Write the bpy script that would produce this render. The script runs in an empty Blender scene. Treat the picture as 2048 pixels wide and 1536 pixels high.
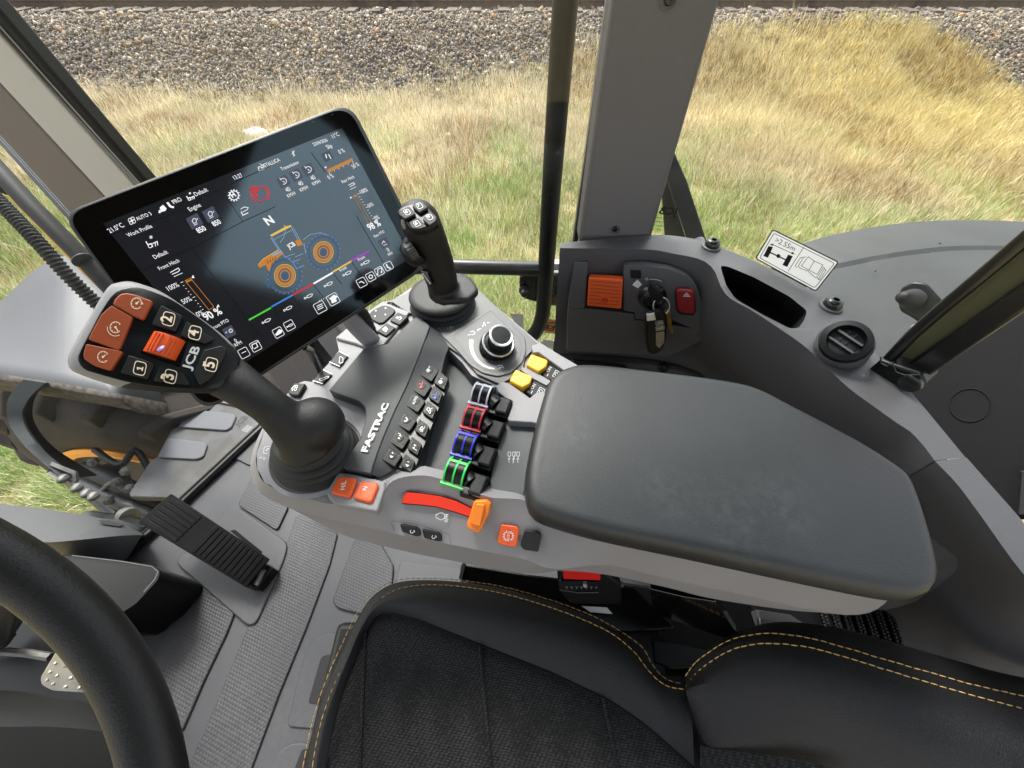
import bpy, bmesh, math, random
import numpy as np
from mathutils import Vector, Matrix
random.seed(7); rng = np.random.default_rng(7)
SC = bpy.context.scene
COL = SC.collection
R = math.radians

# ---------------------------------------------------------------- camera
W, H = 2048, 1536
FPX = 780.0
TH = math.atan(780/625)            # pitch below the horizon
CAM = Vector((0, 0, 1.12))
cd = bpy.data.cameras.new('camera'); cam = bpy.data.objects.new('camera', cd); COL.objects.link(cam)
cd.sensor_width = 36; cd.lens = FPX/W*36; cd.clip_start = 0.01; cd.clip_end = 3000
cam.location = CAM; cam.rotation_euler = (math.pi/2-TH, 0, 0)
SC.camera = cam
# ---------------------------------------------------------------- sky, sun, exposure (bright overcast)
w = bpy.data.worlds.new('World'); SC.world = w; w.use_nodes = True
nt = w.node_tree; bg = nt.nodes['Background']
sky = nt.nodes.new('ShaderNodeTexSky'); sky.sky_type = 'NISHITA'; sky.sun_disc = False
sky.sun_elevation = R(52); sky.sun_rotation = R(-25); sky.air_density = 1.0; sky.dust_density = 4.0
hs = nt.nodes.new('ShaderNodeHueSaturation'); hs.inputs['Saturation'].default_value = 0.22
nt.links.new(sky.outputs[0], hs.inputs['Color']); nt.links.new(hs.outputs[0], bg.inputs[0])
bg.inputs[1].default_value = 0.15
sd = bpy.data.lights.new('sun', 'SUN'); sd.energy = 1.5; sd.angle = R(14); sd.color = (1, .96, .9)
sun = bpy.data.objects.new('sun', sd); COL.objects.link(sun)
_az = R(-25); _el = R(52)
_dir = Vector((math.sin(_az)*math.cos(_el), math.cos(_az)*math.cos(_el), math.sin(_el)))
sun.rotation_euler = _dir.to_track_quat('Z', 'Y').to_euler()
SC.view_settings.view_transform = 'Standard'; SC.view_settings.look = 'None'
SC.view_settings.exposure = 1.6; SC.view_settings.gamma = 1
SC.view_settings.use_curve_mapping = False
SC.cycles.max_bounces = 6; SC.cycles.transparent_max_bounces = 12
SC.cycles.caustics_reflective = False; SC.cycles.caustics_refractive = False

# ---------------------------------------------------------------- rays and planes
Fv = Vector((0, math.cos(TH), -math.sin(TH))); Uv = Vector((0, math.sin(TH), math.cos(TH))); Rv = Vector((1, 0, 0))
def ray(x, y): return Rv*((x-1024)/FPX) + Uv*((768-y)/FPX) + Fv
def Pt(x, y, t): return CAM + ray(x, y)*t
def Pz(x, y, z): d = ray(x, y); return CAM + d*((z-CAM.z)/d.z)
def Py(x, y, Y): d = ray(x, y); return CAM + d*(Y/d.y)
def Px(x, y, X): d = ray(x, y); return CAM + d*(X/d.x)
class Pl:
    def __init__(s, o, n):
        s.o = Vector(o); s.n = Vector(n).normalized()
        if (CAM-s.o).dot(s.n) < 0: s.n = -s.n
    def px(s, x, y, h=0.0):
        d = ray(x, y); q = s.o + s.n*h
        return CAM + d*((q-CAM).dot(s.n)/d.dot(s.n))
    def pts(s, pts, h=0.0): return [s.px(x, y, h) for x, y in pts]
def plane3(a, b, c): return Pl(a, (b-a).cross(c-a))
REG = {3:(120,540,700/2048), 4:(640,580,560/2048), 5:(740,380,460/2048), 11:(1100,420,700/2048), 12:(1500,400,548/2048),
       13:(0,740,700/2048), 14:(640,900,560/2048), 15:(1040,1000,860/2048), 16:(0,1000,700/2006), 17:(1448,900,600/2048),
       2:(120,200,740/2048), 21:(0,380,440/2048), 22:(500,600,320/2048), 25:(0,700,560/2048), 1:(0,0,700/2048),
       31:(380,220,420/2048), 33:(980,520,200/1536), 34:(1080,1100,480/2048), 35:(1680,560,500/1536), 36:(1250,320,210/1792)}
def z(k, *p):
    ox, oy, s = REG[k]; return [(ox+a*s, oy+b*s) for a, b in p]
def rnd(pts, r, seg=4):
    """round the corners of a 2-D polygon"""
    out = []; n = len(pts)
    for i in range(n):
        a = Vector(pts[i-1]); b = Vector(pts[i]); c = Vector(pts[(i+1) % n])
        da = (a-b); dc = (c-b); ra = min(r, da.length*.45); rc = min(r, dc.length*.45)
        p = b+da.normalized()*ra; q = b+dc.normalized()*rc
        for k in range(seg+1):
            t = k/seg; v = p*(1-t)**2 + b*2*t*(1-t) + q*t*t
            out.append((v.x, v.y))
    return out
def cr(pts, n, closed=False):
    """Catmull-Rom resample (2-D or 3-D) to n points evenly by length"""
    P = [np.array(p, float) for p in pts]; m = len(P); dense = []
    segs = m if closed else m-1
    for i in range(segs):
        p1 = P[i]; p2 = P[(i+1) % m]
        p0 = P[i-1] if (closed or i > 0) else 2*p1-p2
        p3 = P[(i+2) % m] if (closed or i+2 < m) else 2*p2-p1
        for k in range(16):
            t = k/16
            dense.append(.5*((2*p1)+(-p0+p2)*t+(2*p0-5*p1+4*p2-p3)*t*t+(-p0+3*p1-3*p2+p3)*t**3))
    dense.append(P[0] if closed else P[-1]); D = np.array(dense)
    L = np.r_[0, np.cumsum(np.linalg.norm(np.diff(D, axis=0), axis=1))]
    s = np.linspace(0, L[-1], n+1 if closed else n)
    if closed: s = s[:-1]
    return [tuple(np.interp(v, L, D[:, k]) for k in range(D.shape[1])) for v in s]

# ---------------------------------------------------------------- materials
MATS = {}
def srgb(r, g, b):
    f = lambda c: (c/255/12.92) if c/255 <= .04045 else ((c/255+.055)/1.055)**2.4
    return (f(r), f(g), f(b))
def mat(name, col, rough=.5, metal=0, bump=0, bscale=400, var=0, vscale=20, spec=.5, coat=0, emit=None, es=1.0, grain='NOISE', col2=None):
    m = bpy.data.materials.new(name); m.use_nodes = True; nt = m.node_tree; N = nt.nodes; L = nt.links
    b = N['Principled BSDF']; b.inputs['Base Color'].default_value = (*col, 1); b.inputs['Roughness'].default_value = rough
    b.inputs['Metallic'].default_value = metal; b.inputs['Specular IOR Level'].default_value = spec
    b.inputs['Coat Weight'].default_value = coat; b.inputs['Coat Roughness'].default_value = .08
    tc = N.new('ShaderNodeTexCoord')
    if emit: b.inputs['Emission Color'].default_value = (*emit, 1); b.inputs['Emission Strength'].default_value = es
    if var:
        n = N.new('ShaderNodeTexNoise'); n.inputs['Scale'].default_value = vscale; n.inputs['Detail'].default_value = 6; L.new(tc.outputs['Object'], n.inputs['Vector'])
        r = N.new('ShaderNodeMapRange'); r.inputs[1].default_value = .35; r.inputs[2].default_value = .65; L.new(n.outputs[0], r.inputs[0])
        mx = N.new('ShaderNodeMix'); mx.data_type = 'RGBA'; L.new(r.outputs[0], mx.inputs[0])
        c2 = col2 if col2 else tuple(min(1, c*(1+var)) for c in col); c1 = col if col2 else tuple(c*(1-var) for c in col)
        mx.inputs[6].default_value = (*c1, 1); mx.inputs[7].default_value = (*c2, 1); L.new(mx.outputs[2], b.inputs['Base Color'])
        rr = N.new('ShaderNodeMapRange'); rr.inputs[3].default_value = max(0, rough-.06); rr.inputs[4].default_value = min(1, rough+.08); L.new(n.outputs[0], rr.inputs[0]); L.new(rr.outputs[0], b.inputs['Roughness'])
    if bump:
        if grain == 'NOISE':
            g = N.new('ShaderNodeTexNoise'); g.inputs['Scale'].default_value = bscale; g.inputs['Detail'].default_value = 2; o = g.outputs[0]
        else:
            g = N.new('ShaderNodeTexVoronoi'); g.inputs['Scale'].default_value = bscale; g.feature = 'SMOOTH_F1'; o = g.outputs[0]
        L.new(tc.outputs['Object'], g.inputs['Vector'])
        bp = N.new('ShaderNodeBump'); bp.inputs['Strength'].default_value = bump; bp.inputs['Distance'].default_value = .0006; L.new(o, bp.inputs['Height']); L.new(bp.outputs[0], b.inputs['Normal'])
    MATS[name] = m; return m
def M(n): return MATS[n]

# ---------------------------------------------------------------- mesh builder
ORG = {}
class MB:
    def __init__(s): s.v = []; s.f = []; s.mi = []; s.mats = []
    def m(s, mt):
        if mt not in s.mats: s.mats.append(mt)
        return s.mats.index(mt)
    def add(s, vs, fs, mt):
        o = len(s.v); k = s.m(mt); s.v += [Vector(v) for v in vs]
        for f in fs: s.f.append([o+i for i in f]); s.mi.append(k)
        return s
    def loft(s, rings, mt, cap0=True, cap1=True, closed=True):
        n = len(rings[0]); vs = [p for r in rings for p in r]; fs = []
        for i in range(len(rings)-1):
            for j in range(n if closed else n-1):
                a = i*n+j; b = i*n+(j+1) % n; fs.append([a, b, b+n, a+n])
        if cap0: fs.append(list(range(n))[::-1])
        if cap1: fs.append([(len(rings)-1)*n+j for j in range(n)])
        return s.add(vs, fs, mt)
    def prism(s, pts, off, mt): 
        return s.loft([[Vector(p)+Vector(off) for p in pts], [Vector(p) for p in pts]], mt)
    def tube(s, path, rad, mt, seg=12, flat=None, cap=True, up=None):
        P = [Vector(p) for p in path]; n = len(P); rs = rad if isinstance(rad, (list, tuple)) else [rad]*n; rings = []
        T = (P[1]-P[0]).normalized(); u = Vector(up) if up else T.orthogonal(); u = (u-T*u.dot(T)).normalized()
        for i in range(n):
            a = P[max(i-1, 0)]; b = P[min(i+1, n-1)]; T = (b-a).normalized(); u = (u-T*u.dot(T)).normalized(); v = T.cross(u)
            fu, fv = (flat[i] if isinstance(flat, list) else flat) if flat else (1, 1)
            rings.append([P[i]+u*(rs[i]*fu*math.cos(2*math.pi*k/seg))+v*(rs[i]*fv*math.sin(2*math.pi*k/seg)) for k in range(seg)])
        return s.loft(rings, mt, cap, cap)
    def ring(s, path, r, mt, seg=10):
        P = [Vector(p) for p in path]; n = len(P); vs = []; fs = []; T = (P[1]-P[-1]).normalized(); u = T.orthogonal()
        for i in range(n):
            T = (P[(i+1) % n]-P[i-1]).normalized(); u = (u-T*u.dot(T)).normalized(); v = T.cross(u)
            vs += [P[i]+u*(r*math.cos(2*math.pi*k/seg))+v*(r*math.sin(2*math.pi*k/seg)) for k in range(seg)]
        for i in range(n):
            for k in range(seg): a = i*seg; b = ((i+1) % n)*seg; fs.append([a+k, b+k, b+(k+1) % seg, a+(k+1) % seg])
        return s.add(vs, fs, mt)
    def lathe(s, c, ax, prof, mt, seg=32, ex=1, ey=1, xa=None):
        c = Vector(c); ax = Vector(ax).normalized(); u = (Vector(xa)-ax*Vector(xa).dot(ax)).normalized() if xa else ax.orthogonal().normalized(); v = ax.cross(u)
        rings = [[c+ax*h+u*(max(r, 1e-5)*ex*math.cos(2*math.pi*k/seg))+v*(max(r, 1e-5)*ey*math.sin(2*math.pi*k/seg)) for k in range(seg)] for r, h in prof]
        return s.loft(rings, mt)
    def box(s, c, a, b, d, mt):
        c = Vector(c); a = Vector(a)/2; b = Vector(b)/2; d = Vector(d)/2
        return s.loft([[c-a-b-d, c+a-b-d, c+a+b-d, c-a+b-d], [c-a-b+d, c+a-b+d, c+a+b+d, c-a+b+d]], mt)
    def cyl(s, a, b, r, mt, seg=16): return s.tube([a, b], r, mt, seg)
    def ball(s, c, r, mt, seg=14, sx=1, sy=1, sz=1):
        rings = []
        for i in range(seg//2+1):
            ph = math.pi*i/(seg//2); rr = max(math.sin(ph), 1e-4)
            rings.append([Vector(c)+Vector((sx*r*rr*math.cos(2*math.pi*k/seg), sy*r*rr*math.sin(2*math.pi*k/seg), -sz*r*math.cos(ph))) for k in range(seg)])
        return s.loft(rings, mt)
    # --- things drawn on a plane, given in photo pixels
    def pprism(s, pl, pts, h, mt, lift=0.0):
        top = pl.pts(pts, lift+h); return s.prism(top, -pl.n*h, mt)
    def fill(s, pl, pts, mt, h=.0003): return s.add(pl.pts(pts, h), [list(range(len(pts)))], mt)
    def stroke(s, pl, pts, wpx, mt, h=.0003, closed=False):
        P = [Vector(p) for p in pts]; n = len(P); L = []; Q = []
        for i in range(n):
            a = P[i-1] if (closed or i > 0) else P[i]; b = P[(i+1) % n] if (closed or i < n-1) else P[i]
            d1 = (P[i]-a); d2 = (b-P[i]); d = (d1.normalized() if d1.length else Vector((0, 0)))+(d2.normalized() if d2.length else Vector((0, 0)))
            d = d.normalized() if d.length > 1e-6 else Vector((1, 0)); k = Vector((-d.y, d.x)); c = 1
            if d1.length and d2.length: c = max(.5, d.dot(d1.normalized()))
            L.append(pl.px(*(P[i]+k*wpx/2/c), h)); Q.append(pl.px(*(P[i]-k*wpx/2/c), h))
        fs = [[i, (i+1) % n, n+(i+1) % n, n+i] for i in range(n if closed else n-1)]
        return s.add(L+Q, fs, mt)
    def text(s, pl, txt, p0, p1, mt, h=.0004, hs=1.0, ext=0, bold=0.0, center=False, flip=False, size=None, mirror=False):
        A = pl.px(*p0, h); B = pl.px(*p1, h); e = (B-A); Lw = e.length; e.normalize(); up = pl.n.cross(e)
        if mirror: A, e = B, -e
        cu = bpy.data.curves.new('t', 'FONT'); cu.body = txt; cu.offset = bold; cu.resolution_u = 3
        if ext: cu.extrude = .5
        o = bpy.data.objects.new('t', cu); me = bpy.data.meshes.new_from_object(o)
        xs = [v.co.x for v in me.vertices]; x0 = min(xs); wd = max(xs)-x0
        k = Lw/wd if not size else size; kk = k*hs
        vs = []
        for v in me.vertices:
            xx = (v.co.x-x0)*k
            vs.append(A+e*xx+up*(v.co.y*kk)+pl.n*((v.co.z+.5)*ext if ext else 0))
        fs = [list(p.vertices) for p in me.polygons]
        s.add(vs, fs, mt); bpy.data.objects.remove(o); bpy.data.meshes.remove(me); bpy.data.curves.remove(cu)
        return s
    def build(s, name, parent=None, bevel=0, seg=2, smooth=40, sub=0, solid=0, weld=False, remesh=0, smoothit=0):
        me = bpy.data.meshes.new(name); bm = bmesh.new()
        org = ORG[parent.name] if parent else s.base()
        bv = [bm.verts.new(v-org) for v in s.v]
        for f, k in zip(s.f, s.mi):
            try: fc = bm.faces.new([bv[i] for i in f]); fc.material_index = k
            except ValueError: pass
        if weld: bmesh.ops.remove_doubles(bm, verts=bm.verts, dist=1e-5)
        bmesh.ops.recalc_face_normals(bm, faces=bm.faces)
        bm.to_mesh(me); bm.free()
        for mt in s.mats: me.materials.append(mt)
        for p in me.polygons: p.use_smooth = True
        me.set_sharp_from_angle(angle=R(smooth))
        o = bpy.data.objects.new(name, me); COL.objects.link(o)
        if parent: o.parent = parent
        else: o.location = org
        ORG[o.name] = org
        if remesh:
            md = o.modifiers.new('remesh', 'REMESH'); md.mode = 'VOXEL'; md.voxel_size = remesh; md.use_smooth_shade = True
            if smoothit: md = o.modifiers.new('smooth', 'SMOOTH'); md.iterations = smoothit; md.factor = .6
        if solid: md = o.modifiers.new('solid', 'SOLIDIFY'); md.thickness = solid; md.offset = -1
        if bevel:
            md = o.modifiers.new('bevel', 'BEVEL'); md.width = bevel; md.segments = seg; md.limit_method = 'ANGLE'; md.angle_limit = R(38); md.harden_normals = False
        if sub: md = o.modifiers.new('sub', 'SUBSURF'); md.levels = sub; md.render_levels = sub
        return o
    def base(s):
        xs = [v.x for v in s.v]; ys = [v.y for v in s.v]; zs = [v.z for v in s.v]
        return Vector(((min(xs)+max(xs))/2, (min(ys)+max(ys))/2, min(zs)))
def thing(name, label, cat, loc, group=None):
    o = bpy.data.objects.new(name, None); COL.objects.link(o); o.empty_display_size = .05
    o.location = loc; ORG[o.name] = Vector(loc); o['label'] = label; o['category'] = cat
    if group: o['group'] = group
    return o
def tag(o, label, cat, group=None):
    o['label'] = label; o['category'] = cat
    if group: o['group'] = group
    return o
def kind(o, k, label=None):
    o['kind'] = k
    if label: o['label'] = label
    return o
def npmesh(name, V, Fq, mt, cols=None, smooth=False):
    """fast mesh from numpy: Fq = list of (array of faces with equal vertex count)"""
    me = bpy.data.meshes.new(name); nl = sum(f.size for f in Fq); nf = sum(len(f) for f in Fq)
    me.vertices.add(len(V)); me.vertices.foreach_set('co', V.astype(np.float32).ravel())
    me.loops.add(nl); me.loops.foreach_set('vertex_index', np.concatenate([f.ravel() for f in Fq]).astype(np.int32))
    st = []; c = 0
    for f in Fq: st.append(c+np.arange(len(f))*f.shape[1]); c += f.size
    me.polygons.add(nf); me.polygons.foreach_set('loop_start', np.concatenate(st).astype(np.int32))
    me.update(calc_edges=True); me.validate()
    if cols is not None:
        a = me.color_attributes.new('Col', 'FLOAT_COLOR', 'POINT'); a.data.foreach_set('color', np.c_[cols, np.ones(len(cols))].astype(np.float32).ravel())
    if smooth: me.polygons.foreach_set('use_smooth', np.ones(nf, bool))
    me.materials.append(mt); o = bpy.data.objects.new(name, me); COL.objects.link(o); return o

# ---------------------------------------------------------------- palette
mat('grey_light', srgb(138,136,139), .52, bump=.6, bscale=1200, var=.035, vscale=9)
mat('grey_pillar', srgb(108,105,105), .6, bump=.55, bscale=1200, var=.03, vscale=6)
mat('grey_mid', srgb(74,76,78), .5, bump=.7, bscale=1200, var=.05, vscale=12)
mat('grey_dark', srgb(52,54,56), .5, bump=.7, bscale=1200, var=.06, vscale=14)
mat('grey_side', srgb(82,81,83), .36, bump=.7, bscale=1100, var=.05, vscale=7)
mat('black_plastic', srgb(12,12,13), .36, spec=.35, bump=.15, bscale=1200)
mat('black_soft', srgb(19,19,20), .5, spec=.4, bump=.6, bscale=1200, var=.08, vscale=30)
mat('black_gloss', srgb(6,6,7), .12, coat=.6)
mat('black_metal', srgb(7,7,8), .3, coat=.4, var=.1, vscale=30)
mat('rubber', srgb(20,20,21), .62, bump=.2, bscale=900, var=.1, vscale=20)
mat('orange', srgb(222,88,30), .42, bump=.12, bscale=1500, var=.03)
mat('orange_dark', srgb(160,74,38), .5, bump=.15, bscale=1500, var=.04)
mat('orange_light', srgb(240,130,30), .4, var=.03)
mat('red', srgb(190,20,18), .38, var=.03)
mat('red_dark', srgb(130,22,28), .35, var=.03)
mat('red_glow', srgb(235,50,20), .5)
mat('yellow', srgb(240,180,40), .42, var=.03)
mat('chrome', (.85,.85,.87), .3, .75)
mat('steel', (.5,.5,.5), .35, 1, bump=.1)
mat('steel_dull', (.16,.155,.15), .6, .5, var=.2, vscale=40)
mat('brass', srgb(200,150,60), .35, .6)
mat('white_print', srgb(225,225,228), .5)
mat('grey_print', srgb(150,152,156), .5)
mat('cream_print', srgb(250,232,205), .5)
mat('black_print', srgb(8,8,10), .5)
mat('p_white', srgb(225,225,240), .4); mat('p_red', srgb(215,50,60), .4); mat('p_blue', srgb(50,55,200), .4); mat('p_green', srgb(40,200,80), .4)
mat('white_paint', srgb(225,222,222), .4)
# ================================================================ ground, ballast, track, grass
GZ = -1.40
YBX = np.array([-40,-8,-3.3,.8,1.6,4.4,7.6,8.6,9.4,10.2,12,40.]); YBY = np.array([9.4,9.4,9.15,9.9,10.3,10.65,11.0,10.8,10.1,9.3,8.6,8.2])
def vnoise(x, y, s, seed=0):
    x = np.asarray(x)*s+seed*17.3; y = np.asarray(y)*s+seed*9.1
    xi = np.floor(x).astype(int); yi = np.floor(y).astype(int); fx = x-xi; fy = y-yi
    fx = fx*fx*(3-2*fx); fy = fy*fy*(3-2*fy)
    h = lambda a, b: ((np.sin(a*127.1+b*311.7+seed*74.7)*43758.5453) % 1.0)
    return (h(xi, yi)*(1-fx)+h(xi+1, yi)*fx)*(1-fy)+(h(xi, yi+1)*(1-fx)+h(xi+1, yi+1)*fx)*fy
def hgt(x, y):
    t = np.clip((y-8.7)/2.7, 0, 1); s = t*t*(3-2*t)
    t2 = np.clip((y-15.5)/3, 0, 1); s2 = t2*t2*(3-2*t2)
    e = GZ+(s-s2)*.93
    return e + (vnoise(x, y, .9, 1)-.5)*.10*(1-s) + (vnoise(x, y, 3, 2)-.5)*.03
def ymask(x): return np.interp(x, YBX, YBY)
gm = mat('ground_soil', srgb(158,140,104), .95, bump=1, bscale=30, var=.3, vscale=3, col2=srgb(120,116,76))
xs = np.r_[-500,-120,-40,np.arange(-16,18.01,.25),40,120,500]; ys = np.r_[-300,-60,-15,np.arange(-6,20.01,.25),40,120,700]
X, Y = np.meshgrid(xs, ys); Z = hgt(X, Y); V = np.c_[X.ravel(), Y.ravel(), Z.ravel()]
ny, nx = X.shape; I = np.arange(ny*nx).reshape(ny, nx)
F4 = np.c_[I[:-1,:-1].ravel(), I[:-1,1:].ravel(), I[1:,1:].ravel(), I[1:,:-1].ravel()]
g = npmesh('ground', V, [F4], gm, smooth=True); kind(g, 'structure')
# ballast bed under the stones
bmt = mat('ballast_bed_stone', srgb(105,98,92), .95, bump=1, bscale=60, var=.35, vscale=25)
bx = np.arange(-16, 20.01, .25); rows = []
for k in np.linspace(0, 1, 26): yb = ymask(bx)+.12; y = yb*(1-k)+15.4*k; rows.append(np.c_[bx, y, hgt(bx, y)+.012])
Vb = np.concatenate(rows); n = len(bx); I = np.arange(26*n).reshape(26, n)
F4 = np.c_[I[:-1,:-1].ravel(), I[:-1,1:].ravel(), I[1:,1:].ravel(), I[1:,:-1].ravel()]
kind(npmesh('ballast_bed', Vb, [F4], bmt, smooth=True), 'structure')
# stones
cmt = bpy.data.materials.new('stone'); cmt.use_nodes = True; b = cmt.node_tree.nodes['Principled BSDF']; b.inputs['Roughness'].default_value = .85
at = cmt.node_tree.nodes.new('ShaderNodeAttribute'); at.attribute_name = 'Col'; cmt.node_tree.links.new(at.outputs['Color'], b.inputs['Base Color'])
def inframe(x, y, zz, m=260):
    dx = x; dy = y; dz = zz-CAM.z
    t = dy*Fv.y+dz*Fv.z; u = dy*Uv.y+dz*Uv.z
    px = 1024+FPX*dx/t; py = 768-FPX*u/t
    return (t > .2) & (px > -m) & (px < W+m) & (py > -m) & (py < H+m)
def stones(n):
    x = rng.uniform(-14, 16, n); y = rng.uniform(8.2, 13.2, n); yb = ymask(x)+rng.normal(0, .22, n)
    k = (y > yb) & inframe(x, y, hgt(x, y), 60); x = x[k]; y = y[k]; n = len(x)
    s = rng.lognormal(math.log(.017), .36, n); s = np.clip(s, .009, .05)
    base = np.array([[-1,-1,-1],[1,-1,-1],[1,1,-1],[-1,1,-1],[-1,-1,1],[1,-1,1],[1,1,1],[-1,1,1]], float)*.8
    v = base[None]*s[:, None, None]*(1+rng.uniform(-.45, .35, (n, 8, 3)))*rng.uniform(.7, 1.25, (n, 1, 3))
    q = rng.normal(size=(n, 4)); q /= np.linalg.norm(q, axis=1)[:, None]; a, b_, c, d = q.T
    Rm = np.stack([1-2*(c*c+d*d), 2*(b_*c-a*d), 2*(b_*d+a*c), 2*(b_*c+a*d), 1-2*(b_*b_+d*d), 2*(c*d-a*b_), 2*(b_*d-a*c), 2*(c*d+a*b_), 1-2*(b_*b_+c*c)], 1).reshape(n, 3, 3)
    v = np.einsum('nij,nkj->nki', Rm, v); v += np.c_[x, y, hgt(x, y)+.012+s*rng.uniform(.1, 1.0, n)][:, None]
    F = np.array([[0,3,2,1],[4,5,6,7],[0,1,5,4],[1,2,6,5],[2,3,7,6],[3,0,4,7]]); tri = np.concatenate([F[:, [0,1,2]], F[:, [0,2,3]]])
    Fa = (tri[None]+(np.arange(n)*8)[:, None, None]).reshape(-1, 3)
    pal = np.array([srgb(*c) for c in [(158,148,138),(135,125,115),(178,166,152),(200,188,172),(112,105,100),(165,140,116),(146,140,140),(178,156,130),(125,118,114),(222,210,192),(190,152,114)]])
    wts = np.array([5,5,4,2,4,2,4,2,4,.8,.6]); ci = rng.choice(len(pal), n, p=wts/wts.sum()); c = pal[ci]*rng.uniform(.66, .90, (n, 1))*np.array([[1.0,.965,.92]])
    c = c*(.86+.28*vnoise(x, y, .8, 5))[:, None]
    c = c*(1-.12*np.clip((x-3)/6,0,1))[:,None]
    return npmesh('ballast_stones', v.reshape(-1, 3), [Fa], cmt, np.repeat(c, 8, axis=0))
st = kind(stones(130000), 'stuff', 'grey and brown crushed stone ballast on the railway embankment')
# track
smt = mat('rail_rust', srgb(92,78,72), .7, var=.2, vscale=8); wmt = mat('sleeper_wood', srgb(95,84,76), .9, var=.3, vscale=6, bump=1, bscale=60)
YR = 11.95; RZ = -.47
tr = thing('railway_track', 'rusty railway track with timber sleepers along top of the ballast', 'railway track', (0, 12.7, RZ))
for yy in (YR, YR+1.5):
    mb = MB(); prof = [(-.07,0),(.07,0),(.07,.012),(.012,.03),(.012,.11),(.036,.12),(.036,.155),(-.036,.155),(-.036,.12),(-.012,.11),(-.012,.03),(-.07,.012)]
    mb.loft([[Vector((xx, yy+a, RZ+.04+b_)) for a, b_ in prof] for xx in (-22, 24)], smt); mb.build('rail', tr, bevel=.004)
sp = MB()
for i in range(80):
    x = -20+i*.55+random.uniform(-.03, .03); 
    mb = MB(); mb.box((x, 12.7+random.uniform(-.05, .05), RZ+.005), (.23,0,0), (0,2.6,0), (0,0,.15), wmt)
    mb.build('sleeper', tr, bevel=.012)
# grass ----------------------------------------------------------
grm = bpy.data.materials.new('grass_blade'); grm.use_nodes = True; b = grm.node_tree.nodes['Principled BSDF']; b.inputs['Roughness'].default_value = .7; b.inputs['Specular IOR Level'].default_value = .3
at = grm.node_tree.nodes.new('ShaderNodeAttribute'); at.attribute_name = 'Col'; grm.node_tree.links.new(at.outputs['Color'], b.inputs['Base Color'])
def grass(ntuft, per):
    # candidate tufts, density falls with distance so every tuft covers a similar area in view
    y = np.where(rng.random(ntuft) < .55, 1.0*np.exp(rng.uniform(0, math.log(11.6), ntuft)), 4+7.6*rng.random(ntuft)**.8); x = rng.uniform(-1, 1, ntuft)*(3.0+y*1.35)+y*.12
    yb = ymask(x)+rng.normal(0, .22, ntuft); k = (y < yb) & inframe(x, y, hgt(x, y), 200) & ~((vnoise(x, y, 2.4, 20) > .66) & (rng.random(ntuft) < .6) & (y < 6.5)); x = x[k]; y = y[k]
    n = len(x); dist = np.sqrt(x*x+y*y+6)
    green = 1/(1+np.exp((y-(4.9+1.4*(vnoise(x, y, .5, 3)-.5)*2))*1.5)); green = np.clip(green*.95+.55*(vnoise(x, y, 1.6, 4)-.5)-.06, 0, .96)
    patch = vnoise(x, y, 1.3, 8); 
    hh = (.065+.075*rng.random(n)+.06*patch)*(1+.35*(vnoise(x, y, 2.5, 6)-.5)); hh *= np.where(green > .55, .85, 1.15)
    tall = rng.random(n) < np.where(y < 6, .10, .05); hh = np.where(tall, hh*1.75, hh); green = np.where(tall, green*.35, green)
    spread = .035+.05*rng.random(n); lean = rng.normal(0, .17, (n, 2)); lean[:, 0] += .25*(vnoise(x, y, .4, 9)-.5)
    N = n*per; xi = np.repeat(x, per); yi = np.repeat(y, per); an = rng.uniform(0, 2*math.pi, N); rr = np.sqrt(rng.random(N))*np.repeat(spread, per)*2.0
    bx = xi+rr*np.cos(an); by = yi+rr*np.sin(an); bz = hgt(bx, by)-.005
    L = np.repeat(hh, per)*rng.uniform(.45, 1.25, N); ld = np.repeat(lean, per, axis=0)+np.c_[np.cos(an), np.sin(an)]*(.16+rng.random(N)*.55)[:, None]+rng.normal(0, .22, (N, 2))
    wd = np.repeat(.0013+.00032*dist, per)*rng.uniform(.6, 1.3, N)
    wa = rng.uniform(0, math.pi, N); wx = np.cos(wa)*wd; wy = np.sin(wa)*wd*.6
    P = []
    for f, wf in ((0, 1), (.55, .75), (1, 0)):
        cx = bx+ld[:, 0]*L*f**1.6*.75; cy = by+ld[:, 1]*L*f**1.6*.75; cz = bz+L*f*(1-.22*f*np.minimum(1.8, (ld**2).sum(1)))
        if wf: P += [np.c_[cx-wx*wf, cy-wy*wf, cz], np.c_[cx+wx*wf, cy+wy*wf, cz]]
        else: P += [np.c_[cx, cy, cz]]
    V = np.stack(P, 1); o = (np.arange(N)*5)[:, None]
    Fq = o+np.array([[0,1,3,2]]); Ft = o+np.array([[2,3,4]])
    g1 = np.array(srgb(130,164,88)); g2 = np.array(srgb(192,210,142)); s1 = np.array(srgb(216,202,168)); s2 = np.array(srgb(250,243,222)); s3 = np.array(srgb(165,134,92))
    gi = np.repeat(green, per); isg = rng.random(N) < gi; a = rng.random((N, 1)); c = np.where(isg[:, None], g1*(1-a)+g2*a, s1*(1-a)+s2*a)
    br = (~isg) & (rng.random(N) < .10+.25*np.repeat((vnoise(x, y, .9, 12) > .62), per)); c[br] = s3*(.8+.5*a[br])
    warm = np.repeat(np.clip((x-1)/6, 0, 1)*np.clip((y-3)/4, 0, 1), per)[:, None]; c = c*(1-warm*np.array([[.08,.13,.38]]))
    c = c*np.repeat(.88+.24*vnoise(x, y, 1.1, 11), per)[:, None]*rng.uniform(.62, 1.28, (N, 1))
    cols = np.repeat(c[:, None], 5, axis=1)
    return npmesh('grass', V.reshape(-1, 3), [Fq, Ft], grm, cols.reshape(-1, 3))
kind(grass(86000, 12), 'stuff', 'green and straw coloured rough grass verge beside the railway ballast')
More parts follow.
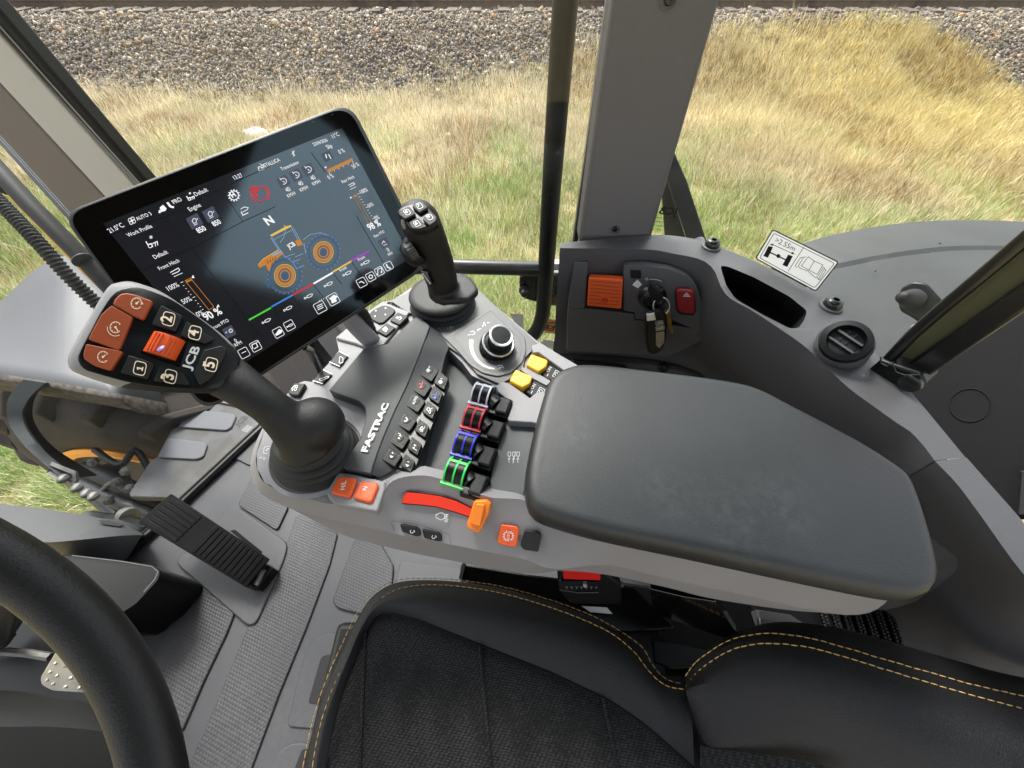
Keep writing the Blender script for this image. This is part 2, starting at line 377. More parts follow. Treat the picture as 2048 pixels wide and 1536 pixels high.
# pale stones lying in the grass
psm = mat('pale_stone', srgb(225,220,212), .8, var=.1)
for (px_, py_, r_, lb) in ((512, 268, .16, 'large pale boulder in the grass just above the touchscreen'), (897, 270, .06, 'small pale stone lying in the grass right of the touchscreen')):
    p = Pz(px_, py_, GZ+.05); mb = MB(); mb.ball(p, r_, psm, 12, 1.4, .8, .55)
    for v in mb.v: v += Vector((random.uniform(-1,1), random.uniform(-1,1), random.uniform(-1,1)))*r_*.09
    tag(mb.build('stone', smooth=60), lb, 'stone', 'pale stones lying in the grass')
# ================================================================ glass
gl = bpy.data.materials.new('window_glass'); gl.use_nodes = True; N = gl.node_tree.nodes; L = gl.node_tree.links; N.remove(N['Principled BSDF'])
tr_ = N.new('ShaderNodeBsdfTransparent'); tr_.inputs[0].default_value = (.955,.97,.96,1); gs = N.new('ShaderNodeBsdfGlossy'); gs.inputs['Roughness'].default_value = .02
lw = N.new('ShaderNodeLayerWeight'); pw_ = N.new('ShaderNodeMath'); pw_.operation = 'POWER'; pw_.inputs[1].default_value = 5; L.new(lw.outputs['Facing'], pw_.inputs[0])
fr = N.new('ShaderNodeMath'); fr.operation = 'MULTIPLY_ADD'; fr.inputs[1].default_value = .7; fr.inputs[2].default_value = .022; L.new(pw_.outputs[0], fr.inputs[0]); mx = N.new('ShaderNodeMixShader')
L.new(fr.outputs[0], mx.inputs[0]); L.new(tr_.outputs[0], mx.inputs[1]); L.new(gs.outputs[0], mx.inputs[2]); dn = N.new('ShaderNodeTexNoise'); dn.inputs['Scale'].default_value = 5; dn.inputs['Detail'].default_value = 9; dn.inputs['Roughness'].default_value = .7; tcg = N.new('ShaderNodeTexCoord'); L.new(tcg.outputs['Object'], dn.inputs['Vector'])
dr = N.new('ShaderNodeMapRange'); dr.inputs[1].default_value = .42; dr.inputs[2].default_value = .8; dr.inputs[4].default_value = .045; L.new(dn.outputs[0], dr.inputs[0]); dd = N.new('ShaderNodeBsdfDiffuse'); dd.inputs[0].default_value = (.55,.52,.47,1)
m2_ = N.new('ShaderNodeMixShader'); L.new(dr.outputs[0], m2_.inputs[0]); L.new(mx.outputs[0], m2_.inputs[1]); L.new(dd.outputs[0], m2_.inputs[2]); L.new(m2_.outputs[0], N['Material Output'].inputs[0])
MATS['glass'] = gl
gh = gl.copy(); gh.name = 'tinted_hatch_glass'; [setattr(n_.inputs[0], 'default_value', (.80,.93,.97,1)) for n_ in gh.node_tree.nodes if n_.type == 'BSDF_TRANSPARENT']  # hatch tint chosen to cool the screen reflection and the cab light
def fence(mb, line, z0, z1, mt):  # upright pane along a plan line, 5 mm thick
    L2 = []
    P = [Vector((a, b, 0)) for a, b in line]
    inn = []; out = []
    for i in range(len(P)):
        d = (P[min(i+1, len(P)-1)]-P[max(i-1, 0)]).normalized(); k = Vector((-d.y, d.x, 0))*.0025
        inn.append(P[i]+k); out.append(P[i]-k)
    rings = [[Vector((p.x, p.y, zz)) for p in inn+out[::-1]] for zz in (z0, z1)]
    mb.loft(rings, mt)

# ================================================================ roof with glazed hatch (out of view, added to shade the cab and shape the screen reflection)
rf = thing('unseen_cab_roof', 'unseen cab roof added to shade the interior, with tinted hatch above the armrest', 'roof', (.2,-.1,1.62))
mat('roof_lining', srgb(80,80,80), .8)  # lining kept dark to cut bounce light inside the cab
hx0, hx1, hy0, hy1 = .03, .64, .04, .56  # opening placed so that its sky reflects in the touchscreen
for i, (a, b_, c, d) in enumerate(((-.80,hx0,-.95,.74), (hx1,1.25,-.95,.74), (hx0,hx1,-.95,hy0), (hx0,hx1,hy1,.74))):
    mb = MB(); mb.box(((a+b_)/2,(c+d)/2,1.65), (b_-a,0,0), (0,d-c,0), (0,0,.06), M('roof_lining')); mb.build('roof_panel', rf)
mb = MB(); mb.box(((hx0+hx1)/2,(hy0+hy1)/2,1.66), (hx1-hx0,0,0), (0,hy1-hy0,0), (0,0,.005), gh); mb.build('hatch_glass', rf)

# ================================================================ cab floor
mat('floor_rubber', srgb(66,66,70), .55, bump=.3, bscale=900, var=.07, vscale=5)
def honey(name, col):
    m = mat(name, col, .55); nt = m.node_tree; N = nt.nodes; L = nt.links; b = N['Principled BSDF']
    tc = N.new('ShaderNodeTexCoord'); cs = []
    for ang in (10, 70, 130):
        d = N.new('ShaderNodeVectorMath'); d.operation = 'DOT_PRODUCT'; kk = 2*math.pi/.0068; d.inputs[1].default_value = (kk*math.cos(R(ang)), kk*math.sin(R(ang)), 0); L.new(tc.outputs['Object'], d.inputs[0])
        c_ = N.new('ShaderNodeMath'); c_.operation = 'COSINE'; L.new(d.outputs['Value'], c_.inputs[0]); cs.append(c_)
    a1_ = N.new('ShaderNodeMath'); L.new(cs[0].outputs[0], a1_.inputs[0]); L.new(cs[1].outputs[0], a1_.inputs[1]); a2_ = N.new('ShaderNodeMath'); L.new(a1_.outputs[0], a2_.inputs[0]); L.new(cs[2].outputs[0], a2_.inputs[1])
    rp = N.new('ShaderNodeMapRange'); rp.inputs[1].default_value = -1.2; rp.inputs[2].default_value = 1.4; L.new(a2_.outputs[0], rp.inputs[0])
    bp = N.new('ShaderNodeBump'); bp.inputs['Strength'].default_value = .36; bp.inputs['Distance'].default_value = .0012; L.new(rp.outputs[0], bp.inputs['Height']); L.new(bp.outputs[0], b.inputs['Normal'])
    n = N.new('ShaderNodeTexNoise'); n.inputs['Scale'].default_value = 6; n.inputs['Detail'].default_value = 5; L.new(tc.outputs['Object'], n.inputs[0])
    mx = N.new('ShaderNodeMix'); mx.data_type = 'RGBA'; mx.inputs[6].default_value = (*[c*.82 for c in col], 1); mx.inputs[7].default_value = (*[c*1.18 for c in col], 1); L.new(n.outputs[0], mx.inputs[0]); L.new(mx.outputs[2], b.inputs['Base Color'])
honey('floor_honeycomb', srgb(56,56,60))
F0 = Pl((0,0,0), (0,0,1))
fr0 = F0.px(530, 858); fr1 = F0.px(255, 1118); fd = (fr1-fr0).normalized()
fpts = [fr0+Vector((.02,.03,0)), fr0, fr1, fr1+fd*.9, Vector((-1.5,-1.0,0)), Vector((1.3,-1.0,0)), Vector((1.3,.75,0)), Vector((-.80,.75,0))]
mb = MB(); mb.prism([p for p in fpts], (0,0,-.04), M('floor_rubber'))
flo = kind(mb.build('floor', bevel=.004), 'structure')
mat_t = thing('floor_mat', 'grey rubber cab floor mat with raised honeycomb tread panels', 'floor mat', (-.5,.2,0))
def pad(pts, mt, h=.007, name='tread_panel', r=9):
    mb = MB(); mb.prism(F0.pts(rnd(pts, r), h), (0,0,-h+.0005), M(mt)); mb.build(name, mat_t, bevel=.0035, seg=3)
pad(z(13,(1480,610),(1600,730),(1690,790),(1620,940),(1390,790)), 'floor_honeycomb')
pad(z(13,(1360,780),(1685,1015),(1660,1110),(1500,1480),(1450,1500),(1025,1130),(1055,1085)), 'floor_rubber', .012, 'pedal_plate', 14)
pad(z(16,(1700,80),(1935,190),(1890,370),(1760,720),(1600,1110),(1380,1700),(1000,1700),(1180,1300),(1290,1040),(1432,700),(1520,560),(1640,260)), 'floor_honeycomb', .006, r=6)
pad(z(16,(1130,465),(1345,640),(1300,760),(1170,1030),(1040,1330),(850,1250),(900,830),(1080,540)), 'floor_honeycomb')
pad(z(14,(255,640),(440,675),(540,850),(500,1250),(130,1160),(85,1110)), 'floor_honeycomb', .008)
pad(z(14,(590,805),(1040,865),(1060,1150),(500,1150)), 'floor_rubber', .008, 'flat_panel')
pad(z(16,(1740,900),(1790,810),(1860,765),(1940,765),(2030,830),(2030,1330),(1640,1300)), 'floor_rubber', .005, 'hatch_plate', 12)
mb = MB(); mb.prism(F0.pts(rnd(z(16,(1765,1165),(1840,900),(1880,885),(1990,885),(1990,1180)), 6), .0065), (0,0,-.001), M('black_soft')); mb.build('hatch_slot', mat_t)
pad(z(16,(1550,1536),(1600,1440),(1670,1395),(1760,1390),(1820,1480),(1800,1640),(1540,1640)), 'floor_rubber', .005, 'hatch_plate', 12)
mb = MB(); mb.prism(F0.pts(rnd(z(16,(1690,1536),(1730,1430),(1790,1420),(1790,1640),(1680,1640)), 5), .0065), (0,0,-.001), M('black_soft')); mb.build('hatch_slot', mat_t)
# small raised corner at the console side
pad(z(13,(1370,515),(1460,560),(1490,545),(1560,400),(1500,380)), 'floor_rubber', .006, 'flat_panel', 6)
# black door seal along the front edge of the floor
mb = MB(); a = fr0+Vector((0,0,.012)); c = fr1+fd*.25+Vector((0,0,.012))
mb.tube([a-fd*.05, a, (a+c)/2, c], .011, M('black_metal'), 12)
mb.tube([a-fd*.05+Vector((-.022,.006,-.004)), (a+c)/2+Vector((-.022,.006,-.004)), c+Vector((-.022,.006,-.004))], .004, M('black_soft'), 8)
tag(mb.build('floor_seal'), 'black rubber seal running along front edge of grey cab floor', 'rubber seal')
# ribbed grey step plate outside the windscreen
SP = Pl((0,0,-.07), (0,0,1))
mat('step_plate', srgb(92,92,98), 0.65, bump=.3, bscale=700, var=.05, vscale=4); mat('step_dirt', srgb(88,88,92), 0.7, bump=.4, bscale=500, var=.1, vscale=14, col2=srgb(74,72,70))
sp = thing('step_plate', 'light grey ribbed plastic cover plate outside the glass beyond the accelerator pedal', 'cover plate', SP.px(390,900))
ol = z(25,(1560,150),(1900,300),(2100,430),(1930,600),(1345,1100),(1200,1082),(950,1075),(942,1045),(1040,900),(1105,800),(1145,785),(1212,655),(1260,572),(1300,560),(1370,440),(1405,372),(1455,360),(1500,250))
mb = MB(); mb.pprism(SP, ol, .03, M('step_dirt')); mb.build('plate', sp, bevel=.004)
for pl_ in (z(25,(1378,430),(1700,462),(1728,480),(1690,565),(1650,588),(1302,562)), z(25,(1222,642),(1490,672),(1515,690),(1485,780),(1430,800),(1150,784)), z(25,(1500,250),(1700,290),(1830,390),(1790,420),(1500,365),(1455,358))):
    mb = MB(); mb.pprism(SP, rnd(pl_, 5), .008, M('step_plate'), .03); mb.build('rib', sp, bevel=.0035, seg=3)
mb = MB(); mb.text(Pl((0,0,-.039),(0,0,1)), 'JCB', z(25,(1738,562))[0], z(25,(1815,492))[0], M('black_print'), hs=1.1, bold=.02)
for k in range(5): a, b_ = z(25,(1768+k*9,590+k*3),(1812+k*9,548+k*4)); mb.stroke(Pl((0,0,-.039),(0,0,1)), [a, b_], 1.1, M('grey_print'))
mb.build('printed_marks', sp)

# ================================================================ A pillar, hoses, windscreen
mat('pillar_taupe', srgb(128,120,117), .6, bump=.3, bscale=900); mat('pillar_pale', srgb(205,203,198), .6, bump=.3, bscale=900)
ap = thing('front_pillar', 'grey trimmed front cab pillar leaning across the upper left corner', 'cab pillar', Py(600,790,.72))
Yp = lambda x, y, Y=.72: Py(x, y, Y)
def bar(px0, px1, Y, th, mt, name, parent, top=.9, bot=0, bevel=.004):
    """upright strip between two photo lines ((x0,y0),(x1,y1)) on the plane y=Y, carried on past both ends"""
    a0, a1 = Yp(*px0[0], Y), Yp(*px0[1], Y); b0, b1 = Yp(*px1[0], Y), Yp(*px1[1], Y)
    A0 = a0+(a0-a1)*top; A1 = a1+(a1-a0)*bot; B0 = b0+(b0-b1)*top; B1 = b1+(b1-b0)*bot
    mb = MB(); mb.prism([A0, B0, B1, A1], (0, th, 0), mt); return mb.build(name, parent, bevel=bevel, seg=3)
# pale outer face, taupe inner face, black seal with fine edge lines
bar(((0,70),(270,372)), ((0,168),(210,395)), .70, .05, M('pillar_pale'), 'outer_trim', ap, 1.2, .35)
bar(((0,168),(210,395)), ((0,272),(128,412)), .704, .05, M('pillar_taupe'), 'inner_trim', ap, 1.2, .35)
bar(((0,26),(280,350)), ((0,72),(268,364)), .692, .03, M('black_soft'), 'seal', ap, 1.2, .4, .006)
bar(((0,52),(272,357)), ((0,55),(270,359)), .6905, .004, M('grey_print'), 'seal_edge', ap, 1.2, .4, 0)
# lower part of the pillar, seen below the touchscreen
bar(((505,700),(640,895)), ((560,680),(705,890)), .74, .05, M('pillar_taupe'), 'lower_trim', ap, .3, .2)
bar(((572,715),(705,905)), ((605,690),(740,900)), .735, .05, M('pillar_taupe'), 'lower_rib', ap, .3, .2, .008)
bar(((640,690),(735,810)), ((680,665),(800,830)), .738, .05, M('grey_light'), 'lower_panel', ap, .4, .3, .008)
bar(((600,700),(730,880)), ((645,680),(760,850)), .76, .02, M('black_gloss'), 'lower_gap', ap, .4, .3)
# black tube, corrugated hose and wiring left of the pillar
hz = thing('wiring_tube', 'thick black tube with thin orange line running down the left window edge', 'tube', Pt(200,560,.9))
mb = MB(); mb.tube([Pt(-160,190,.82), Pt(-40,300,.82), Pt(60,410,.82), Pt(150,500,.84), Pt(235,590,.86), Pt(330,690,.9)], .017, M('rubber'), 16); mb.build('tube', hz)
mb = MB(); mb.tube([Pt(-120,265,.85), Pt(-20,352,.85), Pt(80,452,.86), Pt(170,545,.88), Pt(250,620,.9), Pt(330,700,.93)], .0045, M('brass'), 8); mb.build('orange_line', hz)
for q in ((18,375),(165,520)):
    mb = MB(); c = Pt(*q, .83); d = (Pt(q[0]+40,q[1]+40,.83)-c).normalized(); mb.tube([c-d*.0012, c+d*.0012], .0185, M('grey_mid'), 16); mb.build('clip', hz)
mb = MB(); P = cr([Pt(-110,300,.9), Pt(-10,395,.9), Pt(70,478,.9), Pt(130,545,.92), Pt(175,590,.95), Pt(215,625,.97), Pt(300,690,1.0)], 260)
mb.tube(P, [.0125 if i % 4 < 2 else .0155 for i in range(260)], M('rubber'), 10)
tag(mb.build('corrugated_hose', smooth=80), 'black corrugated cable hose beside the tube at left window edge', 'hose')
# frit band with fine dots at the edge of the windscreen
fb = MB(); a0, a1, b0, b1 = Pt(-80,200,.80), Pt(150,455,.80), Pt(-80,160,.80), Pt(190,455,.80)
fb.prism([a0, b0, b1, a1], Vector((-.01,.02,.0)), M('black_gloss'))
n1 = (b0-a0).cross(a1-a0).normalized(); n1 = n1 if n1.dot(CAM-a0) > 0 else -n1
for i in range(150):
    for j in range(3):
        u = i/150; c = (a0*(1-u)+a1*u)*(.72-.14*j)+(b0*(1-u)+b1*u)*(.28+.14*j)+n1*.0004
        e = (a1-a0).normalized()*.0011; k = n1.cross(e)
        fb.add([c+e, c+k, c-e, c-k], [[0,1,2,3]], M('grey_print'))
tag(fb.build('windscreen_edge_band'), 'black dotted band along the windscreen edge at upper left', 'edge band')
mb = MB(); s0 = fr0+Vector((-.03,.06,0)); fence(mb, [(s0.x,s0.y), ((fr1+fd*.05).x-.03,(fr1+fd*.05).y+.01), ((fr1+fd*.9).x-.05,(fr1+fd*.9).y)], -.02, 1.7, gl)
tag(mb.build('windscreen'), 'clear windscreen in front of the pedals and touchscreen', 'window pane')
mb = MB(); fence(mb, [(-.70,.745),(.17,.735)], .03, 1.75, gl)
tag(mb.build('door_window'), 'clear door glass between front pillar and middle grey pillar', 'window pane')

# ================================================================ middle pillar, door frame
bp = thing('middle_pillar', 'broad grey middle cab pillar rising above the orange park brake switch', 'cab pillar', Py(1228,490,.66))
bar(((1224,0),(1157,488)), ((1441,0),(1298,494)), .66, .05, M('grey_pillar'), 'pillar_cover', bp, .6, 0, .007)
bar(((1216,0),(1150,470)), ((1225,0),(1158,470)), .70, .02, M('black_soft'), 'pillar_seal', bp, .6, .85, .002)
bar(((1213,0),(1147,470)), ((1215,0),(1149,470)), .705, .012, M('steel'), 'seal_edge', bp, .6, .9, 0)
BPn = Pl((0,.66,0), (0,1,0))
for c in ((1230,457), (1338,0)):
    mb = MB(); p = BPn.px(*c); mb.lathe(p, (0,-1,0), [(.0105,0),(.0105,.0015),(.0085,.002),(.0085,.0005)], M('grey_pillar'), 24)
    mb.lathe(p, (0,-1,0), [(.0055,0),(.0055,.003),(.0042,.0045),(.002,.0045),(.002,.003)], M('black_metal'), 20); mb.build('screw', bp)
dfr = thing('door_frame', 'black tubular door frame with crossbar left of the middle grey pillar', 'door frame', Py(1088,600,.76))
mat('frame_black', srgb(7,7,8), .42, spec=.3, var=.1, vscale=30)
YF = .76; q = [Yp(1131,0,YF), Yp(1105,345,YF), Yp(1088,600,YF)]; q = [q[0]+(q[0]-q[1])*.5]+q+[Yp(1083,638,YF), Yp(1068,668,YF), Yp(1038,690,YF), Yp(980,712,YF), Yp(850,735,YF), Yp(650,760,YF)]
mb = MB(); mb.tube([Vector(p) for p in cr(q, 60)], .0185, M('frame_black'), 24); mb.build('upright_tube', dfr, smooth=60)
mb = MB(); mb.tube([Yp(700,536,YF+.005), Yp(900,533,YF+.005), Yp(1092,538,YF+.005)], .0165, M('black_metal'), 20); mb.build('crossbar', dfr, smooth=60)
HB = Pl((0,.80,0), (0,1,0))
hg = thing('door_hinge_plate', 'black hinge plate with two bolts behind the door frame tube', 'hinge', HB.px(1090,600))
mb = MB(); mb.pprism(HB, rnd(z(33,(455,235),(1235,235),(1160,730),(900,700),(560,610),(490,570),(450,480)), 8), .012, M('black_gloss')); mb.build('plate', hg, bevel=.003)
for c in ((528,460), (1065,520)):
    mb = MB(); p = HB.px(*z(33,c)[0], .012); mb.lathe(p, (0,-1,0), [(.014,0),(.014,.004),(.0095,.008),(.009,.018),(.005,.022)], M('black_soft'), 20); mb.build('bolt', hg)
mb = MB(); mb.pprism(Pl((0,.83,0),(0,1,0)), z(33,(960,60),(1300,60),(1250,170),(960,165)), .02, M('white_paint')); mb.pprism(Pl((0,.83,0),(0,1,0)), z(33,(960,205),(1250,210),(1240,255),(960,250)), .02, M('steel')); mb.build('hinge_bar', hg, bevel=.002)
# stickers on the lower door glass
GD = Pl((0,.7315,0), (0,1,0))
mat('sticker_pale', srgb(205,208,196), .5); mat('sticker_orange', srgb(215,150,95), .5)
mb = MB(); mb.fill(GD, z(33,(905,905),(1080,925),(1050,1140),(830,1115)), M('sticker_orange'), 0); mb.stroke(GD, z(33,(905,965),(1025,960),(960,1085),(830,1065)), 1.6, M('black_print'), .0004, True)
mb.text(GD, 'JCB', z(33,(860,1055))[0], z(33,(985,1062))[0], M('black_print'), hs=1.3, bold=.03, mirror=True)
tag(mb.build('orange_sticker'), 'orange sticker with dark mirrored lettering on glass right of the frame tube', 'sticker', 'stickers on the door glass')
mb = MB(); mb.fill(GD, z(33,(300,820),(515,835),(520,1070),(380,960)), M('sticker_pale'), 0)
tag(mb.build('pale_sticker'), 'pale sticker on the glass between the dial and door frame tube', 'sticker', 'stickers on the door glass')
mb = MB(); mb.fill(GD, z(33,(830,1225),(1060,1250),(1040,1400),(760,1290)), M('sticker_pale'), 0)
tag(mb.build('pale_sticker'), 'lower pale sticker on the glass just above the yellow switches', 'sticker', 'stickers on the door glass')

# ================================================================ side console
DZ = .735; DK = Pl((0,0,DZ), (0,0,1))
E0 = [(1120,486),(1300,470),(1385,477),(1425,489),(1480,510),(1560,546),(1650,598),(1705,640),(1742,690),(1778,740),(1823,785),(1931,915)]
E1 = [(1120,496),(1291,499),(1345,507),(1401,519),(1428,540),(1442,574),(1462,598),(1510,625),(1606,690),(1650,732),(1700,778),(1745,811),(1794,846),(1820,863),(1846,890),(1869,921)]
CB = [(1112,614),(1272,622),(1330,640),(1390,668),(1432,700),(1475,735),(1530,785),(1600,850),(1700,960),(1740,1000)]
CD = [(1108,706),(1230,711),(1322,721),(1390,741),(1445,769),(1520,830),(1580,900),(1650,1010),(1700,1110),(1730,1160)]
side = thing('side_console', 'dark grey moulded side console curving below the window with switches and air vent', 'side console', (.35,.5,.4))
from mathutils.geometry import tessellate_polygon
def holed(mb, outer, holes, mt):
    loops = [outer]+holes; tris = tessellate_polygon(loops); vs = [p for l in loops for p in l]; mb.add(vs, [list(t) for t in tris], mt)
slot = rnd(z(11,(995,325),(1040,330),(1190,392),(1400,505),(1505,590),(1490,640),(1455,692),(1400,692),(1240,610),(1085,520),(1030,440)), 7, 3)
e0 = cr(E0, 60); e1 = cr(E1, 60)
mb = MB(); holed(mb, DK.pts(e0)+DK.pts(e1[::-1]), [DK.pts(slot)], M('grey_side'))
s0 = DK.pts(slot); ctr = sum(s0, Vector())/len(s0)
mb.loft([s0, [ctr+(p-ctr)*.98+Vector((.004,.004,-.006)) for p in s0], [ctr+(p-ctr)*.86+Vector((.026,.026,-.05)) for p in s0]], M('black_soft'), False, True)
# skirt outside and rounded wall inside
mb.loft([DK.pts(e0), [p+Vector((.012,.012,-.02)) for p in DK.pts(e0)], [p+Vector((.012,.012,-.7)) for p in DK.pts(e0)]], M('grey_side'), False, False, False)
def zrow(pts, zz, n=60): return [Pz(x, y, zz) for x, y in cr(pts, n)]
r1 = DK.pts(e1); rc = zrow(CB, .60); rd = zrow(CD, .44)
rf = [a+(b-a)*.035+Vector((0,0,.000)) for a, b in zip(r1, rc)]; rf2 = [a+(b-a)*.09+Vector((0,0,-.002)) for a, b in zip(r1, rc)]
rm = [(a+b)/2 for a, b in zip(rc, rd)]
rg = [Vector((p.x, p.y, 0)) for p in rd]
mb.loft([r1, rf, rf2, [(a+b)/2 for a, b in zip(rf2, rc)], rc, rm, rd, rg], M('grey_side'), False, False, False)
mb.build('console_moulding', side, smooth=50, weld=True)
# rear quarter of the console
E0b = [(1933,915),(2035,1030),(2090,1090),(2250,1120),(2420,1125)]; E1b = [(1870,922),(1914,968),(1957,1025),(2048,1149),(2120,1210),(2250,1250),(2420,1255)]; CBb = [(1736,1000),(1790,1080),(1870,1230),(1950,1320),(2100,1370),(2320,1385)]
CDb = [(1738,1175),(1760,1215),(1802,1295),(1860,1350),(1990,1400),(2320,1420)]
a = DK.pts(cr(E0b, 30)); b_ = DK.pts(cr(E1b, 30)); c = [Pz(x, y, .60-.16*min(1, i/16)) for i, (x, y) in enumerate(cr(CBb, 30))]; d = [Pz(x, y, .42-.30*min(1, i/16)) for i, (x, y) in enumerate(cr(CDb, 30))]
mb = MB(); f1 = [p+(q-p)*.06 for p, q in zip(b_, c)]; f2 = [p+(q-p)*.2 for p, q in zip(b_, c)]
mb.loft([[p+Vector((.02,.02,-.5)) for p in a], a, [p*.5+q*.5 for p, q in zip(a, b_)], b_, f1, f2, c, d, [Vector((p.x,p.y,0)) for p in d]], M('grey_side'), False, False, False)
mb.loft([[b_[0]+Vector((0,0,-.003)), c[0], d[0]], [b_[0]+Vector((.02,.02,-.012)), c[0]+Vector((.03,.03,0)), d[0]+Vector((.03,.03,0))]], M('black_soft'), False, False, False)
mb.build('rear_moulding', side, smooth=60, weld=True)
pw = plane3(f2[6], c[6], c[9])
mb = MB(); q0 = pw.px(1818,1006); nn = pw.n; mb.lathe(q0, nn, [(.013,-.002),(.013,.001),(.010,.002),(.010,-.001)], M('grey_side'), 20); mb.lathe(q0, nn, [(.007,-.001),(.007,.003),(.005,.005),(.0025,.005),(.0025,.003)], M('black_metal'), 20); mb.build('screw', side)
# recess and latch below the ledge
RC = plane3(Pz(1130,704,.45), Pz(1322,721,.45), Pz(1230,780,.40))
mb = MB(); mb.pprism(RC, rnd(z(11,(130,870),(440,905),(465,935),(460,1100),(150,1100)), 5), .012, M('black_soft')); mb.build('ledge_bin', side, bevel=.004)
mb = MB(); mb.loft([[Pz(x, y, .437) for x, y in cr(CD[:6], 20)], [Pz(x, y+12, .43) for x, y in cr(CD[:6], 20)], [Pz(x, y+60, .36) for x, y in cr(CD[:6], 20)]], M('grey_side'), False, False, False); mb.build('lower_lip', side, solid=.004)
mb = MB(); p = Pz(1325,735,.43); mb.lathe(p, (-.1,-.8,.5), [(.012,0),(.012,.006),(.008,.01),(.004,.008)], M('black_soft'), 20); mb.build('screw', side)
# screws with domed heads
for q in ((1422,494), (1661,614)):
    mb = MB(); p = DK.px(*q); mb.lathe(p, (0,0,1), [(.0165,0),(.016,.003),(.012,.004)], M('grey_side'), 28)
    mb.lathe(p+Vector((0,0,.003)), (0,0,1), [(.0125,0),(.0125,.004),(.0105,.009),(.0065,.0115),(.0045,.0115),(.0045,.007)], M('black_metal'), 28); mb.build('screw', side)
# switch pod
SW = plane3(Py(1150,497,.629), Py(1428,540,.566), Py(1340,650,.556))
po = rnd(z(11,(430,325),(560,325),(700,345),(800,385),(855,440),(885,530),(890,620),(935,735),(800,680),(700,640),(500,640),(500,600),(430,590)), 6)
mb = MB(); mb.pprism(SW, po, .018, M('grey_side'), -.006); mb.build('switch_pod', side, bevel=.004, seg=3)
mb = MB(); mb.pprism(SW, rnd(z(11,(100,575),(215,575),(500,610),(500,645),(560,650),(880,700),(935,745),(700,860),(380,842),(95,825)), 5), .012, M('grey_side'), -.006); mb.build('lower_step', side, bevel=.005, seg=3)
mb = MB(); mb.pprism(SW, rnd(z(11,(140,300),(222,305),(205,578),(100,575)), 4), .022, M('grey_side'), -.008); mb.build('left_step', side, bevel=.005, seg=3)
mb = MB(); mb.pprism(SW, rnd(z(11,(208,385),(438,398),(430,590),(205,570)), 5), .004, M('black_plastic'), .002); mb.build('switch_recess', side)
pbk = thing('park_brake_switch', 'square orange ribbed park brake switch on the side console', 'switch', SW.px(1210,590)-Vector((0,0,.02)))
mb = MB(); mb.pprism(SW, rnd(z(11,(226,396),(426,410),(418,580),(216,562)), 3), .018, M('orange'), .004); mb.build('rocker', pbk, bevel=.002)
for k in range(7):
    t = .12+k*.125; x0, y0, x1, y1 = 226-10*t+12, 396+166*t, 426-8*t-12, 410+170*t
    if k in (4, 5):
        for (u0, u1) in ((0,.33),(.67,1)):
            mb = MB(); mb.stroke(SW, z(11,(x0+(x1-x0)*u0,y0+(y1-y0)*u0),(x0+(x1-x0)*u1,y0+(y1-y0)*u1)), 1.8, M('orange_dark'), .0225); mb.build('rib', pbk)
        continue
    mb = MB(); mb.stroke(SW, z(11,(x0,y0),(x1,y1)), 1.8, M('orange_dark'), .0225); mb.build('rib', pbk)
def circ(cx, cy, rx, ry=None, n=24, a0=0, a1=360): ry = ry or rx; return [(cx+rx*math.cos(R(a0+(a1-a0)*i/n)), cy+ry*math.sin(R(a0+(a1-a0)*i/n))) for i in range(n+(0 if a1-a0 >= 360 else 1))]
mb = MB(); c0 = z(11,(320,528))[0]; mb.stroke(SW, circ(*c0, 4), 1, M('red'), .0228, True); mb.stroke(SW, circ(c0[0],c0[1],6,n=8,a0=-40,a1=40), 1, M('red'), .0228); mb.stroke(SW, circ(c0[0],c0[1],6,n=8,a0=140,a1=220), 1, M('red'), .0228); mb.text(SW, 'P', (c0[0]-1.6,c0[1]+2.2), (c0[0]+1.8,c0[1]+2.3), M('red'), .0228); mb.build('printed_mark', pbk)
hzd = thing('hazard_switch', 'dark red hazard light switch right of the ignition key', 'switch', SW.px(1371,615))
mb = MB(); mb.pprism(SW, rnd(z(11,(738,475),(755,465),(830,472),(847,485),(852,595),(835,612),(765,603),(745,585)), 4), .012, M('red_dark'), .012); mb.build('rocker', hzd, bevel=.003, seg=3)
mb = MB(); mb.pprism(SW, rnd(z(11,(732,470),(845,470),(855,590),(840,618),(760,612),(738,588)), 4), .004, M('black_plastic'), .011); mb.build('bezel', hzd)
t3 = z(11,(800,484),(820,506),(780,505)); mb = MB(); mb.stroke(SW, t3, 1.0, M('white_print'), .0245, True); t4 = z(11,(800,492),(808,502),(792,501)); mb.stroke(SW, t4, .7, M('white_print'), .0245, True); mb.build('warning_triangle', hzd)
mb = MB(); mb.pprism(SW, rnd(z(11,(470,352),(532,355),(532,404),(472,400)), 2), .003, M('black_plastic'), .011); mb.build('indicator_lens', side, bevel=.001)
ign = thing('ignition_switch', 'round black ignition switch with key turned on the side console', 'ignition switch', SW.px(1303,610))
cc = z(11,(598,505))[0]
ring = lambda r0, r1, a0, a1, n=20: [(cc[0]+r1*math.cos(R(a0+(a1-a0)*i/n)), cc[1]+r1*.9*math.sin(R(a0+(a1-a0)*i/n))) for i in range(n+1)]+[(cc[0]+r0*math.cos(R(a1-(a1-a0)*i/n)), cc[1]+r0*.9*math.sin(R(a1-(a1-a0)*i/n))) for i in range(n+1)]
mb = MB(); mb.fill(SW, ring(30, 47, 172, 232), M('grey_mid'), .0125); mb.fill(SW, ring(32, 43, 250, 318), M('grey_mid'), .0125)
mb.fill(SW, ring(33, 47, 212, 232, 8), M('white_print'), .013); ce = z(11,(566,404))[0]; mb.stroke(SW, circ(*ce, 2.2), .8, M('white_print'), .013, True); mb.stroke(SW, circ(*z(11,(470,490))[0], 3), .9, M('red'), .013, True)
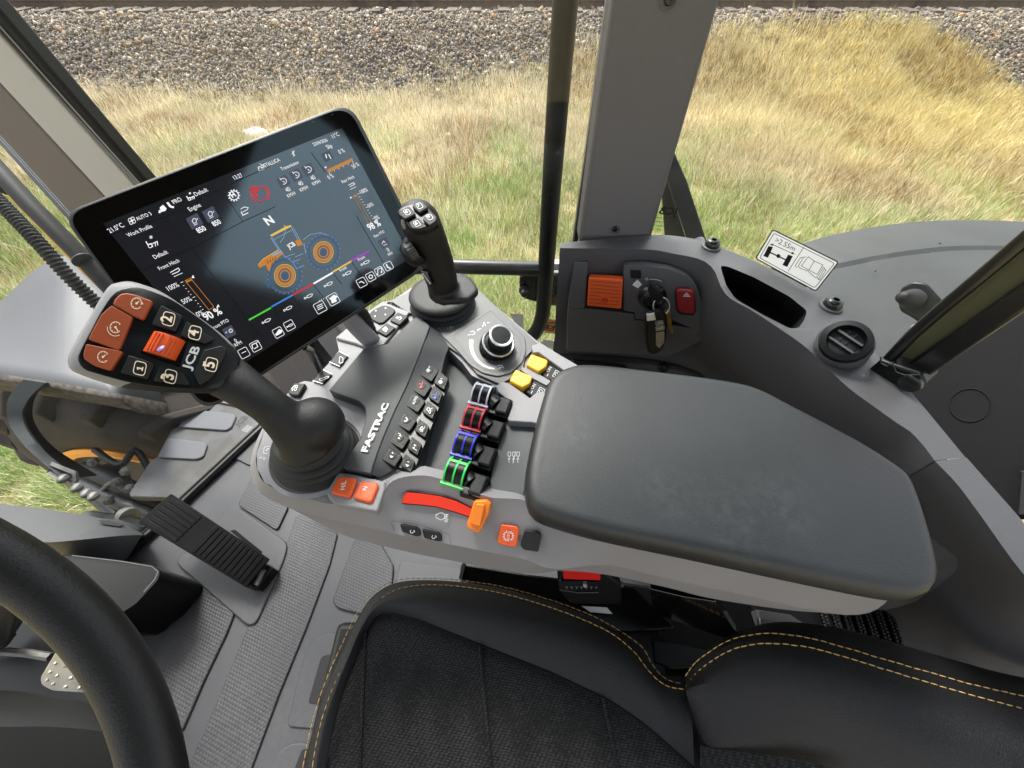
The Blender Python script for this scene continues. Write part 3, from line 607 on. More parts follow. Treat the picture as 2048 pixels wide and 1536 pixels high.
mb.stroke(SW, ring(38, 38.01, 262, 300)[:21], 1.0, M('white_print'), .013); mb.build('printed_scale', ign)
p = SW.px(*cc, .012); mb = MB(); mb.lathe(p, SW.n, [(.0245,0),(.0245,.005),(.021,.009),(.019,.016),(.013,.0185),(.009,.0185),(.009,.014)], M('black_metal'), 32); mb.build('barrel', ign)
mb = MB(); kp = Pl(p+SW.n*.02, SW.n); mb.prism(kp.pts(rnd(z(11,(585,428),(600,440),(665,520),(640,535),(600,530),(570,470)), 2), .012), -SW.n*.013, M('black_plastic')); mb.build('key_head', ign, bevel=.002)
# key ring, fob and brass key hanging in front
kf = thing('car_keys', 'black remote key fob and brass key hanging on a ring from the ignition', 'keys', Py(1318,700,.53))
KP = Pl(Py(1315,640,.535), (0.05,-1,.25))
mb = MB(); c = z(11,(652,562))[0]; mb.ring([KP.px(*q, .003) for q in circ(c[0], c[1], 16.5, 17.5, 28)], .0011, M('chrome'), 8); mb.build('key_ring', kf, smooth=80)
fo = rnd(z(11,(575,600),(640,583),(678,600),(690,640),(684,740),(668,805),(632,845),(590,850),(570,820),(560,740),(560,650)), 7)
mb = MB(); mb.pprism(KP, fo, .012, M('black_plastic'), -.004); fobm = mb.build('key_fob', kf, bevel=.004, seg=3)
mb = MB(); mb.pprism(KP, rnd(z(11,(568,612),(612,600),(622,645),(568,652)), 2), .006, M('chrome'), .003); mb.build('chrome_cap', kf, bevel=.001)
for q in (((616,652),(660,645),(664,668),(620,678)), ((617,684),(668,672),(670,700),(620,710)), ((620,718),(668,710),(668,775),(640,810),(622,790))):
    mb = MB(); mb.pprism(KP, rnd(z(11,*q), 2), .002, M('black_gloss'), .008); mb.stroke(KP, rnd(z(11,*q), 2), .9, M('grey_print'), .0102, True); mb.build('fob_button', kf)
mb = MB(); mb.stroke(KP, z(11,(632,665),(640,657),(655,657),(658,664)), .9, M('white_print'), .0104); mb.stroke(KP, z(11,(628,694),(648,692),(652,684),(662,686)), .9, M('white_print'), .0104); mb.stroke(KP, circ(*z(11,(645,768))[0], 5), .8, M('grey_print'), .0104, True); mb.stroke(KP, z(11,(632,725),(638,738)), .9, M('grey_print'), .0104); mb.stroke(KP, z(11,(648,722),(652,735)), .9, M('grey_print'), .0104); mb.build('fob_marks', kf)
mb = MB(); KQ = Pl(Py(1338,640,.54), (-.5,-1,.1)); mb.pprism(KQ, z(11,(662,590),(680,578),(700,585),(706,612),(698,622),(712,660),(708,672),(722,715),(716,728),(700,705),(694,672),(686,668),(676,640),(660,622)), .002, M('brass')); mb.build('brass_key', kf)
# air vent
VC = Pt(1691,683,.50); VN = (CAM-VC).normalized()*.55+Vector((-.25,-.1,.62)); VN.normalize()
VP = Pl(VC, VN); vt = thing('air_vent', 'round black swivel air vent at the rear end of the side console', 'air vent', VC-Vector((0,0,.05)))
rp = (VP.px(1691+57, 683)-VP.px(1691-57, 683)).length/2
mb = MB(); mb.lathe(VC, VN, [(rp*1.0,-.09),(rp*1.12,-.045),(rp*1.1,-.01),(rp*1.03,-.004),(rp*.95,-.004)], M('grey_side'), 48); mb.build('housing', vt)
mb = MB(); mb.lathe(VC, VN, [(rp*.97,-.01),(rp*1.0,0),(rp*.95,.005),(rp*.72,.006),(rp*.66,.002),(rp*.655,-.002)], M('black_plastic'), 48); mb.lathe(VC, VN, [(rp*.655,-.002),(rp*.64,-.05),(.001,-.052)], M('black_print'), 48); mb.build('bezel_ring', vt)
vx = (VP.px(1691+30, 683+20)-VC); vx = (vx-VN*vx.dot(VN)).normalized(); vy = VN.cross(vx)
for k in (-.24, .22):
    mb = MB(); mb.box(VC+vy*rp*k-VN*.008, vx*rp*1.2, vy*.0016, VN*.018, M('black_soft')); mb.box(VC+vy*rp*k+VN*.0012, vx*rp*1.18, vy*.003, VN*.002, M('grey_mid')); mb.build('vane', vt, bevel=.0006)
    mb = MB()
    for s in (-.006, .002): mb.box(VC+vy*rp*(k+.08)+vx*s-VN*.002, vx*.0016, vy*.012, VN*.003, M('black_soft'))
    mb.build('vane_rib', vt)
# side window following the outer edge of the deck
gp = [(p.x, p.y) for p in DK.pts(cr(E0[1:10], 24))]
mb = MB(); fence(mb, gp, DZ-.005, 1.8, gl); tag(mb.build('side_window', smooth=60), 'curved clear side window above the side console', 'window pane')
# warning sign on the glass
BL = DK.px(*z(12,(45,432))[0]); BR = DK.px(*z(12,(498,682))[0]); WS = Pl(BL, (BR-BL).cross(Vector((0,0,1))))
vs = mat('sign_vinyl', srgb(235,232,232), .4); _n = vs.node_tree; _t = _n.nodes.new('ShaderNodeBsdfTranslucent'); _t.inputs[0].default_value = (.97,.96,.96,1); _m = _n.nodes.new('ShaderNodeMixShader'); _m.inputs[0].default_value = .7
_n.links.new(_n.nodes['Principled BSDF'].outputs[0], _m.inputs[1]); _n.links.new(_t.outputs[0], _m.inputs[2]); _n.links.new(_m.outputs[0], _n.nodes['Material Output'].inputs[0])
ws = thing('width_warning_sign', 'white sticker reading >2.55m with axle and manual pictograms above the side console', 'warning sign', (BL+BR)/2)
WS = Pl(BL+WS.n*.012, WS.n)
mb = MB(); mb.fill(WS, rnd(z(12,(172,226),(655,466),(490,676),(48,436)), 5), M('sign_vinyl'), .0012); mb.stroke(WS, rnd(z(12,(171,222),(661,465),(492,681),(43,437)), 6), 2.4, M('black_print'), .0012, True)
mb.stroke(WS, rnd(z(12,(180,248),(632,474),(484,656),(72,432)), 4), 1.2, M('black_print'), .0019, True); mb.stroke(WS, z(12,(403,352),(286,530)), 1.2, M('black_print'), .0019)
mb.text(WS, '>2.55m', z(12,(182,312))[0], z(12,(328,384))[0], M('black_print'), .0019, hs=1.0)
mb.stroke(WS, z(12,(165,332),(320,400)), 1.2, M('black_print'), .0019)
mb.fill(WS, z(12,(150,328),(178,328),(166,346)), M('black_print'), .0021); mb.fill(WS, z(12,(334,406),(306,404),(318,386)), M('black_print'), .0021)
mb.fill(WS, z(12,(138,343),(172,352),(134,432),(100,418)), M('black_print'), .0021); mb.fill(WS, z(12,(285,408),(320,420),(278,500),(242,486)), M('black_print'), .0021)
mb.stroke(WS, z(12,(150,392),(270,448)), 2.6, M('black_print'), .0021); mb.fill(WS, circ(*z(12,(212,419))[0], 4), M('black_print'), .0023)
bk = [((436,424),(480,456),(545,486),(502,556),(440,524),(384,492)), ((412,426),(384,492),(372,512),(488,572),(498,582),(502,556)), ((392,424),(352,494),(372,512)), ((384,424),(372,424),(336,486),(344,500),(352,494))]
mb.stroke(WS, z(12,*bk[0]), 1.1, M('black_print'), .0019, True); mb.stroke(WS, z(12,(480,456),(440,524)), 1.1, M('black_print'), .0019)
mb.stroke(WS, z(12,(420,425),(400,428),(360,496),(378,512),(430,530),(492,582),(512,562),(546,506)), 1.1, M('black_print'), .0019)
mb.stroke(WS, z(12,(400,428),(380,430),(338,490),(350,506)), 1.1, M('black_print'), .0019); mb.stroke(WS, z(12,(546,500),(558,510),(512,590),(500,582)), 1.1, M('black_print'), .0019); mb.stroke(WS, z(12,(558,516),(568,526),(520,598),(508,592)), 1.1, M('black_print'), .0019)
mb.build('sticker', ws)
GQ = Pl((0,.655,0), (0,1,0))
ws2 = MB(); ws2.text(GQ, 'JCB', z(36,(568,915))[0], z(36,(880,950))[0], M('black_print'), hs=.9, bold=.03, mirror=True)
for k in range(4): ws2.stroke(GQ, z(36,(520+5*k,985+68*k),(640+5*k,990+68*k)), .8, M('black_print')); ws2.stroke(GQ, z(36,(680,990+60*k),(860,1010+50*k)), .5, M('black_print'))
tag(ws2.build('glass_marking'), 'mirrored black JCB lettering etched on glass right of middle pillar', 'glass marking')

# ================================================================ outside right: bracket and rear mudguard
OB = Pl((0,.98,0), (0,1,0)); mat('fender_grey', srgb(50,52,52), .62, bump=.25, bscale=500, var=.2, vscale=4); mat('bracket_inner', srgb(70,68,56), .5, var=.1)
ob = thing('mudguard_bracket', 'slanting grey painted bracket outside the window right of middle pillar', 'bracket', OB.px(1380,470))
mb = MB(); mb.pprism(OB, z(36,(640,-250),(800,-250),(900,0),(1060,360),(1420,1460),(1090,1450),(720,330)), .012, M('fender_grey')); mb.build('flange', ob, bevel=.003)
mb = MB(); mb.pprism(Pl((0,1.02,0),(0,1,0)), z(36,(600,-200),(760,100),(720,330),(1070,1420),(690,1400),(640,700)), .01, M('bracket_inner')); mb.build('web', ob, bevel=.002)
mb = MB(); p = OB.px(*z(36,(1250,1400))[0], .014); mb.lathe(p, (0,-1,0), [(.016,0),(.016,.006),(.008,.01)], M('white_paint'), 20); mb.build('bolt', ob)
g0 = [(1560,480),(1620,452),(1687,432),(1768,418+30),(1848,442),(1930,439),(2048,444),(2200,462)]; g0[2] = (1690,446-4); g0[0] = (1540,500)
g0 = z(12,(250,390),(440,310),(700,243),(1000,190),(1300,160),(1600,150),(2048,162),(2400,190))
g1 = z(12,(400,560),(550,500),(680,470),(1000,405),(1400,352),(1700,340),(1950,345),(2400,380))
g2 = [(x+5, y+9) for x, y in g1]; g3 = [(1640,640),(1680,640),(1740,650),(1800,650),(1860,640),(1930,620),(2048,600),(2200,600)]; g4 = [(1700,800),(1730,810),(1780,830),(1820,850),(1880,840),(1950,800),(2060,760),(2200,760)]
mb = MB(); rr = [[Pz(x, y, zz) for x, y in cr(g, 40)] for g, zz in ((g0,.36),([(x,y+1) for x, y in g0],.40),(g1,.47),(g2,.465),(g3,.52),(g4,.50))]
rr = [[p+Vector((0,.05,-.3)) for p in rr[0]]]+rr
mb.loft(rr, M('fender_grey'), False, False, False)
mg = thing('rear_mudguard', 'large grey rear wheel mudguard outside the right hand window', 'mudguard', (.8,.8,.3)); mb.build('shell', mg, smooth=25)
for q in ((1418,322),(935,528),(1328,388),(888,795)):
    mb = MB(); x, y = z(12,q)[0]; p = Pz(x, y, .49); mb.ball(p, .004, M('fender_grey'), 10, 1, 1, .5); mb.build('dimple', mg)
# ================================================================ rear strut
RB = Pt(1790,757,.50); RP = Pl(RB, Vector((-RB.x,-RB.y,0)))
rs = thing('rear_window_frame', 'black rear window frame bar rising from console at the right edge', 'window frame', RB)
mb = MB(); mb.prism(RP.pts(z(35,(345,560),(1130,10),(1600,-320),(2400,-880),(2400,-590),(1600,-110),(1130,200),(520,610))), -RP.n*.03, M('black_metal')); mb.build('bar', rs, bevel=.004)
mat('olive_strip', srgb(92,90,62), .4, var=.12, vscale=8)
mb = MB(); mb.prism(RP.pts(z(35,(300,510),(860,0),(1250,-340),(1500,-300),(1130,40),(400,580)), -.012), -RP.n*.01, M('olive_strip')); mb.build('inner_strip', rs)
mb = MB(); mb.tube([RP.px(*q) for q in z(35,(270,520),(440,340),(620,180),(850,-10),(1240,-340))], .0065, M('black_metal'), 12); mb.build('rubber_seal', rs, smooth=60)
mb = MB(); mb.prism(RP.pts(rnd(z(35,(165,560),(245,490),(330,520),(500,575),(530,640),(430,675),(290,668),(215,620)), 5), .012), -RP.n*.035, M('black_plastic')); mb.build('foot_bracket', rs, bevel=.005, seg=3)
mb = MB(); mb.lathe(RP.px(*z(35,(435,630))[0], .012), RP.n, [(.012,0),(.011,.004),(.006,.006)], M('black_metal'), 20); mb.build('bolt', rs)
mb = MB(); mb.tube([RP.px(*q, .014) for q in z(35,(250,470),(250,510),(290,530),(320,500),(345,565),(400,585),(490,580))], .0008, M('grey_dark'), 6); mb.build('wire_clip', rs)
LP = Pl(Pt(1840,610,.62), (-.75,-.35,.45))
lt = thing('window_catch', 'black rear window catch plate with round knob against grey mudguard', 'catch', LP.px(1850,650))
mb = MB(); mb.pprism(LP, rnd(z(12,(1100,740),(1130,650),(1220,605),(1320,620),(1385,690),(1460,770),(1290,935),(1200,870),(1120,830)), 9), .01, M('black_plastic')); mb.build('plate', lt, bevel=.003)
mb = MB(); mb.lathe(LP.px(*z(12,(1240,745))[0], .01), LP.n*.8+Vector((-.5,0,0)), [(.014,0),(.016,.012),(.011,.03),(.009,.04),(.004,.044)], M('black_soft'), 24); mb.build('knob', lt)
mb = MB(); mb.ball(LP.px(*z(12,(1245,960))[0], .004), .008, M('chrome'), 12); mb.build('chrome_nut', lt)
# dark panel behind the strut
mat('dark_panel', srgb(11,10,12), .8, bump=.5, bscale=60, var=.12, vscale=12)
DPn = Pl(Pt(1950,850,.66), (-.62,-.42,.55))
mb = MB(); mb.pprism(DPn, z(35,(400,640),(1130,90),(1600,-230),(1600,1440),(1060,1475),(770,1120),(600,940),(380,700)), .02, M('dark_panel')); dpp = thing('rear_lining_panel', 'matt black lining panel with moulded circle right of the rear window frame', 'panel', DPn.px(1950,1000)); mb.build('panel', dpp)
mb = MB(); c = z(35,(798,768))[0]; P = [DPn.px(*q, .0205) for q in circ(c[0], c[1], 41, 33, 36)]; mb.ring(P, .0008, M('dark_panel'), 6); mb.build('moulded_circle', dpp)
mb = MB(); mb.pprism(DPn, z(35,(1120,1180),(1600,1100),(1600,1440),(1100,1440)), .01, M('fender_grey'), .021); mb.build('grey_corner', dpp)
# black textured floor lining behind the seat
mat('rubber_dots', srgb(20,20,21), .45, bump=1, bscale=220, grain='VORONOI')
mb = MB(); mb.prism([Pz(*q, .38) for q in z(17,(200,1000),(1080,1000),(1240,1360),(1100,1500),(300,1500))], (0,0,-.03), M('rubber_dots'))
lin = thing('rear_tread_mat', 'black studded rubber mat behind the seat below the armrest end', 'mat', Pz(1700,1260,.35)); mb.build('mat', lin)
for k in range(7):
    mb = MB(); a, c = Pz(*z(17,(640+k*75,1040))[0], .384), Pz(*z(17,(760+k*75,1400))[0], .384); P = [a+(c-a)*i/30 for i in range(31)]
    for i, p in enumerate(P): mb.ball(p+Vector((.006*(i % 2),0,0)), .0035, M('rubber_dots'), 6)
    mb.build('stud_row', lin)
# ================================================================ front wheel, mudguard, bonnet side (seen through the windscreen)
mat('tyre', srgb(30,27,25), .8, bump=.8, bscale=40, var=.35, vscale=9, col2=srgb(62,53,47)); mat('rim_orange', srgb(245,160,30), .45, var=.06); mat('rim_dirty', srgb(120,90,35), .6, var=.3, vscale=10)
mat('mudguard_gloss', srgb(66,66,72), 0.5, bump=.15, bscale=60); mat('bracket_grey', srgb(70,72,74), .4, var=.1); mat('hood_grey', srgb(54,54,57), .5, bump=.4, bscale=300, var=.08, vscale=6)
WC = Vector((-1.50, .95, -.62)); ax = Vector((.12, 1, 0)).normalized()
axl = thing('front_axle', 'muddy front axle and wheel with orange rim outside the windscreen at left', 'axle', (WC.x, WC.y, GZ))
mb = MB(); mb.lathe(WC-ax*.22, ax, [(.42,.0),(.46,-.01),(.60,.0),(.66,.04),(.69,.10),(.695,.22),(.69,.34),(.66,.42),(.46,.46),(.42,.44)], M('tyre'), 72); wh = mb.build('wheel', axl, smooth=50)
for s in (0, 1):
    for k in range(22):
        a0 = 2*math.pi*(k+.5*s)/22; mb = MB(); rings = []
        for i in range(5):
            a = a0+i*.075; rad = .70; e = ax.orthogonal(); e = Vector((1,0,0))-ax*ax.x; e.normalize(); f = ax.cross(e)
            d = e*math.cos(a)+f*math.sin(a); tg = ax.cross(d); c = WC-ax*.22+ax*((.0+i*.055) if s == 0 else (.44-i*.055)); r0 = .655-.05*(i == 0)
            rings.append([c+d*r0-tg*.028, c+d*r0+tg*.028, c+d*(rad+.02-.06*(i == 0))+tg*.02, c+d*(rad+.02-.06*(i == 0))-tg*.02])
        mb.loft(rings, M('tyre')); mb.build('tread_lug', wh, bevel=.006)
mb = MB(); mb.lathe(WC-ax*.235, ax, [(.425,.03),(.445,0),(.435,-.012),(.405,-.008),(.40,.03),(.385,.12)], M('rim_orange'), 72); mb.lathe(WC-ax*.235, ax, [(.39,.10),(.30,.16),(.001,.17)], M('rim_dirty'), 48); rm = mb.build('rim', wh, smooth=50)
mb = MB(); mb.lathe(WC-ax*.235, ax, [(.001,-.02),(.10,-.02),(.13,.02),(.15,.10),(.16,.15)], M('bracket_grey'), 32)
for k in range(10): a = 2*math.pi*k/10; e = Vector((1,0,0)); f = Vector((0,0,1)); mb.lathe(WC-ax*.11+e*.2*math.cos(a)+f*.2*math.sin(a), -ax, [(.018,0),(.018,.03),(.012,.035)], M('steel_dull'), 8)
mb.build('hub', wh)
fm = thing('front_mudguard', 'glossy pale grey front mudguard over the muddy wheel at left edge', 'mudguard', Pt(200,720,1.3))
G = [[(-60,640),(0,603),(60,548),(125,512),(190,535),(260,590),(340,640),(450,690),(560,740)], [(-60,680),(0,640),(60,590),(130,560),(200,590),(270,640),(350,690),(450,730),(560,770)], [(-60,745),(0,748),(60,757),(130,768),(210,782),(300,800),(360,812),(430,830),(500,855)]]
tt = lambda x, t: t-.14+max(0, x-240)/200*.50
rows = [[Pt(x, y, tt(x, 1.62)) for x, y in cr(G[0], 40)], [Pt(x, y, tt(x, 1.5)) for x, y in cr(G[1], 40)], [Pt(x, y-26, tt(x, 1.34)) for x, y in cr(G[2], 40)], [Pt(x, y, tt(x, 1.28)) for x, y in cr(G[2], 40)]]
rows.insert(0, [p+Vector((0,.03,-.25)) for p in rows[0]])
mb = MB(); mb.loft(rows, M('mudguard_gloss'), False, False, False); mb.build('shell', fm, smooth=70, solid=.008)
e = rows[-1]; mat('mud', srgb(66,58,52), .8, bump=1, bscale=120, var=.4, vscale=60, col2=srgb(104,96,90))
mb = MB(); mb.loft([e, [p+Vector((.0,-.012,-.012)) for p in e], [p+Vector((0,-.01,-.075)) for p in e]], M('mud'), False, False, False); mb.build('muddy_lip', fm, solid=.006)
mb = MB(); p = Pt(115,521,1.58); mb.lathe(p, (.1,-.6,.7), [(.03,0),(.03,.008),(.02,.012)], M('mudguard_gloss'), 24); mb.build('cap', fm)
# curved black bracket carrying the mudguard
BK = [(70,760,1.24),(45,800,1.22),(32,850,1.2),(40,890,1.2),(70,930,1.2),(110,975,1.2),(150,1010,1.22),(200,1050,1.25)]
br = thing('mudguard_stay', 'curved dark steel stay in front of the muddy front tyre', 'bracket', Pt(110,975,1.2))
sl_ = z(25,(170,215),(100,290),(55,370),(48,460),(75,560),(160,680),(260,780),(370,870),(540,990)); sr_ = z(25,(330,240),(230,330),(185,400),(160,460),(185,560),(240,650),(330,760),(450,860),(570,935)); st_ = z(25,(350,240),(275,300),(235,370),(222,440),(232,520),(290,620),(385,720),(500,800),(700,920))
def strap(a, b, t0, t1, mt, name):
    A = [Pt(x, y, t0) for x, y in cr(a, 30)]; B = [Pt(x, y, t1) for x, y in cr(b, 30)]; off = Vector((-.004,.006,-.006)); mb = MB(); mb.loft([A, B, [p+off for p in B], [p+off for p in A], A], mt, False, False, False)
    mb.add([A[0], B[0], B[0]+off, A[0]+off, A[-1], B[-1], B[-1]+off, A[-1]+off], [[0,1,2,3],[4,5,6,7]], mt); mb.build(name, br)
strap(sl_, sr_, 1.08, 1.10, M('bracket_grey'), 'strap'); strap(sr_, st_, 1.105, 1.16, M('black_plastic'), 'rear_strap')
mb = MB(); mb.tube([Pt(*q) for q in ((118,958,1.09),(98,945,1.09),(105,928,1.09),(150,946,1.09),(152,960,1.09),(145,968,1.09))], .007, M('steel_dull'), 4); mb.build('hook', br)
for q in ((130,955),(157,973),(176,984),(190,990)):
    mb = MB(); p = Pt(*q, 1.08); mb.lathe(p, (.3,-.8,.5), [(.012,0),(.012,.01),(.006,.022),(.003,.024)], M('steel_dull'), 8); mb.build('bolt', br)
# axle and hydraulic clutter beside the rim
mb = MB(); a = Pt(225,950,1.42); mb.lathe(a, (.2,-.8,.3), [(.055,0),(.062,.03),(.045,.06),(.03,.07),(.01,.08)], M('bracket_grey'), 28); mb.build('hub_carrier', axl, bevel=.004)
for i, (q, r_) in enumerate(((((170,940,1.35),(215,955,1.3),(260,980,1.28),(330,1010,1.3)), .03), (((150,960,1.33),(200,985,1.28),(250,1010,1.26),(300,1030,1.27)), .022), (((190,900,1.4),(240,930,1.33),(270,900,1.36),(300,940,1.36)), .011), (((200,985,1.27),(225,965,1.25),(250,985,1.26),(240,1010,1.27)), .007), (((120,940,1.36),(180,980,1.33),(240,1030,1.3)), .028))):
    mb = MB(); P = cr([Pt(*p) for p in q], 20); mb.tube([Vector(p) for p in P], r_, M(['black_soft','bracket_grey','rubber','steel_dull','black_metal'][i]), 10); mb.build(['axle_beam','link_rod','hose','pipe','steering_rod'][i], axl, smooth=60)
for q in ((236,962),(255,940),(190,922),(222,998),(262,975)):
    mb = MB(); mb.lathe(Pt(*q, 1.25), (.3,-.7,.6), [(.014,0),(.014,.016),(.008,.018),(.008,.026)], M('steel_dull'), 6); mb.build('fitting', axl)
mb = MB(); mb.lathe(Pt(248,1030,1.16), (.9,-.3,.2), [(.022,0),(.026,.01),(.026,.03),(.012,.034)], M('steel_dull'), 24); mb.build('roller', axl)
mb = MB(); mb.tube([Pt(*q) for q in ((175,1035,1.2),(215,1042,1.18),(250,1045,1.14),(300,1060,1.12))], .022, M('black_metal'), 8); mb.build('bracket_arm', axl)
# bonnet side and dashboard foot at lower left
HP = Pl((0,0,.10), (0,0,1)); hd = thing('bonnet_side', 'weathered dark grey bonnet side panel outside the glass above the steering wheel', 'bonnet', HP.px(150,1060)-Vector((0,0,.3)))
up = z(13,(-200,760),(0,782),(300,818),(560,862),(640,885),(720,900),(830,955)); lo = z(13,(-200,980),(0,990),(240,1008),(400,1000),(600,980),(700,970),(832,965)); bt = z(13,(-200,1060),(0,1060),(250,1058),(380,1080),(560,1100),(700,1112),(742,1108))
n = 24; mb = MB(); mb.loft([[Pz(x, y, .02) for x, y in cr(up, n)], [Pz(x, y, .10) for x, y in cr(up, n)], [Pz(x, y, .14) for x, y in cr(lo, n)], [Pz(x, y, .08) for x, y in cr(bt, n)], [Pz(x, y, .0) for x, y in cr(bt, n)]], M('hood_grey'), False, False, False); mb.build('panel', hd, smooth=25)
mb = MB(); mb.pprism(Pl((0,0,.125),(0,0,1)), z(13,(570,878),(640,880),(720,905),(700,915),(610,902)), .004, M('black_plastic'), -.01); mb.build('slot', hd)
mat('dash_black', srgb(14,14,14), .6, spec=.25, bump=.4, bscale=900)
dp = thing('dashboard_foot', 'black plastic foot of the dashboard between steering wheel and pedal', 'dashboard', Pz(200,1190,0))
mb = MB(); pts = rnd(z(13,(100,1085),(390,1078),(700,1112),(900,1142),(948,1170),(935,1225),(800,1372),(600,1500),(200,1500)), 8)
mb.loft([[Pz(x, y, .16) for x, y in pts], [Pz(x, y, .168) for x, y in [(200+(x-200)*.97, 1180+(y-1180)*.96) for x, y in pts]]], M('dash_black'), False, True); mb.loft([[Pz(x, y, .16) for x, y in pts], [Pz(x, y, .16)+Vector((0,0,-.16)) for x, y in pts]], M('black_plastic'), False, False); mb.build('lower_cover', dp, smooth=50)
mb = MB(); mb.stroke(Pl((0,0,.168),(0,0,1)), z(13,(420,1085),(700,1118),(890,1150),(925,1180),(905,1225),(840,1300)), 2.0, M('grey_mid'), .001); mb.build('edge_trim', dp)
mb = MB(); mb.prism([Pz(*q, .03) for q in z(16,(-300,800),(360,650),(700,900),(650,1200),(-300,1130))], (0,0,-.02), M('black_plastic')); mb.build('dark_void_plate', dp)  # flat black plate standing in for the dark void around the pedals
mat('cowl', srgb(20,20,19), .6, spec=.2, bump=.4, bscale=500, var=.1, vscale=5)
mb = MB(); mb.loft([[Pz(x, y, zz) for x, y in cr(q, 24)] for q, zz in ((z(16,(-400,1080),(0,1090),(300,1120),(600,1180),(800,1260)),.20), (z(16,(-400,1100),(0,1110),(300,1140),(600,1200),(800,1290)),.24), (z(16,(-400,1300),(0,1300),(300,1300),(600,1330),(800,1400)),.27), (z(16,(-400,1800),(0,1800),(300,1750),(600,1700),(800,1650)),.22), (z(16,(-400,1900),(0,1900),(300,1850),(600,1800),(800,1750)),.0))], M('cowl'), False, False, False); mb.build('column_cowl', dp, smooth=60)
mb = MB(); mb.loft([[Pz(x, y, zz) for x, y in cr(q, 16)] for q, zz in ((z(16,(-300,540),(0,590),(200,640)),.30), (z(16,(-300,560),(0,610),(160,660)),.31), (z(16,(-300,900),(0,845),(90,760)),.22), (z(16,(-300,920),(0,860),(96,770)),.05))], M('cowl'), False, False, False); mb.build('side_cowl', dp, smooth=60)
# brake pedal
BPd = plane3(Pz(95,1330,.14), Pz(190,1370,.13), Pz(130,1290,.20))
pdl = thing('brake_pedal', 'bare metal brake pedal with raised dots behind the steering wheel', 'pedal', Pz(140,1350,.02))
mat('pedal_steel', srgb(215,210,200), .4, .5, var=.1, vscale=20)
mb = MB(); mb.pprism(BPd, rnd(z(16,(350,815),(640,700),(700,980),(560,1065),(500,1108),(300,1095),(235,1060),(228,1020)), 8), .006, M('pedal_steel')); pp = mb.build('pad', pdl, bevel=.002)
for q in ((350,885),(320,935),(290,985),(330,1005),(272,1030),(308,1052),(380,1068),(410,1018),(436,972),(495,1022),(458,1075),(520,1062),(372,845),(378,900)):
    mb = MB(); mb.ball(BPd.px(*z(16,q)[0], .006), .0038, M('pedal_steel'), 8); mb.build('grip_dot', pp)
mb = MB(); mb.stroke(BPd, z(16,(455,900),(365,960),(480,945)), 2.5, M('steel_dull'), .0065); mb.build('embossed_mark', pdl)
mb = MB(); mb.tube([Pz(*q, .10) for q in z(16,(-100,900),(30,868),(160,878),(290,900))], .008, M('steel_dull'), 6); mb.build('arm', pdl)
# accelerator pedal
a, b_, c, d = z(13,(1000,722),(1575,1105),(1440,1272),(805,890)); AP = plane3(Pz(*b_,.07), Pz(*c,.07), Pz(*d,.17))
mat('pedal_rib', srgb(9,9,10), .35, spec=.2, bump=.3, bscale=300, var=.3, vscale=30)
acc = thing('accelerator_pedal', 'black ribbed plastic accelerator pedal standing on the grey floor mat', 'pedal', Pz(500,1150,.01))
mb = MB(); mb.pprism(AP, rnd([a, b_, c, d], 2), .014, M('pedal_rib'), -.014); mb.build('plate', acc, bevel=.002)
def lerp(p, q, t): return (p[0]+(q[0]-p[0])*t, p[1]+(q[1]-p[1])*t)
def quad(u, v): return lerp(lerp(a, b_, u), lerp(d, c, u), v)
for k in range(6): v0 = .07+k*.15; mb = MB(); mb.pprism(AP, [quad(.035, v0), quad(.33, v0), quad(.33, v0+.115), quad(.035, v0+.115)], .0025, M('pedal_rib')); mb.build('tread_rib', acc, bevel=.0006)
for k in range(11):
    u0 = .47+k*.045; mb = MB(); mb.pprism(AP, [quad(u0, .07), quad(u0+.034, .07), quad(u0+.034, .93), quad(u0, .93)], .0025, M('pedal_rib')); mb.build('tread_rib', acc, bevel=.0006)
mb = MB(); mb.prism([Pz(*q, .045) for q in z(13,(1560,1130),(1600,1160),(1500,1280),(1440,1272))], (0,0,-.035), M('black_plastic')); mb.build('hinge_block', acc, bevel=.002)
mb = MB(); mb.tube([Pz(*z(13,(1545,1170))[0], .05), Pz(*z(13,(1500,1260))[0], .05)], .006, M('steel_dull'), 10); mb.build('hinge_pin', acc)
mb = MB(); mb.pprism(AP, z(13,(1345,940),(1375,935),(1480,1020),(1530,1060),(1520,1085)), .01, M('black_plastic'), -.02); mb.build('side_tab', acc)
# steering wheel
SWL = Pl(Pt(205,1300,.26), (.72,0,.70))
q = [SWL.px(*p) for p in ((30,1133),(212,1300),(308,1536))]
def circ3(a, b, c):
    ab = b-a; ac = c-a; n = ab.cross(ac); o = a+(n.cross(ab)*ac.length_squared+ac.cross(n)*ab.length_squared)/(2*n.length_squared); return o, n.normalized(), (a-o).length
cO, cN, cR = circ3(*q); print('WHEEL', cO, cR, cN)
sw = thing('steering_wheel', 'black leather grained steering wheel rim at the lower left corner', 'steering wheel', cO-Vector((0,0,.05)))
mat('wheel_leather', srgb(13,13,14),   .5, bump=.35, bscale=700, grain='VORONOI')
E = (q[1]-cO).normalized(); Fq = cN.cross(E); mb = MB(); mb.ring([cO+E*(cR*math.cos(2*math.pi*i/120))+Fq*(cR*math.sin(2*math.pi*i/120)) for i in range(120)], .0165, M('wheel_leather'), 28); mb.build('rim', sw, smooth=80)
mb = MB()
for a_ in (100, 220, 330): d = E*math.cos(R(a_))+Fq*math.sin(R(a_)); mb.tube([cO+d*.03-cN*.0, cO+d*(cR-.005)], .014, M('black_soft'), 10, flat=(1.4,.6), up=cN.cross(d))
mb.build('spokes', sw)
mb = MB(); mb.lathe(cO, cN, [(.06,-.03),(.06,.0),(.04,.02),(.01,.025)], M('black_soft'), 28); mb.build('hub', sw)
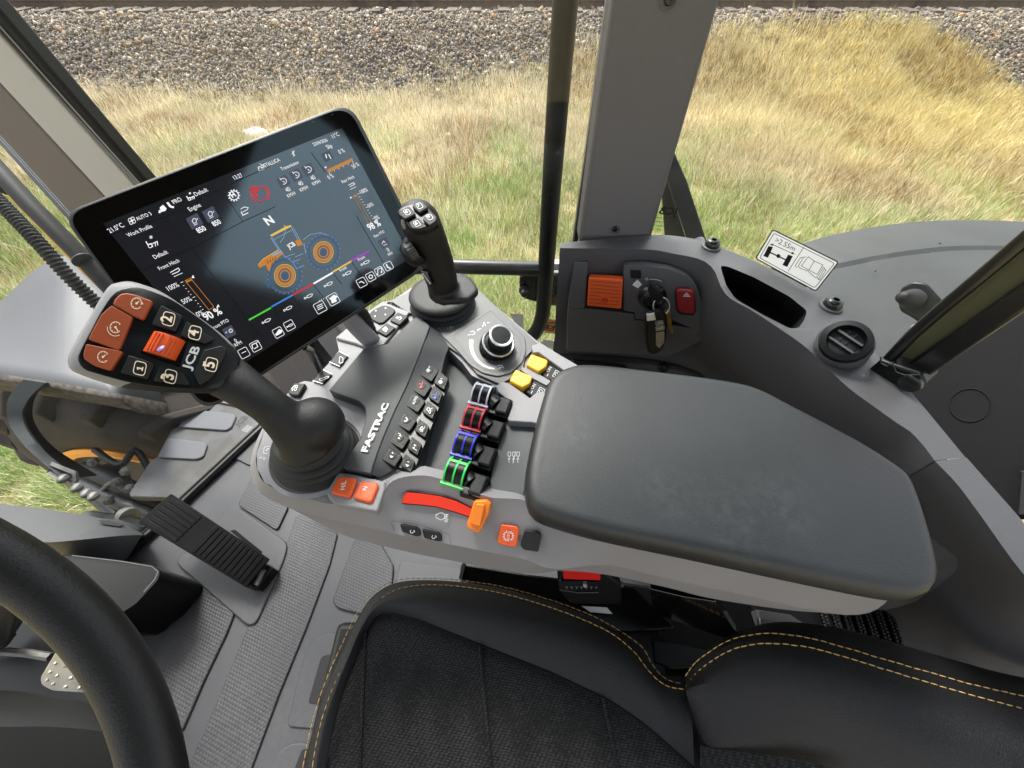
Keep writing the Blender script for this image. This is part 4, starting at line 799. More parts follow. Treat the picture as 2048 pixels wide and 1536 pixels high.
# ================================================================ armrest console
def crk(pts, k):
    P = [np.array(p, float) for p in pts]; out = []
    for i in range(len(P)-1):
        p1, p2 = P[i], P[i+1]; p0 = P[i-1] if i else 2*p1-p2; p3 = P[i+2] if i+2 < len(P) else 2*p2-p1
        for j in range(k):
            t = j/k; out.append(tuple(.5*((2*p1)+(-p0+p2)*t+(2*p0-5*p1+4*p2-p3)*t*t+(-p0+3*p1-3*p2+p3)*t**3)))
    out.append(tuple(P[-1])); return out
T0 = Pl((0,0,.70), (0,0,1))
def TP_(h): return Pl((0,0,.70+h), (0,0,1))
con = thing('armrest_console', 'long light grey armrest console with dark key panel, switches and padded armrest', 'armrest console', (0,.25,.5))
# control rows: px, py, z
Tr = [(600,765,.70),(560,812,.70),(530,860,.70),(513,908,.70),(515,938,.70),(530,966,.70),(580,988,.70),(632,1002,.70),(665,1008,.70),(720,1015,.70),(758,1003,.702),(785,962,.714),(848,951,.717),(913,969,.718),(979,994,.718),(1045,1000,.712),(1075,1028,.703),(1150,1060,.70),(1240,1086,.70),(1340,1108,.70),(1500,1140,.70),(1700,1180,.70),(1790,1175,.70),(1815,1100,.70)]
Er = [(592,768,.672),(550,818,.672),(519,868,.672),(502,918,.672),(504,952,.672),(522,988,.672),(575,1014,.672),(625,1029,.672),(665,1039,.672),(720,1051,.672),(777,1064,.672),(800,1070,.672),(850,1079,.672),(902,1089,.672),(975,1104,.672),(1050,1119,.672),(1088,1134,.67),(1124,1138,.667),(1216,1131,.664),(1334,1157,.66),(1460,1184,.655),(1691,1230,.64),(1779,1197,.64),(1800,1110,.64)]
Br = [(625,790,.62),(585,830,.62),(560,880,.62),(545,925,.62),(550,955,.62),(565,990,.62),(610,1030,.62),(655,1055,.62),(695,1073,.62),(750,1088,.62),(804,1101,.62),(830,1107,.62),(870,1115,.62),(913,1123,.62),(975,1136,.62),(1040,1146,.62),(1085,1146,.62),(1124,1141,.62),(1216,1150,.615),(1334,1175,.61),(1440,1200,.61),(1640,1225,.61),(1720,1200,.61),(1760,1110,.61)]
Mr = []
for i, (t, e) in enumerate(zip(Tr, Er)): Mr.append(tuple(t[k]+(e[k]-t[k])*.25 for k in range(3)))
for i, q in {11:(803,986,.699),12:(860,984,.701),13:(925,1003,.702),14:(985,1029,.700),15:(1050,1040,.698)}.items(): Mr[i] = q
Cr = [tuple(t[k]+(m[k]-t[k])*.12 for k in range(3)) for t, m in zip(Tr, Mr)]
E2 = [(a+ (b_-a)*.08, c+(d-c)*.08, e-.004) for (a, c, e), (b_, d, f) in zip(Er, Br)]
def row(r, k=5): return [Pz(*q) for q in crk(r, k)]
mb = MB(); rows = [row(Tr), row(Cr), row(Mr), row([tuple(m[k]+(e[k]-m[k])*.93 for k in range(3)) for m, e in zip(Mr, Er)]), row(Er), row(E2), row(Br)]
mb.loft(rows, M('grey_light'), False, False, False)
mb.loft([rows[-1], [p+Vector((.03,.05,-.01)) for p in rows[-1]]], M('grey_mid'), False, False, False)
mb.build('near_shell', con, smooth=32)
far = [(1825,1040),(1800,975),(1740,930),(1600,850),(1500,800),(1330,762),(1173,741),(1080,687),(985,607),(906,542),(845,560),(783,602),(766,603),(725,630),(716,642),(695,656),(672,675),(678,701),(662,722),(640,745),(625,764),(609,762)]
inner = [(1815,1100),(1790,1175),(1700,1180),(1500,1140),(1340,1108),(1240,1086),(1150,1060),(1075,1026),(1045,985),(985,970),(915,948),(850,932),(795,938),(758,1003),(720,1015),(665,1008),(632,1002),(580,988),(530,966),(515,938),(513,908),(530,860),(560,812),(600,765)]
bayh = z(4,(925,420),(1040,530),(1110,625),(1275,700),(1388,805),(1335,960),(1255,1455),(1130,1422),(960,1382),(760,1328),(715,1280))
mb = MB(); op = T0.pts(inner[::-1]+far); holed(mb, op, [T0.pts(rnd(bayh, 4, 3))], M('grey_light'))
fp = [Pz(x, y, .70) for x, y in [(600,765)]+far[::-1]+[(1815,1100)]]
mb.loft([fp, [p+Vector((0,0,-.05)) for p in fp], [p+Vector((0,-.03,-.10)) for p in fp]], M('grey_light'), False, False, False)
# inner side of the raised rim by the throttle
ra = [Pz(*q) for q in crk([(758,1003,.702),(785,962,.714),(848,951,.717),(913,969,.718),(979,994,.718),(1045,1000,.712),(1075,1028,.703)], 5)]
rb = [Pz(*q) for q in crk([(757,985,.700),(793,945,.700),(850,934,.700),(915,950,.700),(985,972,.700),(1047,986,.700),(1075,1024,.700)], 5)]
mb.loft([rb, ra], M('grey_light'), False, False, False); mb.build('top_shell', con, bevel=.0015)
def ppr(name, pts, z0, z1, mt, parent=con, bevel=.0015, r=3, seg=2, reg=None, top=None):
    """upright slab whose top outline is traced at height z1"""
    if reg: pts = z(reg, *pts)
    if r: pts = rnd(pts, r)
    P = [Pz(x, y, z1) for x, y in pts]; mb = MB(); mb.prism(P, (0,0,z0-z1), M(mt)); return mb.build(name, parent, bevel=bevel, seg=seg)
# dark key panel with raised lettering
ppr('key_panel_cover', [(62,735),(320,425),(490,395),(700,193),(745,205),(805,262),(745,430),(640,690),(540,900),(450,1110),(385,1290),(372,1345),(180,1305),(158,1285),(165,1255),(215,1200),(290,1090),(330,960),(335,900),(325,850),(280,810),(190,780)], .695, .715, 'grey_dark', reg=4, bevel=.003, seg=4, r=4)
sl = z(4,(745,200),(800,240),(935,395),(935,430),(900,560),(930,650),(700,1330),(560,1300),(430,1370),(375,1350))
hi = z(4,(730,210),(775,240),(805,262),(790,330),(745,430),(700,540),(520,950),(450,1110),(385,1290),(372,1345))
mb = MB(); mb.loft([[Pz(x, y, .7135) for x, y in cr(hi, 24)], [Pz(x, y, .7045) for x, y in cr(z(4,(745,200),(830,240),(935,395),(925,450),(900,540),(880,620),(800,800),(700,1040),(560,1290),(430,1372)), 24)], [Pz(x, y, .695) for x, y in cr(z(4,(750,200),(835,240),(942,395),(932,450),(905,540),(885,620),(805,800),(705,1040),(565,1290),(430,1380)), 24)]], M('grey_dark'), False, False, False); mb.build('key_panel_slope', con, smooth=30)
TX = TP_(.0155); mb = MB(); mb.text(TX, 'FASTRAC', z(4,(345,1190))[0], z(4,(505,835))[0], M('white_print'), 0, hs=.62, ext=.0014, bold=.03); mb.build('raised_lettering', con)
mb = MB(); mb.text(TX, 'FASTRAC', z(4,(352,1196))[0], z(4,(511,841))[0], M('black_print'), -.0004, hs=.64, ext=.0008, bold=.045); mb.build('lettering_edge', con)
# black key bed and keys
ppr('key_bed', [(775,518),(870,585),(940,645),(945,680),(690,1330),(600,1310),(460,1250),(442,1215)], .698, .7058, 'black_plastic', reg=4, r=4)
LK = [(795,580),(742,692),(695,805),(632,945),(580,1075),(525,1205)]; RK = [(885,665),(845,770),(800,880),(745,1015),(690,1145),(640,1270)]
lo_ = [(-20,-55),(68,6),(18,80),(-68,30)]; ro_ = [(-15,-65),(48,-17),(20,58),(-48,10)]
KT = TP_(.0112)
mat('icon_red', srgb(225,45,50), .5); mat('icon_blue', srgb(70,90,235), .5)
for j, (L_, off) in enumerate(((LK, lo_), (RK, ro_))):
    for i, (cx, cy) in enumerate(L_):
        pts = [(cx+a*1.13, cy+b_*1.13) for a, b_ in off]
        o = ppr('key', pts, .703, .7108, 'black_soft', reg=4, r=3, bevel=.0012)
        mb = MB(); c = z(4,(cx, cy))[0]; P = [KT.px(*q, -.0003) for q in circ(c[0], c[1], 8.3, 8.3, 24)]; mb.ring(P, .0005, M('black_plastic'), 6); mb.build('key_dish', con)
def up_(c, pts, s=1.0, rot=-65):
    """small icon: points in px about c, rotated so that its 'up' follows the console"""
    a = R(rot+90-90); ca, sa = math.cos(a), math.sin(a)
    return [(c[0]+s*(x*ca-y*sa), c[1]+s*(x*sa+y*ca)) for x, y in pts]
mb = MB(); wp = M('white_print')
def kc(j, i): return z(4,(LK if j == 0 else RK)[i])[0]
def fan(c, mt, sg, s=1):
    for a in (0,90,180,270): mb.stroke(KT, [(c[0]-1+2.1*math.cos(R(a+t))*s+1.6*math.cos(R(a))*s, c[1]+2+2.1*math.sin(R(a+t))*s+1.6*math.sin(R(a))*s) for t in (0,72,144,216,288)], .9, mt, .0004, True)
    mb.stroke(KT, [(c[0]-1,c[1]-5),(c[0]+3,c[1]-4)], 1, mt); 
    if sg: mb.stroke(KT, [(c[0]+1.6,c[1]-7),(c[0]+.4,c[1]-2.4)], 1, mt)
fan(kc(0,0), wp, 1); fan(kc(1,0), wp, 0)
for (j, i, m_, pl_) in ((0,1,'icon_red',1),(1,1,'icon_blue',0)):
    c = kc(j, i); mb.stroke(KT, [(c[0]+3,c[1]-6),(c[0]-.5,c[1]+4)], 1.4, M(m_)); mb.fill(KT, circ(c[0]-1,c[1]+4.5,2.4,n=10), M(m_)); mb.stroke(KT, [(c[0]-5,c[1]-2),(c[0]-1,c[1]-1)], 1.2, M(m_))
    if pl_: mb.stroke(KT, [(c[0]-2.6,c[1]-3.6),(c[0]-3.6,c[1]+.6)], 1.2, M(m_))
c = kc(0,2); mb.text(KT, 'AUTO', (c[0]-1.5,c[1]+9), (c[0]+5.5,c[1]-7), wp, bold=.01)
c = kc(1,2); mb.stroke(KT, circ(c[0]-2,c[1]-2,3.2,n=10), 1.3, wp, .0004, True); mb.stroke(KT, [(c[0]-2,c[1]+2),(c[0]+1,c[1]+6),(c[0]+3,c[1])], 1.6, wp); mb.stroke(KT, [(c[0]+6,c[1]-5),(c[0]+2,c[1]-2)], 1.2, wp)
c = kc(0,3); mb.stroke(KT, [(c[0]-1,c[1]-4),(c[0]+2,c[1]+1),(c[0]-1,c[1]+4),(c[0]-4,c[1]+3)], 2.4, wp)
c = kc(1,3); mb.text(KT, 'SRC', (c[0]+1,c[1]+7), (c[0]+6,c[1]-4), wp, bold=.01); mb.stroke(KT, [(c[0]-4,c[1]+3),(c[0]-2,c[1]-2),(c[0]+1,c[1]-5)], 1.4, wp)
for (j, i, s_) in ((0,4,1),(1,4,-1)):
    c = kc(j, i)
    for k in (-1, 1): q = (c[0]+1.2*k, c[1]-2.6*k); mb.fill(KT, [(q[0]-2.4,q[1]+s_*1.0-1),(q[0]+2.8,q[1]+s_*1.0+1),(q[0]+.9*s_,q[1]-2.6*s_)], wp)
    mb.stroke(KT, [(c[0]-1.2*s_-1,c[1]-6.5*s_-1),(c[0]+4-1.2*s_,c[1]-6.5*s_+1.2)], 1.1, wp)
for (j, i, p_) in ((0,5,1),(1,5,0)):
    c = kc(j, i); mb.fill(KT, [(c[0]-3,c[1]+1),(c[0]+2,c[1]+3),(c[0]+1,c[1]+6.5),(c[0]-3,c[1]+5)], wp); mb.stroke(KT, [(c[0]-4,c[1]+1),(c[0]+3,c[1]+3.5)], 1, wp); mb.stroke(KT, [(c[0]-.5,c[1]-4.5),(c[0]+3.6,c[1]-3)], 1.2, wp)
    if p_: mb.stroke(KT, [(c[0]+2.3,c[1]-6),(c[0]+.9,c[1]-1.6)], 1.2, wp)
mb.build('key_icons', con)
# bay floor below the paddles, right hand plate
mb = MB(); bt_ = T0.pts(rnd(bayh, 4, 3)); bc_ = sum(bt_, Vector())/len(bt_); mb.loft([bt_, [bc_+(p-bc_)*.97+Vector((0,0,-.003)) for p in bt_], [bc_+(p-bc_)*.93+Vector((0,0,-.018)) for p in bt_]], M('grey_mid'), False, True); mb.build('paddle_bay', con, smooth=50)
ppr('symbol_plate', [(1350,955),(1560,975),(1575,1020),(1490,1520),(1280,1510),(1235,1470),(1260,1300)], .699, .7045, 'grey_mid', reg=4, r=5)
mb = MB(); SPn = TP_(.0047)
for i in range(3):
    cx = 1385+i*32; mb.stroke(SPn, rnd(z(4,(cx-10,1185),(cx+10,1185),(cx+10,1215),(cx-10,1215)), 1), .8, wp, .0003, True); mb.stroke(SPn, z(4,(cx,1215),(cx,1230)), .8, wp); mb.stroke(SPn, circ(*z(4,(cx-2,1237))[0], 1.6, n=10), .8, wp, .0003, True); mb.stroke(SPn, z(4,(cx-6,1250),(cx+2,1262)), .9, wp)
mb.stroke(SPn, z(4,(1432,1180),(1410,1268)), .6, wp); mb.build('cylinder_symbols', con)
# four coloured paddle switches
PC = [('p_white',(1185,728)),('p_red',(1130,900)),('p_blue',(1065,1092)),('p_green',(1000,1298))]
ux = (T0.px(*z(4,(1150,830))[0])-T0.px(*z(4,(1000,790))[0])).normalized(); uy = Vector((0,0,1)).cross(ux)
for nm, c in PC:
    q = z(4,c)[0]; o = Pz(q[0], q[1], .726)-Vector((0,0,.014)); lab = {'p_white':'paddle_switch'}.get(nm, 'paddle_switch')
    mb = MB(); rr = [(.0001,-.0118),(.0140,-.0118),(.0158,-.0098),(.0158,.0098),(.0140,.0118),(.0001,.0118)]; mb.lathe(o, ux, rr, M('black_plastic'), 36); pd = mb.build('paddle_switch', con); pd['label'] = {'p_white':'paddle with white stripes','p_red':'paddle with red stripes','p_blue':'paddle with blue stripes','p_green':'paddle with green stripes'}[nm]
    mb = MB()
    for s in (-.0106, 0, .0106):
        rings = []
        for a in range(-20, 171, 10): d = (-uy)*math.cos(R(a))+Vector((0,0,1))*math.sin(R(a)); wd = .0010; rings.append([o+ux*(s-wd)+d*.0150, o+ux*(s+wd)+d*.0150, o+ux*(s+wd)+d*.0166, o+ux*(s-wd)+d*.0166])
        mb.loft(rings, M(nm))
    d = (-uy)*math.cos(R(8))+Vector((0,0,1))*math.sin(R(8)); mb.box(o+d*.0170, ux*.027, Vector((0,0,.0045)), uy*.0035, M(nm)); d = (-uy)*math.cos(R(112))+Vector((0,0,1))*math.sin(R(112)); mb.box(o+d*.0162, ux*.0215, uy*.003, Vector((0,0,.0018)), M(nm))
    mb.build('coloured_stripes', pd)
    mb = MB(); mb.lathe(o+ux*.0115, ux, [(.012,0),(.0125,.0015),(.009,.0022),(.0085,.0012),(.0001,.0014)], M('black_plastic'), 28); mb.build('side_disc', pd)
    bc = Pz(q[0]+.2734*135, q[1]+.2734*150, .705); mb = MB(); mb.box(bc+Vector((0,0,-.0065)), ux*.026+uy*.0, uy*.030, Vector((0,0,.030)), M('black_plastic')); mb.box(bc+ux*.004+Vector((0,0,.0105)), ux*.016, uy*.024, Vector((0,0,.006)), M('black_soft')); mb.build('switch_body', pd, bevel=.0025, seg=3)
    mb = MB(); mb.tube([o-Vector((0,0,.002))+ux*.006, bc+Vector((0,0,.006))-ux*.004], .011, M('black_plastic'), 12); mb.build('lever', pd, smooth=60)
# far plate with dial
ppr('far_plate', [(766,604),(783,600),(807,590),(845,568),(906,542),(940,562),(985,607),(1077,688),(1050,715),(1046,735),(1030,752),(1000,768),(955,748),(925,712),(893,690),(845,636)], .694, .7045, 'grey_side', r=2)
ppr('dial_plate', [(905,345),(1275,118),(1500,350),(1508,450),(1480,530),(1400,605),(1300,632),(1190,608),(1100,550),(1010,450)], .703, .7065, 'grey_side', reg=4, r=6, bevel=.0008)
DPl = TP_(.0065)
mb = MB(); mb.stroke(DPl, rnd(z(4,(975,335),(1250,150),(1460,355),(1478,440),(1450,510),(1390,575),(1290,600),(1200,580),(1120,530),(1040,430)), 5), .7, M('grey_dark'), .0003, True)
c = z(4,(1290,395))[0]; arc = lambda r, a0, a1, n=18, k=.98: [(c[0]+r*math.cos(R(a0+(a1-a0)*i/n)), c[1]+r*k*math.sin(R(a0+(a1-a0)*i/n))) for i in range(n+1)]
for i in range(18):
    a0 = 190-i*5.3; w_ = 30-i*1.3; p = arc(50.5, a0, a0-5.4, 1); mb.stroke(DPl, p, max(1.2, w_*.27), wp)
for pts in (((1080,330),(1105,325)), ((1100,305),(1120,300),(1135,315)), ((1150,290),(1180,280),(1150,300)), ((1190,270),(1200,235),(1212,262)), ((1222,240),(1240,238)), ((1110,330),(1135,318)), ((1300,555),(1330,550),(1345,572)), ((1305,575),(1340,560))): mb.stroke(DPl, z(4,*pts), 1.2, wp)
mb.stroke(TP_(.0047), z(4,(835,270),(875,285)), 1, M('grey_print')); mb.stroke(TP_(.0047), z(4,(845,255),(840,290)), 1, M('grey_print')); mb.stroke(TP_(.0047), z(4,(870,258),(862,292)), 1, M('grey_print')); mb.stroke(TP_(.0047), rnd(z(4,(935,255),(975,255),(975,295),(930,292)), 3), 1, M('grey_print'), .0003, True); mb.text(TP_(.0047), '1', z(4,(945,285))[0], z(4,(962,285))[0], M('grey_print'), hs=.5)
mb.build('printed_scale', con)
db = Pz(*z(4,(1288,425))[0], .7065); dtp = Pz(*z(4,(1326,332))[0], .742); dax = (dtp-db).normalized(); hD = (dtp-db).length; print('DIAL', dax, hD)
def knurl(mb, c, ax, r, h0, h1, n, mt):
    e = ax.orthogonal().normalized(); f = ax.cross(e); rings = []
    for hh in (h0, h1):
        rings.append([c+ax*hh+(e*math.cos(2*math.pi*i/(4*n))+f*math.sin(2*math.pi*i/(4*n)))*(r if i % 4 < 2 else r*.945) for i in range(4*n)])
    mb.loft(rings, mt)
mb = MB(); mb.lathe(db, dax, [(.0255,0),(.0255,.003),(.022,.004)], M('black_plastic'), 48); knurl(mb, db, dax, .0248, .003, .0165, 30, M('black_soft')); dl = mb.build('dial', con, smooth=30)
mb = MB(); mb.lathe(db+dax*.0165, dax, [(.0230,0),(.0234,.0012),(.0225,.0024),(.0208,.0018),(.0206,0)], M('chrome'), 48); mb.build('chrome_ring', dl)
mb = MB(); mb.lathe(db+dax*.0165, dax, [(.0205,0),(.0195,.0005),(.0001,.0008)], M('black_plastic'), 40); knurl(mb, db+dax*.0165, dax, .0158, 0, hD-.0175, 24, M('black_soft')); mb.build('inner_knob', dl, smooth=30)
mb = MB(); mb.lathe(dtp-dax*.0012, dax, [(.0150,-.0015),(.0168,-.0005),(.0168,.0012),(.0155,.0022),(.0138,.0016),(.0136,0)], M('chrome'), 40); mb.build('chrome_ring', dl)
mb = MB(); mb.lathe(dtp-dax*.0012, dax, [(.0137,.0002),(.0132,.0012),(.0001,.0016)], M('black_soft'), 36); mb.build('cap', dl)
# yellow guarded switches and grey rails
ppr('rail', [(1545,405),(1615,385),(1800,500),(1960,590),(1960,640),(1830,620),(1600,455),(1560,460)], .695, .714, 'grey_light', reg=4, bevel=.003, seg=3)
ppr('rail', [(1470,560),(1540,580),(1690,665),(1660,700),(1545,640),(1475,590)], .698, .7105, 'grey_light', reg=4, bevel=.002)
ppr('rail', [(1285,700),(1335,668),(1385,680),(1540,790),(1400,960),(1370,945),(1410,830),(1300,745)], .698, .712, 'grey_light', reg=4, bevel=.003, seg=3)
ppr('wedge', [(1640,740),(1680,830),(1620,990),(1560,968),(1385,958),(1370,940),(1470,840),(1580,752)], .698, .716, 'grey_light', reg=4, bevel=.003, seg=3)
for cp, bd, tx in ((((1545,464),(1668,512),(1655,560),(1600,596),(1508,545)), ((1615,595),(1690,540),(1795,600),(1760,690),(1640,640)), (1655,610)), (((1430,578),(1552,630),(1540,680),(1482,712),(1385,662)), ((1495,735),(1565,655),(1680,710),(1650,790),(1560,790)), (1540,735))):
    o = ppr('guard_switch_body', bd, .70, .708, 'black_soft', reg=4, r=3, bevel=.002)
    g_ = ppr('yellow_guard', cp, .703, .7155, 'yellow', parent=o, reg=4, r=4, bevel=.003, seg=3)
    mb = MB(); KS = TP_(.0082); a, b_ = z(4,(tx[0]+18,tx[1]-8),(tx[0]+42,tx[1]-42)); mb.text(KS, 'ON', a, b_, wp)
    mb.stroke(KS, z(4,(tx[0]+5,tx[1]+20),(tx[0]+15,tx[1]+2)), 1, wp); mb.stroke(KS, rnd(z(4,(tx[0]+45,tx[1]+20),(tx[0]+70,tx[1]-25),(tx[0]+105,tx[1]-5),(tx[0]+85,tx[1]+35)), 1), .9, wp, .0003, True); mb.stroke(KS, circ(*z(4,(tx[0]+75,tx[1]+5))[0], 3), .9, wp, .0003, True); mb.build('switch_symbol', o)
# nav pad, buttons, rockers at the front edge
ppr('nav_block', [(1370,270),(1440,190),(1720,20),(1830,15),(2048,150),(1930,300),(1710,575),(1480,610),(1360,560),(1100,490),(1100,470),(1250,362),(1340,355)], .694, .7045, 'grey_light', reg=22, bevel=.002)
NV = .7075
ppr('direction_pad', [(1700,65),(1790,78),(1860,120),(1850,160),(1710,290),(1650,300),(1505,220),(1510,190),(1580,120)], .70, NV, 'black_soft', reg=22, r=4)
ppr('back_button', [(1890,152),(2030,208),(1915,322),(1785,262)], .70, NV, 'black_soft', reg=22, r=3); ppr('home_button', [(1750,290),(1866,352),(1742,466),(1618,400)], .70, NV, 'black_soft', reg=22, r=3)
NP = TP_(.0076); mb = MB()
for q in ((1735,103),(1610,135),(1733,185),(1600,208)): mb.fill(NP, circ(*z(22,q)[0], 1.6, n=8), wp)
mb.stroke(NP, z(22,(1885,225),(1930,215),(1938,235),(1905,255)), 1.3, wp); mb.fill(NP, z(22,(1862,228),(1890,205),(1900,245)), wp)
mb.fill(NP, z(22,(1690,375),(1735,335),(1768,375),(1755,385),(1745,410),(1720,400),(1705,390)), wp); mb.build('button_symbols', con)
mb = MB(); a = Pz(*z(22,(1375,335))[0], .704); b_ = Pz(*z(22,(1530,390))[0], .704); wx = (b_-a).normalized(); knurl(mb, (a+b_)/2-wx*.008, wx, .0105, 0, .016, 14, M('black_plastic')); mb.build('thumbwheel', con, smooth=30)
mb = MB(); mb.prism([Pz(x, y, .69) for x, y in z(22,(1095,480),(1360,565),(1270,690),(1150,645))], (0,0,-.03), M('grey_mid')); mb.build('step', con, bevel=.002)
for pts, ic in ((((1140,655),(1255,715),(1150,850),(1015,790)), ((1140,810),(1150,720),(1190,740),(1190,800))), (((935,892),(1050,950),(930,1070),(800,1030)), ((880,1015),(1000,975),(1010,990),(900,1035)))):
    o = ppr('implement_key', pts, .68, .703, 'black_soft', reg=22, r=2, bevel=.0012)
    mb = MB(); IP = TP_(.0032); mb.stroke(IP, rnd(z(22,*ic), 2), 1, wp, .0003, True); a, b_, c_, d_ = z(22,*pts); mb.stroke(IP, [a, b_], 1.6, wp); mb.stroke(IP, [d_, c_], 1.6, wp); mb.build('white_lines', o)
ppr('mirror_button', [(565,1055),(712,1068),(620,1222),(530,1215),(478,1185)], .698, .7062, 'black_soft', reg=22, r=3)
mb = MB(); IP = TP_(.0064); mb.stroke(IP, z(22,(575,1090),(535,1130),(545,1165)), 1.2, wp); mb.stroke(IP, circ(*z(22,(595,1105))[0], 2.4, n=10), 1.1, wp, .0003, True); mb.stroke(IP, circ(*z(22,(580,1140))[0], 2.8, n=10), 1.1, wp, .0003, True); mb.build('button_symbols', con)
# icons on the light rim left of the boot
mb = MB(); IP = TP_(.0002); mb.stroke(IP, rnd(z(3,(1195,1035),(1250,1030),(1245,1070),(1190,1075)), 3), 1, wp, .0003, True); mb.stroke(IP, z(3,(1205,1060),(1215,1045),(1235,1050),(1238,1042)), 1.6, wp); mb.stroke(IP, z(3,(1165,1100),(1185,1098)), 1, wp); mb.stroke(IP, z(3,(1210,1105),(1225,1095)), 1, wp); mb.stroke(IP, circ(*z(3,(1195,1103))[0], 2, n=8), 1, wp, .0003, True); mb.build('rim_symbols', con)
# orange buttons block
ppr('button_block', [(128,162),(265,176),(480,232),(472,285),(418,450),(100,392),(48,330),(50,300)], .695, .7085, 'grey_light', reg=14, r=5, bevel=.003, seg=3)
for pts, tx, pa, pb in ((((132,192),(262,202),(268,225),(226,335),(205,345),(85,315),(80,295)), 'H/L', (180,290), (192,225)), (((292,226),(412,232),(427,255),(380,375),(355,382),(246,352),(242,330)), 'N', (335,297), (348,270))):
    o = ppr('orange_button', pts, .70, .7125, 'orange', reg=14, r=4, bevel=.002, seg=3)
    mb = MB(); BP_ = TP_(.0125); q = [sum(v)/len(pts) for v in zip(*z(14,*pts))]; mb.ring([BP_.px(*k, -.0002) for k in circ(q[0]+1, q[1]+1, 12, 11, 28)], .0005, M('orange'), 6); mb.text(BP_, tx, *z(14, pa, pb), wp, bold=.02, hs=1.0); mb.build('button_mark', o)
# throttle slot, lever and buttons on the sloping near face
TPn = plane3(Pz(803,986,.699), Pz(1050,1040,.698), Pz(902,1085,.6745))
TP = Pl(TPn.o+TPn.n*.0018, TPn.n)
slotp = z(14,(632,310),(760,322),(870,338),(990,372),(1115,432),(1092,485),(970,446),(850,412),(730,398),(598,388),(610,345))
mb = MB(); big = [(x+(x-870)*.02, y) for x, y in []]; mb.fill(TP, [(x-.0, y-2.2) for x, y in slotp[:6]]+[(x, y+2) for x, y in slotp[5:]], M('black_plastic'), 0); mb.build('slot_edge', con)
mb = MB(); mb.pprism(TP, slotp, .0008, M('red_glow')); mb.build('throttle_slot', con)
mb = MB(); lv = z(14,(1125,376),(1215,370),(1246,398),(1232,470),(1165,606),(1150,610),(1078,575),(1072,545),(1105,440)); mb.prism(TP.pts(rnd(lv, 3), .015), -TP.n*.014, M('orange_light')); mb.build('throttle_lever', con, bevel=.004, seg=3)
mb = MB(); mb.prism(TP.pts(rnd(z(14,(1140,395),(1205,400),(1170,560),(1095,540)), 3), .0185), -TP.n*.006, M('orange_light')); mb.build('lever_face', con, bevel=.003, seg=3)
TQ = plane3(Pz(*Mr[15]), Pz(1050,1117,.6725), Pz(902,1087,.673)); 
o = MB(); ab = z(14,(1325,546),(1435,560),(1457,582),(1440,698),(1420,714),(1308,692),(1295,668)); o.prism(TP.pts(rnd(ab, 4), .0035), -TP.n*.0035, M('orange')); o = o.build('orange_button', con, bevel=.0012)
mb = MB(); c = z(14,(1378,630))[0]; BP_ = Pl(TP.o+TP.n*.0035, TP.n)
mb.stroke(BP_, circ(c[0], c[1], 8.5, 8.5, 24), 1.0, wp, .0004, True)
for k in range(14): a = R(360*k/14+20); mb.stroke(BP_, [(c[0]+9*math.cos(a), c[1]+9*math.sin(a)), (c[0]+11.3*math.cos(a), c[1]+11.3*math.sin(a))], 2, wp)
mb.fill(BP_, [(c[0]-3.5,c[1]+12),(c[0]+3.5,c[1]+13),(c[0]+3.5,c[1]-13),(c[0]-2.5,c[1]-13)], M('orange'), .0006); mb.text(BP_, 'AUTO', (c[0]+1,c[1]+11), (c[0]+4,c[1]-9), wp, .0009, bold=.01); mb.fill(BP_, circ(*z(14,(1320,668))[0], 1.2, n=8), M('yellow')); mb.build('button_mark', o)
mb = MB(); mb.prism(TP.pts(rnd(z(14,(1497,586),(1602,600),(1622,625),(1597,748),(1490,732),(1463,700)), 4), .0025), -TP.n*.0035, M('black_print')); mb.build('blank_button', con, bevel=.001)
mb = MB(); mb.text(TP, 'RPM', *z(14,(935,528),(940,470)), wp, bold=.01, hs=1.2); mb.stroke(TP, z(14,(862,470),(870,462),(895,460),(912,475),(912,498),(890,512),(870,508),(862,498),(850,498),(848,472),(862,470)), 1.3, wp)
mb.stroke(TP, z(14,(515,520),(545,590)), .8, M('grey_mid')); mb.stroke(TP, z(14,(515,518),(700,540),(905,605),(945,618),(958,688)), .8, M('grey_mid')); mb.build('printed_marks', con)
for pts in (((583,545),(700,565),(728,590),(732,628),(705,632),(602,600)), ((745,582),(862,605),(885,625),(888,668),(860,668),(762,645))):
    mb = MB(); mb.prism(TP.pts(rnd(z(14,*pts), 2), .003), -TP.n*.004, M('black_soft')); o = mb.build('side_button', con, bevel=.001)
    mb = MB(); c = [sum(v)/len(pts) for v in zip(*z(14,*pts))]; BP_ = Pl(TP.o+TP.n*.003, TP.n); mb.stroke(BP_, circ(c[0]-1,c[1]+1,3.2,n=10)[:8], 1.1, wp); mb.stroke(BP_, [(c[0]+3,c[1]-2),(c[0]+5,c[1]+2)], 1.1, wp); mb.build('button_mark', o)
